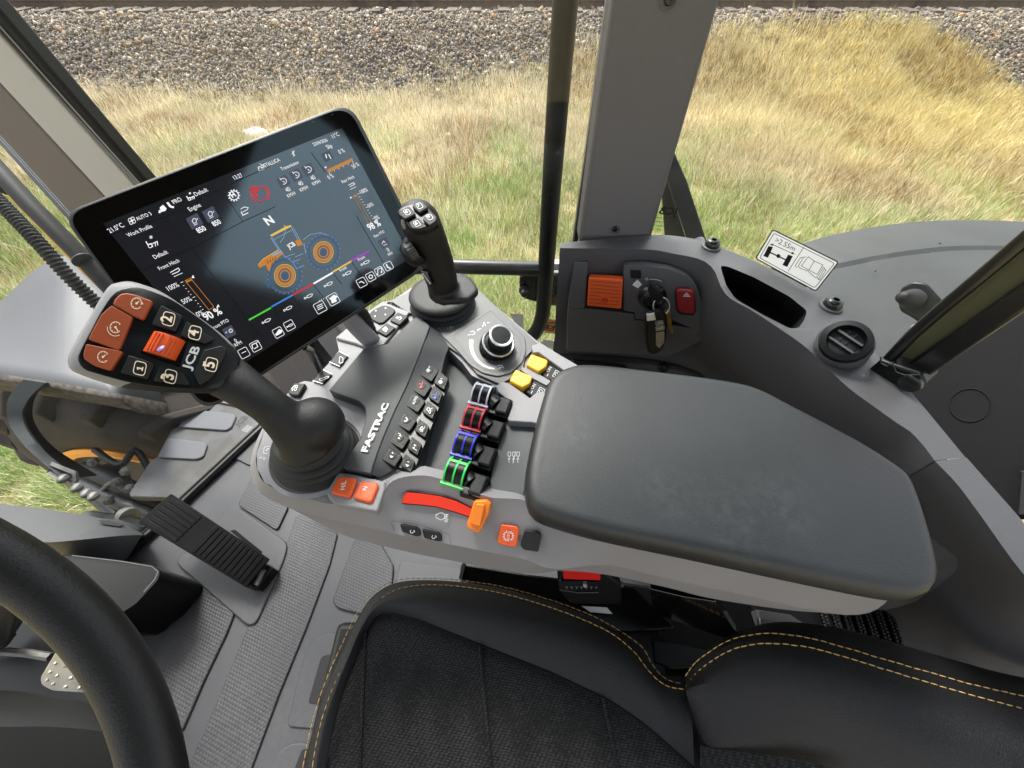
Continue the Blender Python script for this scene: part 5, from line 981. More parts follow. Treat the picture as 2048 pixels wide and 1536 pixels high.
# padded armrest
AO = [(1052,1005),(1049,965),(1062,890),(1086,800),(1104,765),(1135,747),(1180,742),(1300,755),(1430,772),(1500,788),(1570,823),(1700,893),(1768,937),(1798,962),(1816,1000),(1836,1065),(1851,1130),(1853,1160),(1843,1186),(1815,1198),(1760,1195),(1600,1163),(1400,1120),(1200,1078),(1100,1050),(1066,1033)]
ao = [Pz(x, y, .728) for x, y in cr(AO, 110, True)]; cA = sum(ao, Vector())/len(ao)
def sc_(f, zz, inn): 
    out = []; n = len(ao)
    for i, p in enumerate(ao):
        t = (ao[(i+1) % n]-ao[i-1]).normalized(); nrm = Vector((-t.y, t.x, 0)); 
        if nrm.dot(cA-p) < 0: nrm = -nrm
        out.append(Vector((p.x, p.y, zz))+nrm*inn)
    return out
pm_ = mat('pad_grey', srgb(42,43,45), .46, bump=.6, bscale=1000, var=.12, vscale=6)
def scuffs(m, pts, col, k=.5):
    nt = m.node_tree; N = nt.nodes; L = nt.links; b = N['Principled BSDF']; src = b.inputs['Base Color'].links[0].from_socket; tc = N.new('ShaderNodeTexCoord'); acc = None
    for c, r in pts:
        d = N.new('ShaderNodeVectorMath'); d.operation = 'DISTANCE'; d.inputs[1].default_value = c; L.new(tc.outputs['Object'], d.inputs[0])
        q = N.new('ShaderNodeMapRange'); q.inputs[1].default_value = 0; q.inputs[2].default_value = r; q.inputs[3].default_value = 1; q.inputs[4].default_value = 0; L.new(d.outputs['Value'], q.inputs[0])
        if acc: a = N.new('ShaderNodeMath'); a.operation = 'MAXIMUM'; L.new(acc, a.inputs[0]); L.new(q.outputs[0], a.inputs[1]); acc = a.outputs[0]
        else: acc = q.outputs[0]
    n = N.new('ShaderNodeTexNoise'); n.inputs['Scale'].default_value = 90; n.inputs['Detail'].default_value = 8; n.inputs['Roughness'].default_value = .7; L.new(tc.outputs['Object'], n.inputs[0])
    rr = N.new('ShaderNodeMapRange'); rr.inputs[1].default_value = .42; rr.inputs[2].default_value = .75; rr.inputs[4].default_value = k*2; L.new(n.outputs[0], rr.inputs[0])
    mm = N.new('ShaderNodeMath'); mm.operation = 'MULTIPLY'; mm.use_clamp = True; L.new(acc, mm.inputs[0]); L.new(rr.outputs[0], mm.inputs[1])
    mx = N.new('ShaderNodeMix'); mx.data_type = 'RGBA'; L.new(mm.outputs[0], mx.inputs[0]); L.new(src, mx.inputs[6]); mx.inputs[7].default_value = (*col, 1); L.new(mx.outputs[2], b.inputs['Base Color'])
_o = ORG[con.name]
scuffs(pm_, [(Pz(1345,985,.748)-_o, .045), (Pz(1560,1010,.748)-_o, .05), (Pz(1150,870,.748)-_o, .03), (Pz(1480,1040,.748)-_o, .05)], srgb(96,97,97), .17)
crn = [sc_(1, .748, .034)]; 
mb = MB(); ct = sc_(1,.7474,.014); mb.loft([sc_(1,.713,.008), sc_(1,.715,.003), sc_(1,.720,.0004), sc_(1,.730,0), sc_(1,.738,.0009), sc_(1,.7432,.0030), sc_(1,.7460,.0065), sc_(1,.7470,.0100), ct], M('pad_grey')); pad_ = mb.build('armrest_pad', con, smooth=70)
mb = MB()
mat('scuff', srgb(50,52,54), .7)
for a, b_ in (((1522,918),(1533,952)), ((1580,905),(1587,932)), ((1405,905),(1413,910))): mb.stroke(TP_(.0479), [a, ((a[0]+b_[0])/2+1.5,(a[1]+b_[1])/2), b_], 1.4, M('scuff'), .0003)
mb.build('scuff_marks', pad_)

# black steelwork under the armrest, beside the seat
fr_ = thing('armrest_bracket', 'glossy black steel bracket and slides between the armrest and seat', 'bracket', Pz(1330,1290,.2))
bp_ = plane3(Pz(*z(34,(965,530))[0],.50), Pz(*z(34,(1420,660))[0],.50), Pz(*z(34,(965,360))[0],.56))
mb = MB(); mb.pprism(bp_, rnd(z(34,(935,330),(1230,400),(1500,440),(1690,740),(1560,750),(965,540)), 4), .012, M('black_gloss')); mb.build('angled_plate', fr_, bevel=.003)
mb = MB(); mb.prism([Pz(*q, .45) for q in z(14,(1030,830),(1500,905),(2300,1000),(2600,1300),(2000,1350),(1020,940))], (0,0,-.04), M('black_metal')); mb.build('slide_plate', fr_, bevel=.003)
mb = MB(); mb.prism([Pz(*q, .455) for q in z(14,(1045,822),(1065,828),(1035,945),(1015,935))], (0,0,-.03), M('steel')); mb.build('plate_end', fr_)
mb = MB(); mb.prism([Pz(*q, .40) for q in z(34,(550,250),(1800,430),(1900,700),(1500,1300),(900,1200),(600,700))], (0,0,-.05), M('black_soft')); mb.build('seat_frame_cover', fr_, bevel=.004)
mb = MB(); mb.prism([Pz(*q, .43) for q in z(34,(960,760),(1450,860),(1350,1000),(1130,1010),(980,960))], (0,0,-.02), M('grey_dark')); mb.build('side_plate', fr_, bevel=.002)
mb = MB(); mb.prism([Pz(*q, .44) for q in z(15,(1125,520),(1290,545),(1400,620),(1160,620))], (0,0,-.02), M('grey_light')); mb.build('grey_block', fr_, bevel=.002)
mb = MB(); mb.prism([Pz(*q, .455) for q in z(15,(1140,560),(1260,600),(1330,625),(1150,625))], (0,0,-.01), M('steel')); mb.build('latch', fr_, bevel=.001)
for q in ((1490,485),(690,290)): 
    mb = MB(); mb.lathe(Pz(*z(34,q)[0], .50), (0,-.3,1), [(.004,0),(.004,.003),(.002,.004)], M('steel_dull'), 10); mb.build('bolt', fr_)
mb = MB(); mb.prism([Pz(*q, .47) for q in z(34,(355,478),(570,490),(620,545),(430,530))], (0,0,-.001), M('white_print')); mb.build('paper_label', fr_)
# seat belt buckle
SB = plane3(Pz(*z(34,(200,250))[0],.56), Pz(*z(34,(515,255))[0],.56), Pz(*z(34,(300,480))[0],.50))
bk_ = thing('seat_belt_buckle', 'black seat belt buckle with bright red release button under the console', 'seat belt buckle', Pz(1160,1180,.47))
mb = MB(); mb.pprism(SB, rnd(z(34,(150,170),(560,190),(700,300),(700,470),(260,465),(160,350)), 8), .022, M('black_plastic'), -.02); mb.build('housing', bk_, bevel=.004, seg=3)
mb = MB(); mb.pprism(SB, rnd(z(34,(205,175),(515,185),(518,262),(198,250)), 3), .012, M('red'), .002); mb.build('release_button', bk_, bevel=.003, seg=3)
mb = MB(); mb.pprism(SB, rnd(z(34,(165,262),(515,272),(500,362),(330,368),(165,345)), 5), .004, M('black_gloss'), .001); mb.stroke(SB, z(34,(165,340),(330,366),(500,362)), 1.3, M('steel'), .0055)
for k in range(7): x = 228+k*42; mb.fill(SB, z(34,(x-12,310),(x+12,312),(x,338)), M('grey_mid'), .0055)
mb.ball(SB.px(*z(34,(385,300))[0], .006), .003, M('chrome'), 8); mb.build('lower_slot', bk_)

for mn, k_ in (('floor_rubber', .16), ('floor_honeycomb', .18)):
    scuffs(M(mn) if mn in MATS else bpy.data.materials[mn], [(F0.px(420,1380)-ORG['floor_mat'], .30), (F0.px(560,1200)-ORG['floor_mat'], .22), (F0.px(380,1100)-ORG['floor_mat'], .16), (F0.px(500,1500)-ORG['floor_mat'], .25)], srgb(112,106,97), k_)
# ================================================================ touchscreen
SO = Vector((-.26,.41,.88)); 
cA_, cB_, cD_ = Vector((-.406,.341,.942)), Vector((-.201,.573,.960)), Vector((-.316,.233,.793))
SCR = plane3(cA_, cB_, cD_)
tab = thing('touchscreen_display', 'large black touchscreen display showing tractor diagram on tilted bracket', 'display screen', Pt(560,790,.50)-Vector((0,0,.05)))
so = rnd([(122,428),(700,204),(862,528),(408,826)], 42, 7)
mat('screen_bezel', srgb(6,6,8), .07, spec=.6); mat('screen_case', srgb(40,40,43), .45, bump=.2)
def scrmat(n, c, e=.32): 
    return mat(n, tuple(v*.2 for v in c), .3, emit=c, es=e*.75)
scrmat('s_white', (.9,.9,.92), .42); scrmat('s_red', srgb(225,40,50)); scrmat('s_green', srgb(80,220,60)); scrmat('s_blue', srgb(60,140,220)); scrmat('s_yellow', srgb(240,200,90)); scrmat('s_purple', srgb(180,50,220)); scrmat('s_orange', srgb(225,140,50), .26); scrmat('s_tan', srgb(200,135,60)); scrmat('s_tile', srgb(75,80,98), .3); scrmat('s_tyre', srgb(70,95,125), .3); scrmat('s_steel', srgb(130,165,200), .35)
sbk = mat('s_back', srgb(6,6,8), .10, spec=.9, emit=srgb(34,38,52), es=.14, coat=1.0); sbk.node_tree.nodes['Principled BSDF'].inputs['Coat IOR'].default_value = 1.9; scrmat('s_line', srgb(6,6,9), .1)
cc_ = (sum(x for x, y in so)/len(so), sum(y for x, y in so)/len(so))
mb = MB(); front = SCR.pts(so, .0); inn = SCR.pts([(cc_[0]+(x-cc_[0])*.985, cc_[1]+(y-cc_[1])*.985) for x, y in so], .0015)
back = [p-SCR.n*.014 for p in front]; back2 = [(p-SCR.n*.026)*.9+(sum(front, Vector())/len(front)-SCR.n*.026)*.1 for p in front]
mb.loft([inn, front, back, back2], M('screen_case')); mb.build('case', tab, smooth=50)
mb = MB(); mb.add(SCR.pts([(cc_[0]+(x-cc_[0])*.978, cc_[1]+(y-cc_[1])*.978) for x, y in so], .0018), [list(range(len(so)))], M('screen_bezel')); gls = mb.build('glass_front', tab)
mb = MB(); mb.add(SCR.pts([(206,447),(684,256),(822,515),(447,752)], .0022), [[0,1,2,3]], M('s_back')); dsp = mb.build('display_panel', tab)
S = MB(); Hh = .0026
def tx(t, a, b, m='s_white', hs=1.25, bold=.0): S.text(SCR, t, *z(2,a,b), M(m), Hh, hs=hs, bold=bold)
def sk(pts, w=1.0, m='s_white', c=False, h=Hh): S.stroke(SCR, z(2,*pts), w, M(m), h, c)
def fl(pts, m, h=.0024): S.fill(SCR, z(2,*pts), M(m), h)
# window dividers
for a, b in (((255,752),(600,640)), ((600,640),(890,490)), ((890,490),(1160,365)), ((590,645),(725,822)), ((725,822),(960,1110)), ((960,1110),(1110,1310)), ((890,492),(1012,672)), ((445,945),(725,822)), ((725,822),(1012,672)), ((1012,672),(1190,590)), ((760,1240),(960,1158)), ((1168,1148),(1235,1240)), ((1287,1080),(1340,1160)), ((1403,1018),(1455,1090)), ((1510,955),(1560,1020)), ((1613,892),(1660,960)), ((1390,290),(1470,400)), ((1640,640),(1790,900))): sk((a, b), .9, 's_line')
for t in [('21.0°C',(278,737),(358,700)), ('AUTO 3',(430,668),(510,635)), ('Work Profile',(380,759),(514,705)), ('Default',(526,880),(601,848)), ('Front Hitch',(553,943),(664,895)), ('100%',(603,1057),(663,1030)), ('50%',(684,1130),(733,1108)), ('0%',(765,1200),(800,1184)), ('Front PTO',(846,1272),(937,1225)), ('0',(973,1343),(984,1338)), ('RPM',(973,1366),(1010,1347)), ('Engine',(721,617),(784,588)), ('PRO',(633,577),(678,556)), ('Default',(753,533),(822,503)), ('13:27',(968,441),(1014,424)), ('ETALLICA',(1137,373),(1221,337)), ('22/04/2026',(1406,255),(1484,228)), ('11°C',(1513,213),(1548,196)), ('Slip',(1483,272),(1510,260)), ('0 %',(1549,299),(1579,287)), ('50 %',(1624,380),(1658,362)), ('0 %',(1490,440),(1518,426)), ('Transmission',(1229,391),(1324,351)), ('40',(1258,511),(1280,500)), ('KM/H',(1265,541),(1306,521)), ('40',(1328,478),(1350,467)), ('KM/H',(1335,508),(1376,488)), ('40',(1397,446),(1418,435)), ('KM/H',(1404,474),(1444,455)), ('Rear Hitch',(1565,461),(1631,430)), ('100%',(1668,520),(1706,503)), ('50%',(1710,596),(1738,582)), ('0%',(1748,667),(1771,655)), ('Rear PTO',(1743,762),(1798,733)), ('0',(1818,841),(1827,836)), ('RPM',(1820,863),(1843,852)), ('Front',(1554,952),(1590,931)), ('Front',(1655,893),(1691,873))]: tx(*t)
for t in [('90 %',(810,1222),(902,1180)), ('850',(768,738),(813,718)), ('850',(854,700),(895,681)), ('98 %',(1715,723),(1779,692))]: tx(*t, bold=.02)
tx('N', (1152,694), (1190,676), bold=.03, hs=1.0)
# coloured spool bars
for a, b, m in (((1045,1218),(1168,1150),'s_green'), ((1170,1145),(1287,1080),'s_blue'), ((1287,1080),(1403,1017),'s_red'), ((1403,1017),(1510,955),'s_white'), ((1510,952),(1613,892),'s_yellow'), ((1613,890),(1712,835),'s_purple')): sk((a, b), 3.4, m)
def cyl_icon(x, y, s=1): 
    S.stroke(SCR, circ(*z(2,(x-20*s,y+8*s))[0], 1.7*s, n=10), 1.1, M('s_white'), Hh, True); sk(((x-15*s,y+6*s),(x-4*s,y+1*s)), 1.1); sk(((x-6*s,y+4*s),(x-10*s,y-4*s),(x+10*s,y-15*s),(x+22*s,y-15*s),(x+17*s,y-3*s),(x-2*s,y+6*s)), 1.1, 's_white', True)
for p in ((1143,1225),(1262,1156),(1376,1089),(1486,1022),(1590,962),(1690,903)): cyl_icon(*p)
def tile(x, y, s=34, fillm=None):
    pts = rnd(z(2,(x-s*1.02,y-s*.30),(x+s*.28,y-s*.98),(x+s*1.02,y+s*.30),(x-s*.28,y+s*.98)), 3 if not fillm else 1.5)
    if fillm: S.fill(SCR, pts, M(fillm), .0024)
    else: S.stroke(SCR, pts, 1.0, M('s_white'), Hh, True)
for p, s in (((1208,1287),35), ((1270,1248),35), ((1440,1147),40), ((1512,1103),40), ((1670,1010),33), ((1720,978),31), ((1768,948),30), ((1818,919),30), ((1083,1363),36), ((1018,1400),36)): tile(*p, s)
for p in ((745,672),(833,633)): tile(*p, 48, 's_tile')
for p in ((1237,450),(1307,415),(1375,385),(1480,310),(1795,790),(937,1283)): tile(*p, 40 if p[0] < 1400 else 34, 's_tile')
for dy in (-10, 0, 10): sk(((1424+dy*.3,1152+dy),(1455+dy*.3,1137+dy)), 1.4)
S.fill(SCR, z(2,(1488,1100),(1515,1078),(1540,1088),(1528,1096),(1532,1115),(1505,1126),(1500,1106)), M('s_white'), Hh)
S.stroke(SCR, circ(*z(2,(1720,978))[0], 3.6, n=12), 1.6, M('s_white'), Hh, True); sk(((1760,965),(1758,938),(1780,928),(1782,952)), 1.3); S.fill(SCR, circ(*z(2,(1757,965))[0], 1.6, n=8), M('s_white'), Hh); S.fill(SCR, circ(*z(2,(1779,953))[0], 1.6, n=8), M('s_white'), Hh)
sk(((1806,908),(1812,924),(1830,932)), 2.4); sk(((1655,1012),(1668,1004),(1685,1014)), 1.6); S.fill(SCR, z(2,(1190,1300),(1212,1268),(1232,1275),(1225,1290),(1200,1305)), M('s_white'), Hh); cyl_icon(1272,1250,.7)
sk(((1068,1378),(1062,1355),(1085,1345),(1095,1365),(1075,1378)), 1.6); sk(((1085,1345),(1095,1335),(1105,1345)), 1.2); sk(((1005,1402),(1030,1390)), 1.2)
# park brake, range gear, hitch bars
c = z(2,(1108,520))[0]; S.stroke(SCR, circ(*c, 14, 14, 28), 1.6, M('s_red'), Hh, True)
for a0 in (-65, 115): S.stroke(SCR, circ(c[0], c[1], 18.5, 18.5, 16, a0, a0+105), 2.2, M('s_red'), Hh)
S.text(SCR, 'P', *z(2,(1092,542),(1128,526)), M('s_red'), Hh, bold=.008)
c = z(2,(963,528))[0]; S.stroke(SCR, circ(*c, 9, 9, 24), 1.5, M('s_white'), Hh, True)
for k in range(12): a = R(30*k); S.stroke(SCR, [(c[0]+9.4*math.cos(a), c[1]+9.4*math.sin(a)), (c[0]+12.2*math.cos(a), c[1]+12.2*math.sin(a))], 2.2, M('s_white'), Hh)
S.text(SCR, 'H', *z(2,(955,540),(976,530)), M('s_white'), Hh, bold=.04)
sk(((1000,604),(1020,592),(1042,596),(1035,608),(1010,620)), 1.2); sk(((1002,618),(1012,638),(1042,624)), 1.6)
sk(((692,1000),(722,985),(852,1145),(825,1162)), 1.1, 's_orange', True); fl(((700,1012),(732,997),(728,990),(694,1003)), 's_orange', Hh)
sk(((1624,530),(1640,524),(1722,678),(1708,686)), .7, 's_tan', True); fl(((1624,530),(1640,524),(1644,532),(1628,540)), 's_orange', Hh)
for k in range(11):
    t = k/10; a = (668+(800-668)*t, 1012+(1178-1012)*t); L_ = 14 if k % 5 == 0 else 7; sk(((a[0],a[1]),(a[0]+L_,a[1]-L_*.5)), .9)
    a = (1646+(1738-1646)*t, 522+(672-522)*t); sk(((a[0],a[1]),(a[0]+L_,a[1]-L_*.5)), .8)
fl(((728,985),(745,985),(736,968)), 's_white', Hh); fl(((866,1146),(883,1146),(876,1130)), 's_white', Hh); fl(((1606,534),(1606,546),(1618,540)), 's_white', Hh); fl(((1463,370),(1476,368),(1472,380)), 's_white', Hh)
fl(((1478,385),(1618,320),(1624,338),(1484,405)), 's_tan')
for k in range(6): t = k/5; a = (1490+130*t, 402-62*t); sk((a, (a[0]+4,a[1]+(12 if k in (0,5) else 6))), .8)
sk(((610,955),(655,930),(662,940),(655,950),(620,965)), 1.4); sk(((630,978),(678,957)), 1.0); sk(((1596,472),(1625,457),(1632,466),(1605,480)), 1.1); sk(((1605,496),(1640,480)), .8)
# small status symbols
c = z(2,(398,668))[0]
for a in (20,110,200,290): S.stroke(SCR, circ(c[0]+4*math.cos(R(a)), c[1]+4*math.sin(R(a)), 3.6, 3.6, 12), 1.1, M('s_white'), Hh, True)
S.fill(SCR, z(2,(560,620),(552,595),(570,580),(590,600),(585,612)), M('s_white'), Hh); S.fill(SCR, z(2,(545,625),(548,608),(558,612),(556,626)), M('s_white'), Hh); S.fill(SCR, z(2,(588,568),(600,565),(615,585),(632,590),(628,600),(605,592)), M('s_white'), Hh)
for ox, oy, s in ((505,795,1.5), (720,540,1.0)):
    P_ = lambda *q: [(ox+a*s, oy+b*s) for a, b in q]
    sk(P_((-20,-8),(-12,4),(0,0),(6,12)), 2.0); S.stroke(SCR, circ(*z(2,(ox-4*s,oy+8*s))[0], 2.6*s, n=10), 1.3, M('s_white'), Hh, True); sk(P_((4,0),(22,-8),(24,6)), 1.6); sk(P_((14,-4),(16,10)), 1.4)
    for a in (0, 60, 120): q = z(2,(ox-1*s,oy-24*s))[0]; S.stroke(SCR, [(q[0]-2.4*s*math.cos(R(a)), q[1]-2.4*s*math.sin(R(a))), (q[0]+2.4*s*math.cos(R(a)), q[1]+2.4*s*math.sin(R(a)))], 1, M('s_white'), Hh)
sk(((1096,372),(1124,360),(1130,380),(1102,392)), 1.1, 's_white', True); S.fill(SCR, circ(*z(2,(1118,374))[0], 1.8, n=10), M('s_white'), Hh); sk(((1100,378),(1110,374)), .8); sk(((1122,360),(1104,352)), .8)
sk(((1283,285),(1300,305),(1293,312),(1290,280),(1297,285),(1283,302)), .9)
for p in ((745,672),(833,633)):
    sk(((p[0]-14,p[1]-2),(p[0]-6,p[1]-16),(p[0]+8,p[1]-14),(p[0]+10,p[1]+4),(p[0]-4,p[1]+12)), 1.2, 's_white', True); sk(((p[0]-4,p[1]+22),(p[0]+16,p[1]+12)), 1.2); sk(((p[0]+14,p[1]-18),(p[0]+18,p[1]-10)), 1.2)
for p in ((1237,450),(1307,415),(1375,385)): c = z(2,p)[0]; S.stroke(SCR, circ(c[0], c[1], 6, 6, 16, -160, 100), 1.2, M('s_white'), Hh); sk(((p[0]-4,p[1]-2),(p[0]+6,p[1]+6)), 1.4); sk(((p[0]-22,p[1]-18),(p[0]-14,p[1]-10)), 1.2)
sk(((1470,300),(1476,322)), 2); sk(((1486,300),(1500,325)), 1.6); sk(((1782,798),(1790,780),(1800,790)), 1.2); sk(((1790,806),(1812,797)), 1); sk(((915,1290),(925,1283)), 1.4); S.stroke(SCR, circ(*z(2,(945,1277))[0], 3.4, n=10), 1.3, M('s_white'), Hh, True)
for k in range(5): S.fill(SCR, circ(*z(2,(1436+k*12,1110-k*5))[0], .9, n=6), M('s_white'), Hh)
# tractor picture
def wheel(cx, cy, rt, rr_):
    c = z(2,(cx,cy))[0]; k = .3613
    S.stroke(SCR, circ(c[0], c[1], rt*k*.93, rt*k, 36), rt*k*.17, M('s_tyre'), .0024, True)
    for a in range(0, 360, 15): S.stroke(SCR, [(c[0]+rt*k*.98*math.cos(R(a)), c[1]+rt*k*1.04*math.sin(R(a))), (c[0]+rt*k*1.06*math.cos(R(a+4)), c[1]+rt*k*1.12*math.sin(R(a+4)))], 1.2, M('s_steel'), .0024)
    S.stroke(SCR, circ(c[0], c[1], rr_*k*.72, rr_*k*.78, 36), rr_*k*.26, M('s_orange'), .0025, True); S.stroke(SCR, circ(c[0], c[1], rr_*k*.42, rr_*k*.46, 24), rr_*k*.10, M('s_tan'), .0025, True); S.stroke(SCR, circ(c[0], c[1], rr_*k*.93, rr_*k*1.0, 36), 1.3, M('s_yellow'), .0027, True); S.fill(SCR, circ(c[0], c[1], rr_*k*.30, rr_*k*.34, 14), M('s_tyre'), .0028)
wheel(1245,972,92,62); wheel(1458,842,90,58)
fl(((1095,915),(1120,885),(1210,830),(1240,848),(1195,885),(1172,905),(1160,950),(1148,935),(1140,912),(1105,930)), 's_orange', .0026); sk(((1097,912),(1122,882),(1210,828)), 1.2, 's_yellow')
for k in range(4): sk(((1148+k*14,888-k*7),(1152+k*14,906-k*7)), 1.1, 's_line', h=.003)
fl(((1175,855),(1225,832),(1230,842),(1180,866)), 's_steel', .0028)
fl(((1162,748),(1250,700),(1278,692),(1282,700),(1172,756)), 's_yellow', .0026); sk(((1238,695),(1252,702)), 1.6, 's_yellow')
for ln in (((1172,758),(1245,870)), ((1165,762),(1230,858)), ((1278,700),(1330,800)), ((1290,705),(1345,805)), ((1185,772),(1288,718)), ((1250,722),(1238,760),(1218,790)), ((1245,870),(1300,850)), ((1260,875),(1290,900),(1330,880)), ((1290,900),(1310,935),(1350,915)), ((1300,870),(1345,850)), ((1345,775),(1385,745),(1440,735),(1480,748)), ((1350,790),(1360,850))): sk(ln, 1.3, 's_steel', h=.0026)
fl(((1300,780),(1328,770),(1345,800),(1315,812)), 's_orange', .0027); tx('JCB', (1268,824), (1306,803), bold=.02)
fl(((1130,1010),(1160,1000),(1180,1030),(1150,1040)), 's_tyre'); 
S.build('display_graphics', dsp)
mb = MB()
for q, r_ in (((1507,80),1.3), ((1402,122),1.6)): mb.fill(SCR, circ(*z(2,q)[0], r_, n=12), M('grey_dark'), .0022)
mb.build('sensor_dots', tab)
# mounting arm and cable below
mb = MB(); mb.tube([SCR.px(680,600)-SCR.n*.03, Pt(697,632,.535), Pt(716,655,.56), Pt(760,700,.60)], .010, M('grey_light'), 12, flat=(1.3,.8)); mb.build('support_arm', tab, smooth=60)
mb = MB(); mb.tube([Vector(p) for p in cr([SCR.px(700,590)-SCR.n*.03, Pt(722,622,.54), Pt(735,640,.57), Pt(760,700,.62)], 60)], [.0055 if i % 4 < 2 else .007 for i in range(60)], M('rubber'), 8); mb.build('cable', tab)
mb = MB(); mb.tube([SCR.px(610,690)-SCR.n*.02, Pt(622,700,.52), Pt(640,740,.56), Pt(650,790,.6)], .004, M('black_metal'), 8); mb.build('cable', tab)

# ================================================================ drive joystick (left)
DJ = thing('drive_joystick', 'large black and grey drive joystick with orange and numbered buttons in front of display', 'joystick', Pz(620,930,.70))
JP = Pl(Pt(300,680,.345), (.52,-.42,.74))
outer = z(3,(330,76),(400,66),(480,84),(600,132),(760,240),(900,340),(1000,425),(1050,500),(1062,560),(1050,640),(1005,700),(940,722),(850,722),(650,716),(500,706),(350,686),(200,642),(120,612),(62,582),(44,530),(60,470),(110,380),(172,278),(240,160),(290,92))
face = z(3,(395,108),(470,105),(640,168),(780,258),(905,352),(1000,445),(1040,520),(1020,590),(965,660),(905,695),(750,697),(560,682),(380,652),(200,602),(142,580),(108,530),(118,480),(180,360),(250,230),(320,138))
o1 = cr(outer, 90, True); f1 = cr(face, 90, True)
def near(a, b):   # align start of ring b to ring a
    k = min(range(len(b)), key=lambda i: (b[i][0]-a[0][0])**2+(b[i][1]-a[0][1])**2); return b[k:]+b[:k]
f1 = near(o1, f1)
mb = MB(); A1 = JP.pts(o1, -.010); A2 = JP.pts(f1, -.001); A3 = JP.pts(f1, -.002); cJ = sum(A1, Vector())/90
B1 = [cJ+(p-cJ)*.97-JP.n*.012 for p in A1]; B2 = [cJ+(p-cJ)*.80-JP.n*.026 for p in A1]; B3 = [cJ+(p-cJ)*.4-JP.n*.032 for p in A1]
mid = [(a+b)/2+JP.n*.0025 for a, b in zip(A1, A2)]
mb.loft([B3, B2, B1, A1, mid, A2], M('grey_light'), True, False); hs_ = mb.build('head_shell', DJ, smooth=60)
hs_.data.materials.append(M('black_soft'))   # the handle end of the shell is moulded in black
_a = JP.px(*z(3,(300,700))[0]); _b = JP.px(*z(3,(1010,440))[0]); _k = (_b-_a).cross(JP.n); _k = _k if _k.dot(JP.px(*z(3,(1000,700))[0])-_a) > 0 else -_k
for p in hs_.data.polygons:
    if (p.center+ORG[DJ.name]-_a).dot(_k) > 0: p.material_index = 1
mb = MB(); mb.loft([A2, [p+(JP.n*.0008) for p in A2], [cJ+(p-cJ)*.985+JP.n*.0016 for p in A2]], M('black_plastic'), False, True)
mb.build('face_plate', DJ, smooth=45)
def jb(pts, h, mt, name='button', r=3, lift=.001, bevel=.0015, reg=3, par=DJ):
    mb = MB(); mb.prism(JP.pts(rnd(z(reg,*pts), r), lift+h), -JP.n*h, M(mt)); return mb.build(name, par, bevel=bevel, seg=3)
ob_ = [jb(((352,138),(390,132),(440,142),(535,178),(540,192),(492,285),(478,290),(425,268),(308,200),(318,170)), .005, 'orange_dark', 'orange_key'),
 jb(((300,206),(425,275),(420,290),(350,460),(335,468),(165,405),(180,370),(240,260)), .0045, 'orange_dark', 'orange_key'),
 jb(((152,432),(330,468),(366,478),(300,582),(285,586),(200,560),(140,520),(136,490)), .005, 'orange_dark', 'orange_key')]
nb = [('2', ((590,204),(720,270),(678,362),(535,318)), (628,318), (640,262)), ('4', ((740,300),(905,405),(850,432),(705,384)), (785,390), (798,340)), ('1', ((400,496),(555,545),(515,640),(352,600)), (455,600), (470,548)), ('3', ((585,560),(722,606),(762,672),(545,648)), (640,650), (652,598)), ('5', ((838,468),(950,440),(978,470),(940,560),(880,640),(815,676),(782,608)), (878,580), (893,528))]
IM = JP.n
for t, pts, a, b in nb:
    k = jb(pts, .004, 'black_soft', 'numbered_key', 4); JQ = Pl(JP.o+JP.n*.0053, JP.n); cx = sum(p[0] for p in (a, b))/2; cy = sum(p[1] for p in (a, b))/2
    c = z(3,(((a[0]+b[0])/2), (a[1]+b[1])/2))[0]; q = (c[0]-.2, c[1]-2.2)
    cen = z(3, {'2':(635,286),'4':(790,367),'1':(467,575),'3':(646,623),'5':(885,553)}[t])[0]
    e = Vector((2.2,-10)).normalized(); f = Vector((10,2.6)).normalized()
    S_ = MB(); rr_ = [(cen[0]+e.x*u*13+f.x*v*13, cen[1]+e.y*u*13+f.y*v*13) for u, v in ((-1,-.9),(-1,.9),(1,.9),(1,-.9))]
    S_.stroke(JQ, rnd(rr_, 7), 1.8, M('cream_print'), .0003, True)
    ew = 1.5 if t == '1' else 6
    p0 = (cen[0]-e.x*ew+f.x*6.5, cen[1]-e.y*ew+f.y*6.5); p1 = (cen[0]+e.x*ew+f.x*6.5, cen[1]+e.y*ew+f.y*6.5)
    V2 = lambda u, v: (cen[0]+e.x*u+f.x*v, cen[1]+e.y*u+f.y*v)
    if t == '1': S_.stroke(JQ, [V2(0,5.5), V2(0,-6)], 3, M('cream_print'), .0004); S_.stroke(JQ, [V2(-4.2,5.5), V2(4.2,5.5)], 2.4, M('cream_print'), .0005); S_.stroke(JQ, [V2(.5,-5.6), V2(-4,-3)], 2.2, M('cream_print'), .0006)
    else: S_.text(JQ, t, p0, p1, M('cream_print'), .0004, hs=.95, bold=.03)
    S_.build('number_mark', k)
JQ = Pl(JP.o+JP.n*.006, JP.n)
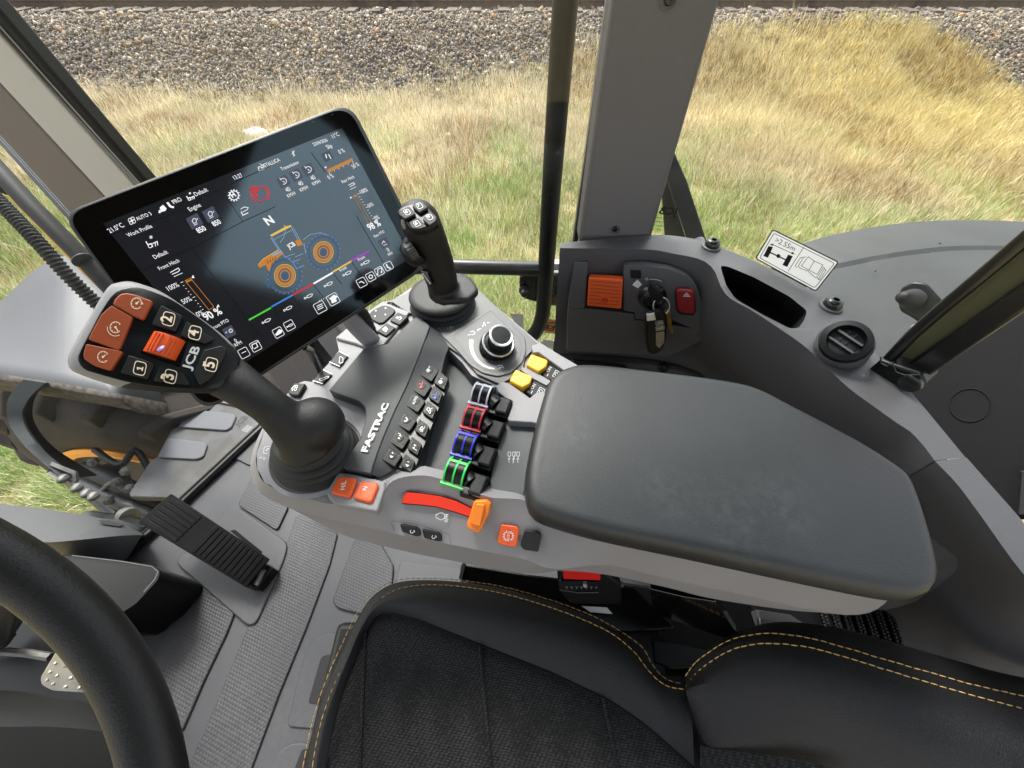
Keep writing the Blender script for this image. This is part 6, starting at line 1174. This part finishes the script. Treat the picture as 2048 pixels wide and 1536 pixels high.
for k, (cx, cy) in zip(ob_, ((448,195),(325,335),(252,508))):
    c = z(3,(cx,cy))[0]; mb = MB(); mb.stroke(JQ, circ(c[0], c[1], 11, 11, 22, 40, 330), 1.4, M('cream_print')); mb.stroke(JQ, [c, (c[0]+5,c[1]-4 if cy != 335 else c[1]+8)], 2.2, M('cream_print')); mb.fill(JQ, circ(c[0], c[1], 2.6, n=12), M('cream_print'))
    for a in range(60, 330, 38): mb.stroke(JQ, [(c[0]+8*math.cos(R(a)), c[1]+8*math.sin(R(a))), (c[0]+10.4*math.cos(R(a)), c[1]+10.4*math.sin(R(a)))], 1.1, M('cream_print'))
    if cy == 335: mb.stroke(JQ, circ(c[0], c[1]+1, 16.5, 16.5, 14, 60, 190), 1.3, M('cream_print'))
    if cy == 195: mb.stroke(JQ, [(c[0]+9,c[1]+3),(c[0]+10,c[1]-3),(c[0]+13,c[1]+2)], 1.8, M('cream_print'))
    mb.build('gauge_mark', k)
# orange roller
ra_ = JP.px(*z(3,(510,450))[0], .001); rb_ = JP.px(*z(3,(720,460))[0], .001)
pr = z(3,(552,358),(740,418),(690,555),(484,480)); wq = [JP.px(*q, 0) for q in pr]; dx = (wq[1]-wq[0]).normalized(); dy = (wq[3]-wq[0]); Ly = (wq[3]-wq[0]).length; dyn = dy.normalized(); Lx = (wq[1]-wq[0]).length
jb(((548,350),(752,415),(700,568),(470,485)), .0008, 'black_gloss', 'roller_recess', 3, .0008, 0)
mb = MB(); prof = []
n = 16
for i in range(n+1): a = math.pi*i/n; prof.append((-math.cos(a), math.sin(a)))
rings = []
for k in range(7):
    u = k/6; 
    rings.append([wq[0]+dx*(Lx*(.5-.5*pc*(1.0)))+dyn*(Ly*(.03+.94*u))+JP.n*(ps*.0125*(1-.10*(abs(u-.5)*2)**3)) for pc, ps in prof])
mb.loft(rings, M('orange')); rl = mb.build('roller', DJ, smooth=60)
for i, a in enumerate((50, 63, 76, 104, 117, 130)):
    mb = MB(); P = []; c_, s_ = math.cos(R(a)), math.sin(R(a))
    mb.tube([wq[0]+dx*(Lx*(.5-.5*c_))+dyn*(Ly*t)+JP.n*(s_*.0125) for t in (.08,.5,.92)], .0009, M('orange'), 6); mb.build('roller_ridge', rl)
mb = MB(); q = wq[0]+dx*(Lx*.54)+dyn*(Ly*.70)+JP.n*.0126; mb.ball(q, .003, mat('pale_violet', srgb(150,130,190), .4), 10, 1, 1.3, .4); mb.build('roller_dot', rl)
S_ = MB(); S_.text(JQ, 'JCB', *z(3,(760,590),(822,455)), M('white_print'), -.0035, hs=.62, ext=.0012, bold=.02); S_.build('maker_lettering', DJ)
# neck and hand rest: one smooth body
nk = MB()
nP = [(JP.px(*z(3,(870,570))[0], -.0115), .0210, .40), (JP.px(*z(3,(965,618))[0], -.0120), .0222, .52), (JP.px(*z(3,(1085,695))[0], -.0115), .0200, .85), (Pt(*z(3,(1235,803))[0], .395), .0187, 1), (Pt(*z(3,(1345,898))[0], .411), .0228, 1), (Pt(*z(3,(1425,965))[0], .425), .0285, 1), (Pt(*z(3,(1470,1020))[0], .436), .034, 1)]
P = cr([tuple(p)+(r, f) for p, r, f in nP], 30); nk.tube([Vector(p[:3]) for p in P], [p[3] for p in P], M('black_soft'), 24, flat=[(1, p[4]) for p in P], up=JP.n.cross(nP[1][0]-nP[0][0]))
dcx = Pt(*z(3,(1492,905))[0], .424); nk.ball(dcx, .0315, M('black_soft'), 28, 1.0, 1.0, .92)
ob2 = nk.build('grip_neck', DJ, remesh=.002, smoothit=22)
# rubber bellows
bo = Pz(*z(3,(1505,1075))[0], .700); mb = MB()
prof = [(.051,0),(.053,.003),(.049,.006),(.0455,.0085),(.0495,.0115),(.0485,.014),(.043,.0165),(.0465,.0195),(.0455,.022),(.040,.0245),(.041,.027),(.037,.030),(.036,.036)]
mb.lathe(bo, (.0,.02,1), prof, M('rubber'), 56, 1.0, .92, xa=(1,-.5,0)); mb.build('bellows', DJ, smooth=60)
mb = MB(); mb.lathe(bo, (0,0,1), [(.060,0),(.060,.002),(.055,.0035),(.053,.001)], M('grey_light'), 56, 1.0, .94, xa=(1,-.5,0)); mb.build('bellows_rim', DJ)

# ================================================================ hydraulic joystick (right)
HJ = thing('hydraulic_joystick', 'small upright black joystick with four top buttons right of the display', 'joystick', Pz(885,615,.70))
base = Pz(*z(5,(650,1020))[0], .706)
mb = MB(); mb.lathe(base+Vector((0,0,-.003)), (0,0,1), [(.052,0),(.053,.003),(.050,.006),(.047,.008),(.050,.011),(.049,.014),(.046,.016),(.050,.019),(.051,.024),(.049,.027),(.040,.029)], M('black_soft'), 56); mb.build('bellows', HJ, smooth=60)
tp = [((655,930),.487,.0175),((640,800),.464,.0185),((600,640),.440,.0180),((540,480),.418,.0185),((480,350),.402,.0195),((440,270),.394,.020),((420,235),.390,.018)]
hP = cr([tuple(Pt(*z(5,q)[0], t))+(r,) for q, t, r in tp], 28)
mb = MB(); mb.tube([Vector(p[:3]) for p in hP], [p[3] for p in hP], M('black_soft'), 24, flat=(1.02,.95)); 
mb.ball(Pt(*z(5,(425,235))[0], .392), .0195, M('black_soft'), 16, 1, 1, .8)
# thumb ledge to the right and rounded belly to the left
led = Pl(Pt(*z(5,(800,900))[0], .478), (0,0,1)); mb.prism(led.pts(rnd(z(5,(560,860),(760,725),(830,735),(900,775),(960,860),(965,890),(880,965),(820,970),(620,985),(500,900)), 9, 5), .004), (0,0,-.009), M('black_soft'))
mb.ball(Pt(*z(5,(395,545))[0], .425), .0145, M('black_soft'), 16, 1, .9, 1.25)
mb.build('grip', HJ, remesh=.0018, smoothit=6)
HPn = plane3(Pt(*z(5,(300,200))[0], .372), Pt(*z(5,(560,180))[0], .372), Pt(*z(5,(410,310))[0], .366))
mb = MB(); mb.prism(HPn.pts(rnd(z(5,(245,165),(300,130),(440,92),(490,105),(530,160),(605,240),(600,290),(490,345),(420,350),(350,340),(300,270),(235,200)), 10, 5), .0), -HPn.n*.010, M('black_plastic')); mb.build('button_head', HJ, bevel=.003, seg=3)
hb = [('7', ((390,112),(480,100),(520,155),(440,205),(372,148)), (440,140)), ('8', ((262,178),(345,138),(410,215),(310,262),(250,215)), (330,196)), ('9', ((470,245),(540,185),(600,240),(590,280),(530,320),(470,270)), (530,240)), ('6', ((345,285),(425,240),(510,325),(440,348),(370,342)), (418,298))]
for t, pts, c in hb:
    mb = MB(); mb.prism(HPn.pts(rnd(z(5,*pts), 3.5), .003), -HPn.n*.0028, M('black_soft')); k = mb.build('top_button', HJ, bevel=.0013, seg=3)
    q = z(5,c)[0]; HQ = Pl(HPn.o+HPn.n*.003, HPn.n); S_ = MB(); S_.stroke(HQ, rnd([(q[0]-8.2,q[1]-3),(q[0]+1.5,q[1]-6.5),(q[0]+8.2,q[1]+2.6),(q[0]-1,q[1]+6.8)], 3.2), 1.0, M('white_print'), .0003, True)
    S_.text(HQ, t, (q[0]-2.5,q[1]+2.8), (q[0]+2.2,q[1]+1.0), M('white_print'), .0004, bold=.02); S_.build('button_mark', k)
mb = MB(); c = Pt(*z(5,(385,560))[0], .412); wd = Vector((.45,.25,.5)).normalized(); mb.lathe(c-wd*.005, wd, [(.0135,0),(.0145,.002),(.0145,.007),(.0135,.009)], M('black_plastic'), 32); mb.build('thumbwheel_ring', HJ)
mb = MB(); knurl(mb, Pt(*z(5,(380,535))[0], .400)-wd*.002, Vector((.8,.5,.25)).normalized(), .0085, -.004, .004, 12, M('grey_dark')); mb.build('thumbwheel', HJ, smooth=30)
mb = MB(); LPn = plane3(Pt(*z(5,(455,700))[0], .432), Pt(*z(5,(515,730))[0], .430), Pt(*z(5,(555,850))[0], .448)); 
mb.pprism(LPn, rnd(z(5,(452,715),(505,728),(560,840),(545,860),(500,835)), 3), .002, M('black_gloss'))
for k in range(5): c = z(5,(475+k*14,750+k*20))[0]; mb.stroke(LPn, [(c[0]-2.5,c[1]-1),(c[0]+.5,c[1]-1.5),(c[0],c[1]+1.5),(c[0]+2.5,c[1]+1)], 1.2, M('white_print'), .0024)
mb.build('symbol_strip', HJ)
mb = MB(); cs = Pt(*z(5,(300,305))[0], .372); mb.ball(cs, .004, M('grey_light'), 8, .6, .6, 1.4); mb.build('front_button', HJ)
# ================================================================ driver's seat
def fabric(name, col, sx, kind_):
    m = mat(name, col, .75 if kind_ == 'mesh' else .52, spec=.4 if kind_ == 'lea' else .3); nt = m.node_tree; N = nt.nodes; L = nt.links; b = N['Principled BSDF']; tc = N.new('ShaderNodeTexCoord')
    v = N.new('ShaderNodeTexVoronoi'); v.inputs['Scale'].default_value = sx; L.new(tc.outputs['Object'], v.inputs['Vector'])
    bp = N.new('ShaderNodeBump'); L.new(bp.outputs[0], b.inputs['Normal'])
    if kind_ == 'mesh':
        mp = N.new('ShaderNodeMapping'); mp.inputs['Scale'].default_value = (1, 2.1, 1); mp.inputs['Rotation'].default_value = (0, 0, R(17)); L.new(tc.outputs['Object'], mp.inputs[0]); L.new(mp.outputs[0], v.inputs['Vector'])
        v.inputs['Randomness'].default_value = .25; bp.inputs['Strength'].default_value = 1; bp.inputs['Distance'].default_value = .0016; L.new(v.outputs[0], bp.inputs['Height'])
        mx = N.new('ShaderNodeMix'); mx.data_type = 'RGBA'; rp = N.new('ShaderNodeMapRange'); rp.inputs[1].default_value = .1; rp.inputs[2].default_value = .6; L.new(v.outputs[0], rp.inputs[0]); L.new(rp.outputs[0], mx.inputs[0]); mx.inputs[6].default_value = (*[c*2.0 for c in col], 1); mx.inputs[7].default_value = (*[c*.15 for c in col], 1); L.new(mx.outputs[2], b.inputs['Base Color'])
    else:
        v.feature = 'DISTANCE_TO_EDGE'; rp = N.new('ShaderNodeMapRange'); rp.inputs[2].default_value = .12; L.new(v.outputs[0], rp.inputs[0]); bp.inputs['Strength'].default_value = .45; bp.inputs['Distance'].default_value = .0006; L.new(rp.outputs[0], bp.inputs['Height'])
    return m
fabric('seat_mesh', srgb(34,33,34), 190, 'mesh'); fabric('seat_leather', srgb(24,23,26), 400, 'lea'); mat('thread', srgb(200,160,95), .6, var=.1, vscale=100); mat('thread_light', srgb(232,190,120), .6)
seat = thing('driver_seat', 'black leather and mesh fabric driver seat with gold double stitching', 'seat', (.0,-.12,.0))
C0 = [(590,1640),(606,1540),(624,1450),(650,1368),(684,1290),(714,1228),(745,1186),(790,1162),(850,1157),(930,1162),(1010,1175),(1100,1200),(1180,1230),(1240,1262),(1285,1296),(1308,1335),(1335,1360),(1372,1369)]
C1 = [(612,1640),(624,1545),(640,1455),(665,1380),(698,1308),(728,1246),(757,1203),(798,1178),(855,1170),(930,1174),(1010,1188),(1100,1215),(1175,1243),(1230,1272),(1272,1308),(1297,1342),(1330,1370),(1375,1380)]
C2 = [(640,1640),(650,1560),(664,1480),(680,1405),(705,1330),(732,1262),(765,1228),(830,1238),(890,1262),(960,1290),(1030,1318),(1100,1346),(1160,1374),(1210,1398),(1260,1430),(1300,1460),(1345,1500),(1390,1540)]
def zr(pts, zz, n=150): 
    zz = zz if callable(zz) else (lambda u, v=zz: v)
    q = crk(pts, 9); return [Pz(x, y, zz(i/(len(q)-1))) for i, (x, y) in enumerate(q)]
a0 = zr(C0, .478); a1 = zr(C1, .489); a2 = zr(C2, lambda u: .487-.012*max(0, u-.6)); n_ = len(a0)
am = [(p+q)/2+Vector((0,0,.006+.010*math.sin(math.pi*min(1, max(0, i/n_))))) for i, (p, q) in enumerate(zip(a1, a2))]
am2 = [p*.25+q*.75+Vector((0,0,.010*math.sin(math.pi*i/n_))) for i, (p, q) in enumerate(zip(a1, a2))]
sk0 = [p+Vector((0,0,-.05)) for p in a0]; sk1 = [p+Vector((.0,-.02,-.12)) for p in a0]
ac = [(p+q)/2+Vector((0,0,.0035)) for p, q in zip(a0, a1)]
k1 = [p*.5+q*.5 for p, q in zip(a1, am)]
for i, p in enumerate(k1): p.z += .004
mb = MB(); mb.loft([sk1, sk0, a0, ac, a1, k1, am, am2, a2], M('seat_leather'), False, False, False); cu = mb.build('cushion_bolster', seat, smooth=80, sub=1)
# fabric centre: from the boundary across to the other bolster
cen = Vector((-.0,-.13,.478)); i0 = 0
far_ = []
for i, p in enumerate(a2):
    u = i/(n_-1); far_.append(Vector((-.30+.62*u, -.40, .47)))
rows = []
for t in (0, .03, .08, .16, .26, .37, .48, .6, .72, .85, 1):
    r_ = [p+(q-p)*t for p, q in zip(a2, far_)]
    for p in r_: p.z = p.z*1+(.0035 if t > 0 else 0)*(1-t)+.004*math.sin(p.x*130)*math.sin(math.pi*min(1, t*1.6))**2*.35-.012*math.exp(-((t-.0)/.02)**2)*(0)
    rows.append(r_)
mb = MB(); mb.loft(rows, M('seat_mesh'), False, False, False); mb.loft([rows[-1], [p+Vector((0,-.10,.01)) for p in rows[-1]], [p+Vector((0,-.14,-.08)) for p in rows[-1]]], M('seat_leather'), False, False, False); mb.build('cushion_centre', seat, smooth=80, sub=1)
mb = MB(); mb.ring(a2, .0016, M('black_plastic'), 6) if False else mb.tube(a2, .0018, M('black_plastic'), 6); mb.build('piping', seat)
for fx in (.30, .53, .76):   # sewn pleats across the fabric
    k = int(fx*(n_-1)); mb = MB(); p, q = a2[k], far_[k]; mb.tube([p+(q-p)*t+Vector((0,0,.0035)) for t in (0,.2,.4,.6,.8,1)], .0022, M('seat_mesh'), 6); mb.build('pleat', seat)
def stitches(path, mt, name, off=.0008, ln=.0062, gap=.0022, rad=.00075):
    P = path; L = [0]
    for i in range(1, len(P)): L.append(L[-1]+(P[i]-P[i-1]).length)
    def at(s):
        i = 1
        while i < len(L)-1 and L[i] < s: i += 1
        t = (s-L[i-1])/max(1e-9, L[i]-L[i-1]); return P[i-1]+(P[i]-P[i-1])*t
    mb = MB(); s = 0; j = 0
    while s+ln < L[-1]:
        a, b = at(s), at(s+ln); m_ = (a+b)/2+(CAM-a).normalized()*rad*1.5; k = Vector((random.uniform(-.0002,.0002),)*3)
        up = (CAM-a).normalized()*off; mb.tube([a+up*.2+k, m_+up+k, b+up*.2+k], [rad*.6, rad, rad*.6], mt, 5); s += ln+gap*random.uniform(.8, 1.2)
    return mb.build(name, seat, smooth=80)
stitches([p+Vector((0,0,.0015)) for p in a0], M('thread'), 'seam_stitching'); stitches([p+Vector((0,0,.0012)) for p in a1], M('thread'), 'seam_stitching')
# backrest
D0 = [(1371,1352),(1390,1326),(1420,1303),(1455,1282),(1500,1270),(1550,1267),(1620,1276),(1700,1298),(1780,1322),(1860,1345),(1950,1370),(2060,1394),(2200,1420)]
D1 = [(1372,1372),(1394,1345),(1426,1320),(1462,1300),(1505,1289),(1555,1287),(1625,1296),(1700,1317),(1780,1342),(1860,1366),(1950,1392),(2060,1420),(2200,1450)]
D2 = [(1372,1385),(1400,1400),(1440,1410),(1490,1412),(1550,1410),(1610,1412),(1690,1430),(1770,1455),(1850,1480),(1940,1510),(2040,1540),(2120,1560),(2260,1590)]
D3 = [(1382,1420),(1405,1470),(1440,1520),(1500,1540),(1560,1550),(1640,1570),(1720,1590),(1800,1610),(1880,1640),(1970,1670),(2070,1700),(2160,1720),(2300,1750)]
D4 = [(1400,1480),(1430,1560),(1480,1640),(1540,1700),(1600,1740),(1680,1780),(1760,1800),(1840,1830),(1920,1850),(2000,1880),(2100,1900),(2200,1920),(2330,1950)]
def tr_(pts, t0, t1): q = crk(pts, 9); return [Pt(x, y, t0+(t1-t0)*(i/(len(q)-1))) for i, (x, y) in enumerate(q)]
b0 = tr_(D0, .500, .43); b1 = tr_(D1, .492, .415); b2 = tr_(D2, .470, .355); b3 = tr_(D3, .468, .345); b4 = tr_(D4, .475, .36)
bc = [(p+q)/2+(CAM-p).normalized()*.003 for p, q in zip(b0, b1)]; b05 = [p*.55+q*.45+(CAM-p).normalized()*.016 for p, q in zip(b1, b2)]
bs = [p+Vector((.03,.02,-.02)) for p in b0]; bs2 = [p+Vector((.10,.01,-.05)) for p in b0]
mb = MB(); mb.loft([bs2, bs, b0, bc, b1, b05, b2, b3, b4], M('seat_leather'), False, False, False); mb.build('backrest_bolster', seat, smooth=80, sub=1)
wv = tr_([(1400,1490),(1450,1500),(1520,1508),(1600,1520),(1700,1545)], .462, .40)
mb = MB(); wv2 = [p+Vector((-.02,-.09,-.02)) for p in wv]; mb.loft([wv, wv2], M('seat_mesh'), False, False, False)
mb.build('backrest_centre', seat, smooth=80)
stitches([p+(CAM-p).normalized()*.0012 for p in b0], M('thread_light'), 'seam_stitching', ln=.0068); stitches([p+(CAM-p).normalized()*.0012 for p in b1], M('thread_light'), 'seam_stitching', ln=.0068)
# closed body under the cushion so that it rests on the floor
mb = MB(); mb.box((.02,-.16,.22), (.42,0,0), (0,.36,0), (0,0,.36), M('black_soft')); mb.build('seat_base', seat, bevel=.02)
mb = MB(); mb.box((-.02,-.14,.40), (.50,0,0), (0,.46,0), (0,0,.05), M('black_plastic')); mb.build('seat_pan', seat, bevel=.01)

# dark core closing the gap between cushion and backrest
mb = MB(); g_ = [Pz(x, y, zz) for x, y, zz in ((1330,1352,.455),(1372,1385,.452),(1395,1480,.445),(1440,1600,.435),(1500,1760,.42))]
mb.loft([[p+Vector((-.10,-.02,-.015)) for p in g_], g_, [p+Vector((.10,.0,-.02)) for p in g_], [p+Vector((.14,.0,-.20)) for p in g_]], M('seat_leather'), False, False, False); mb.build('seat_crease', seat, smooth=60)
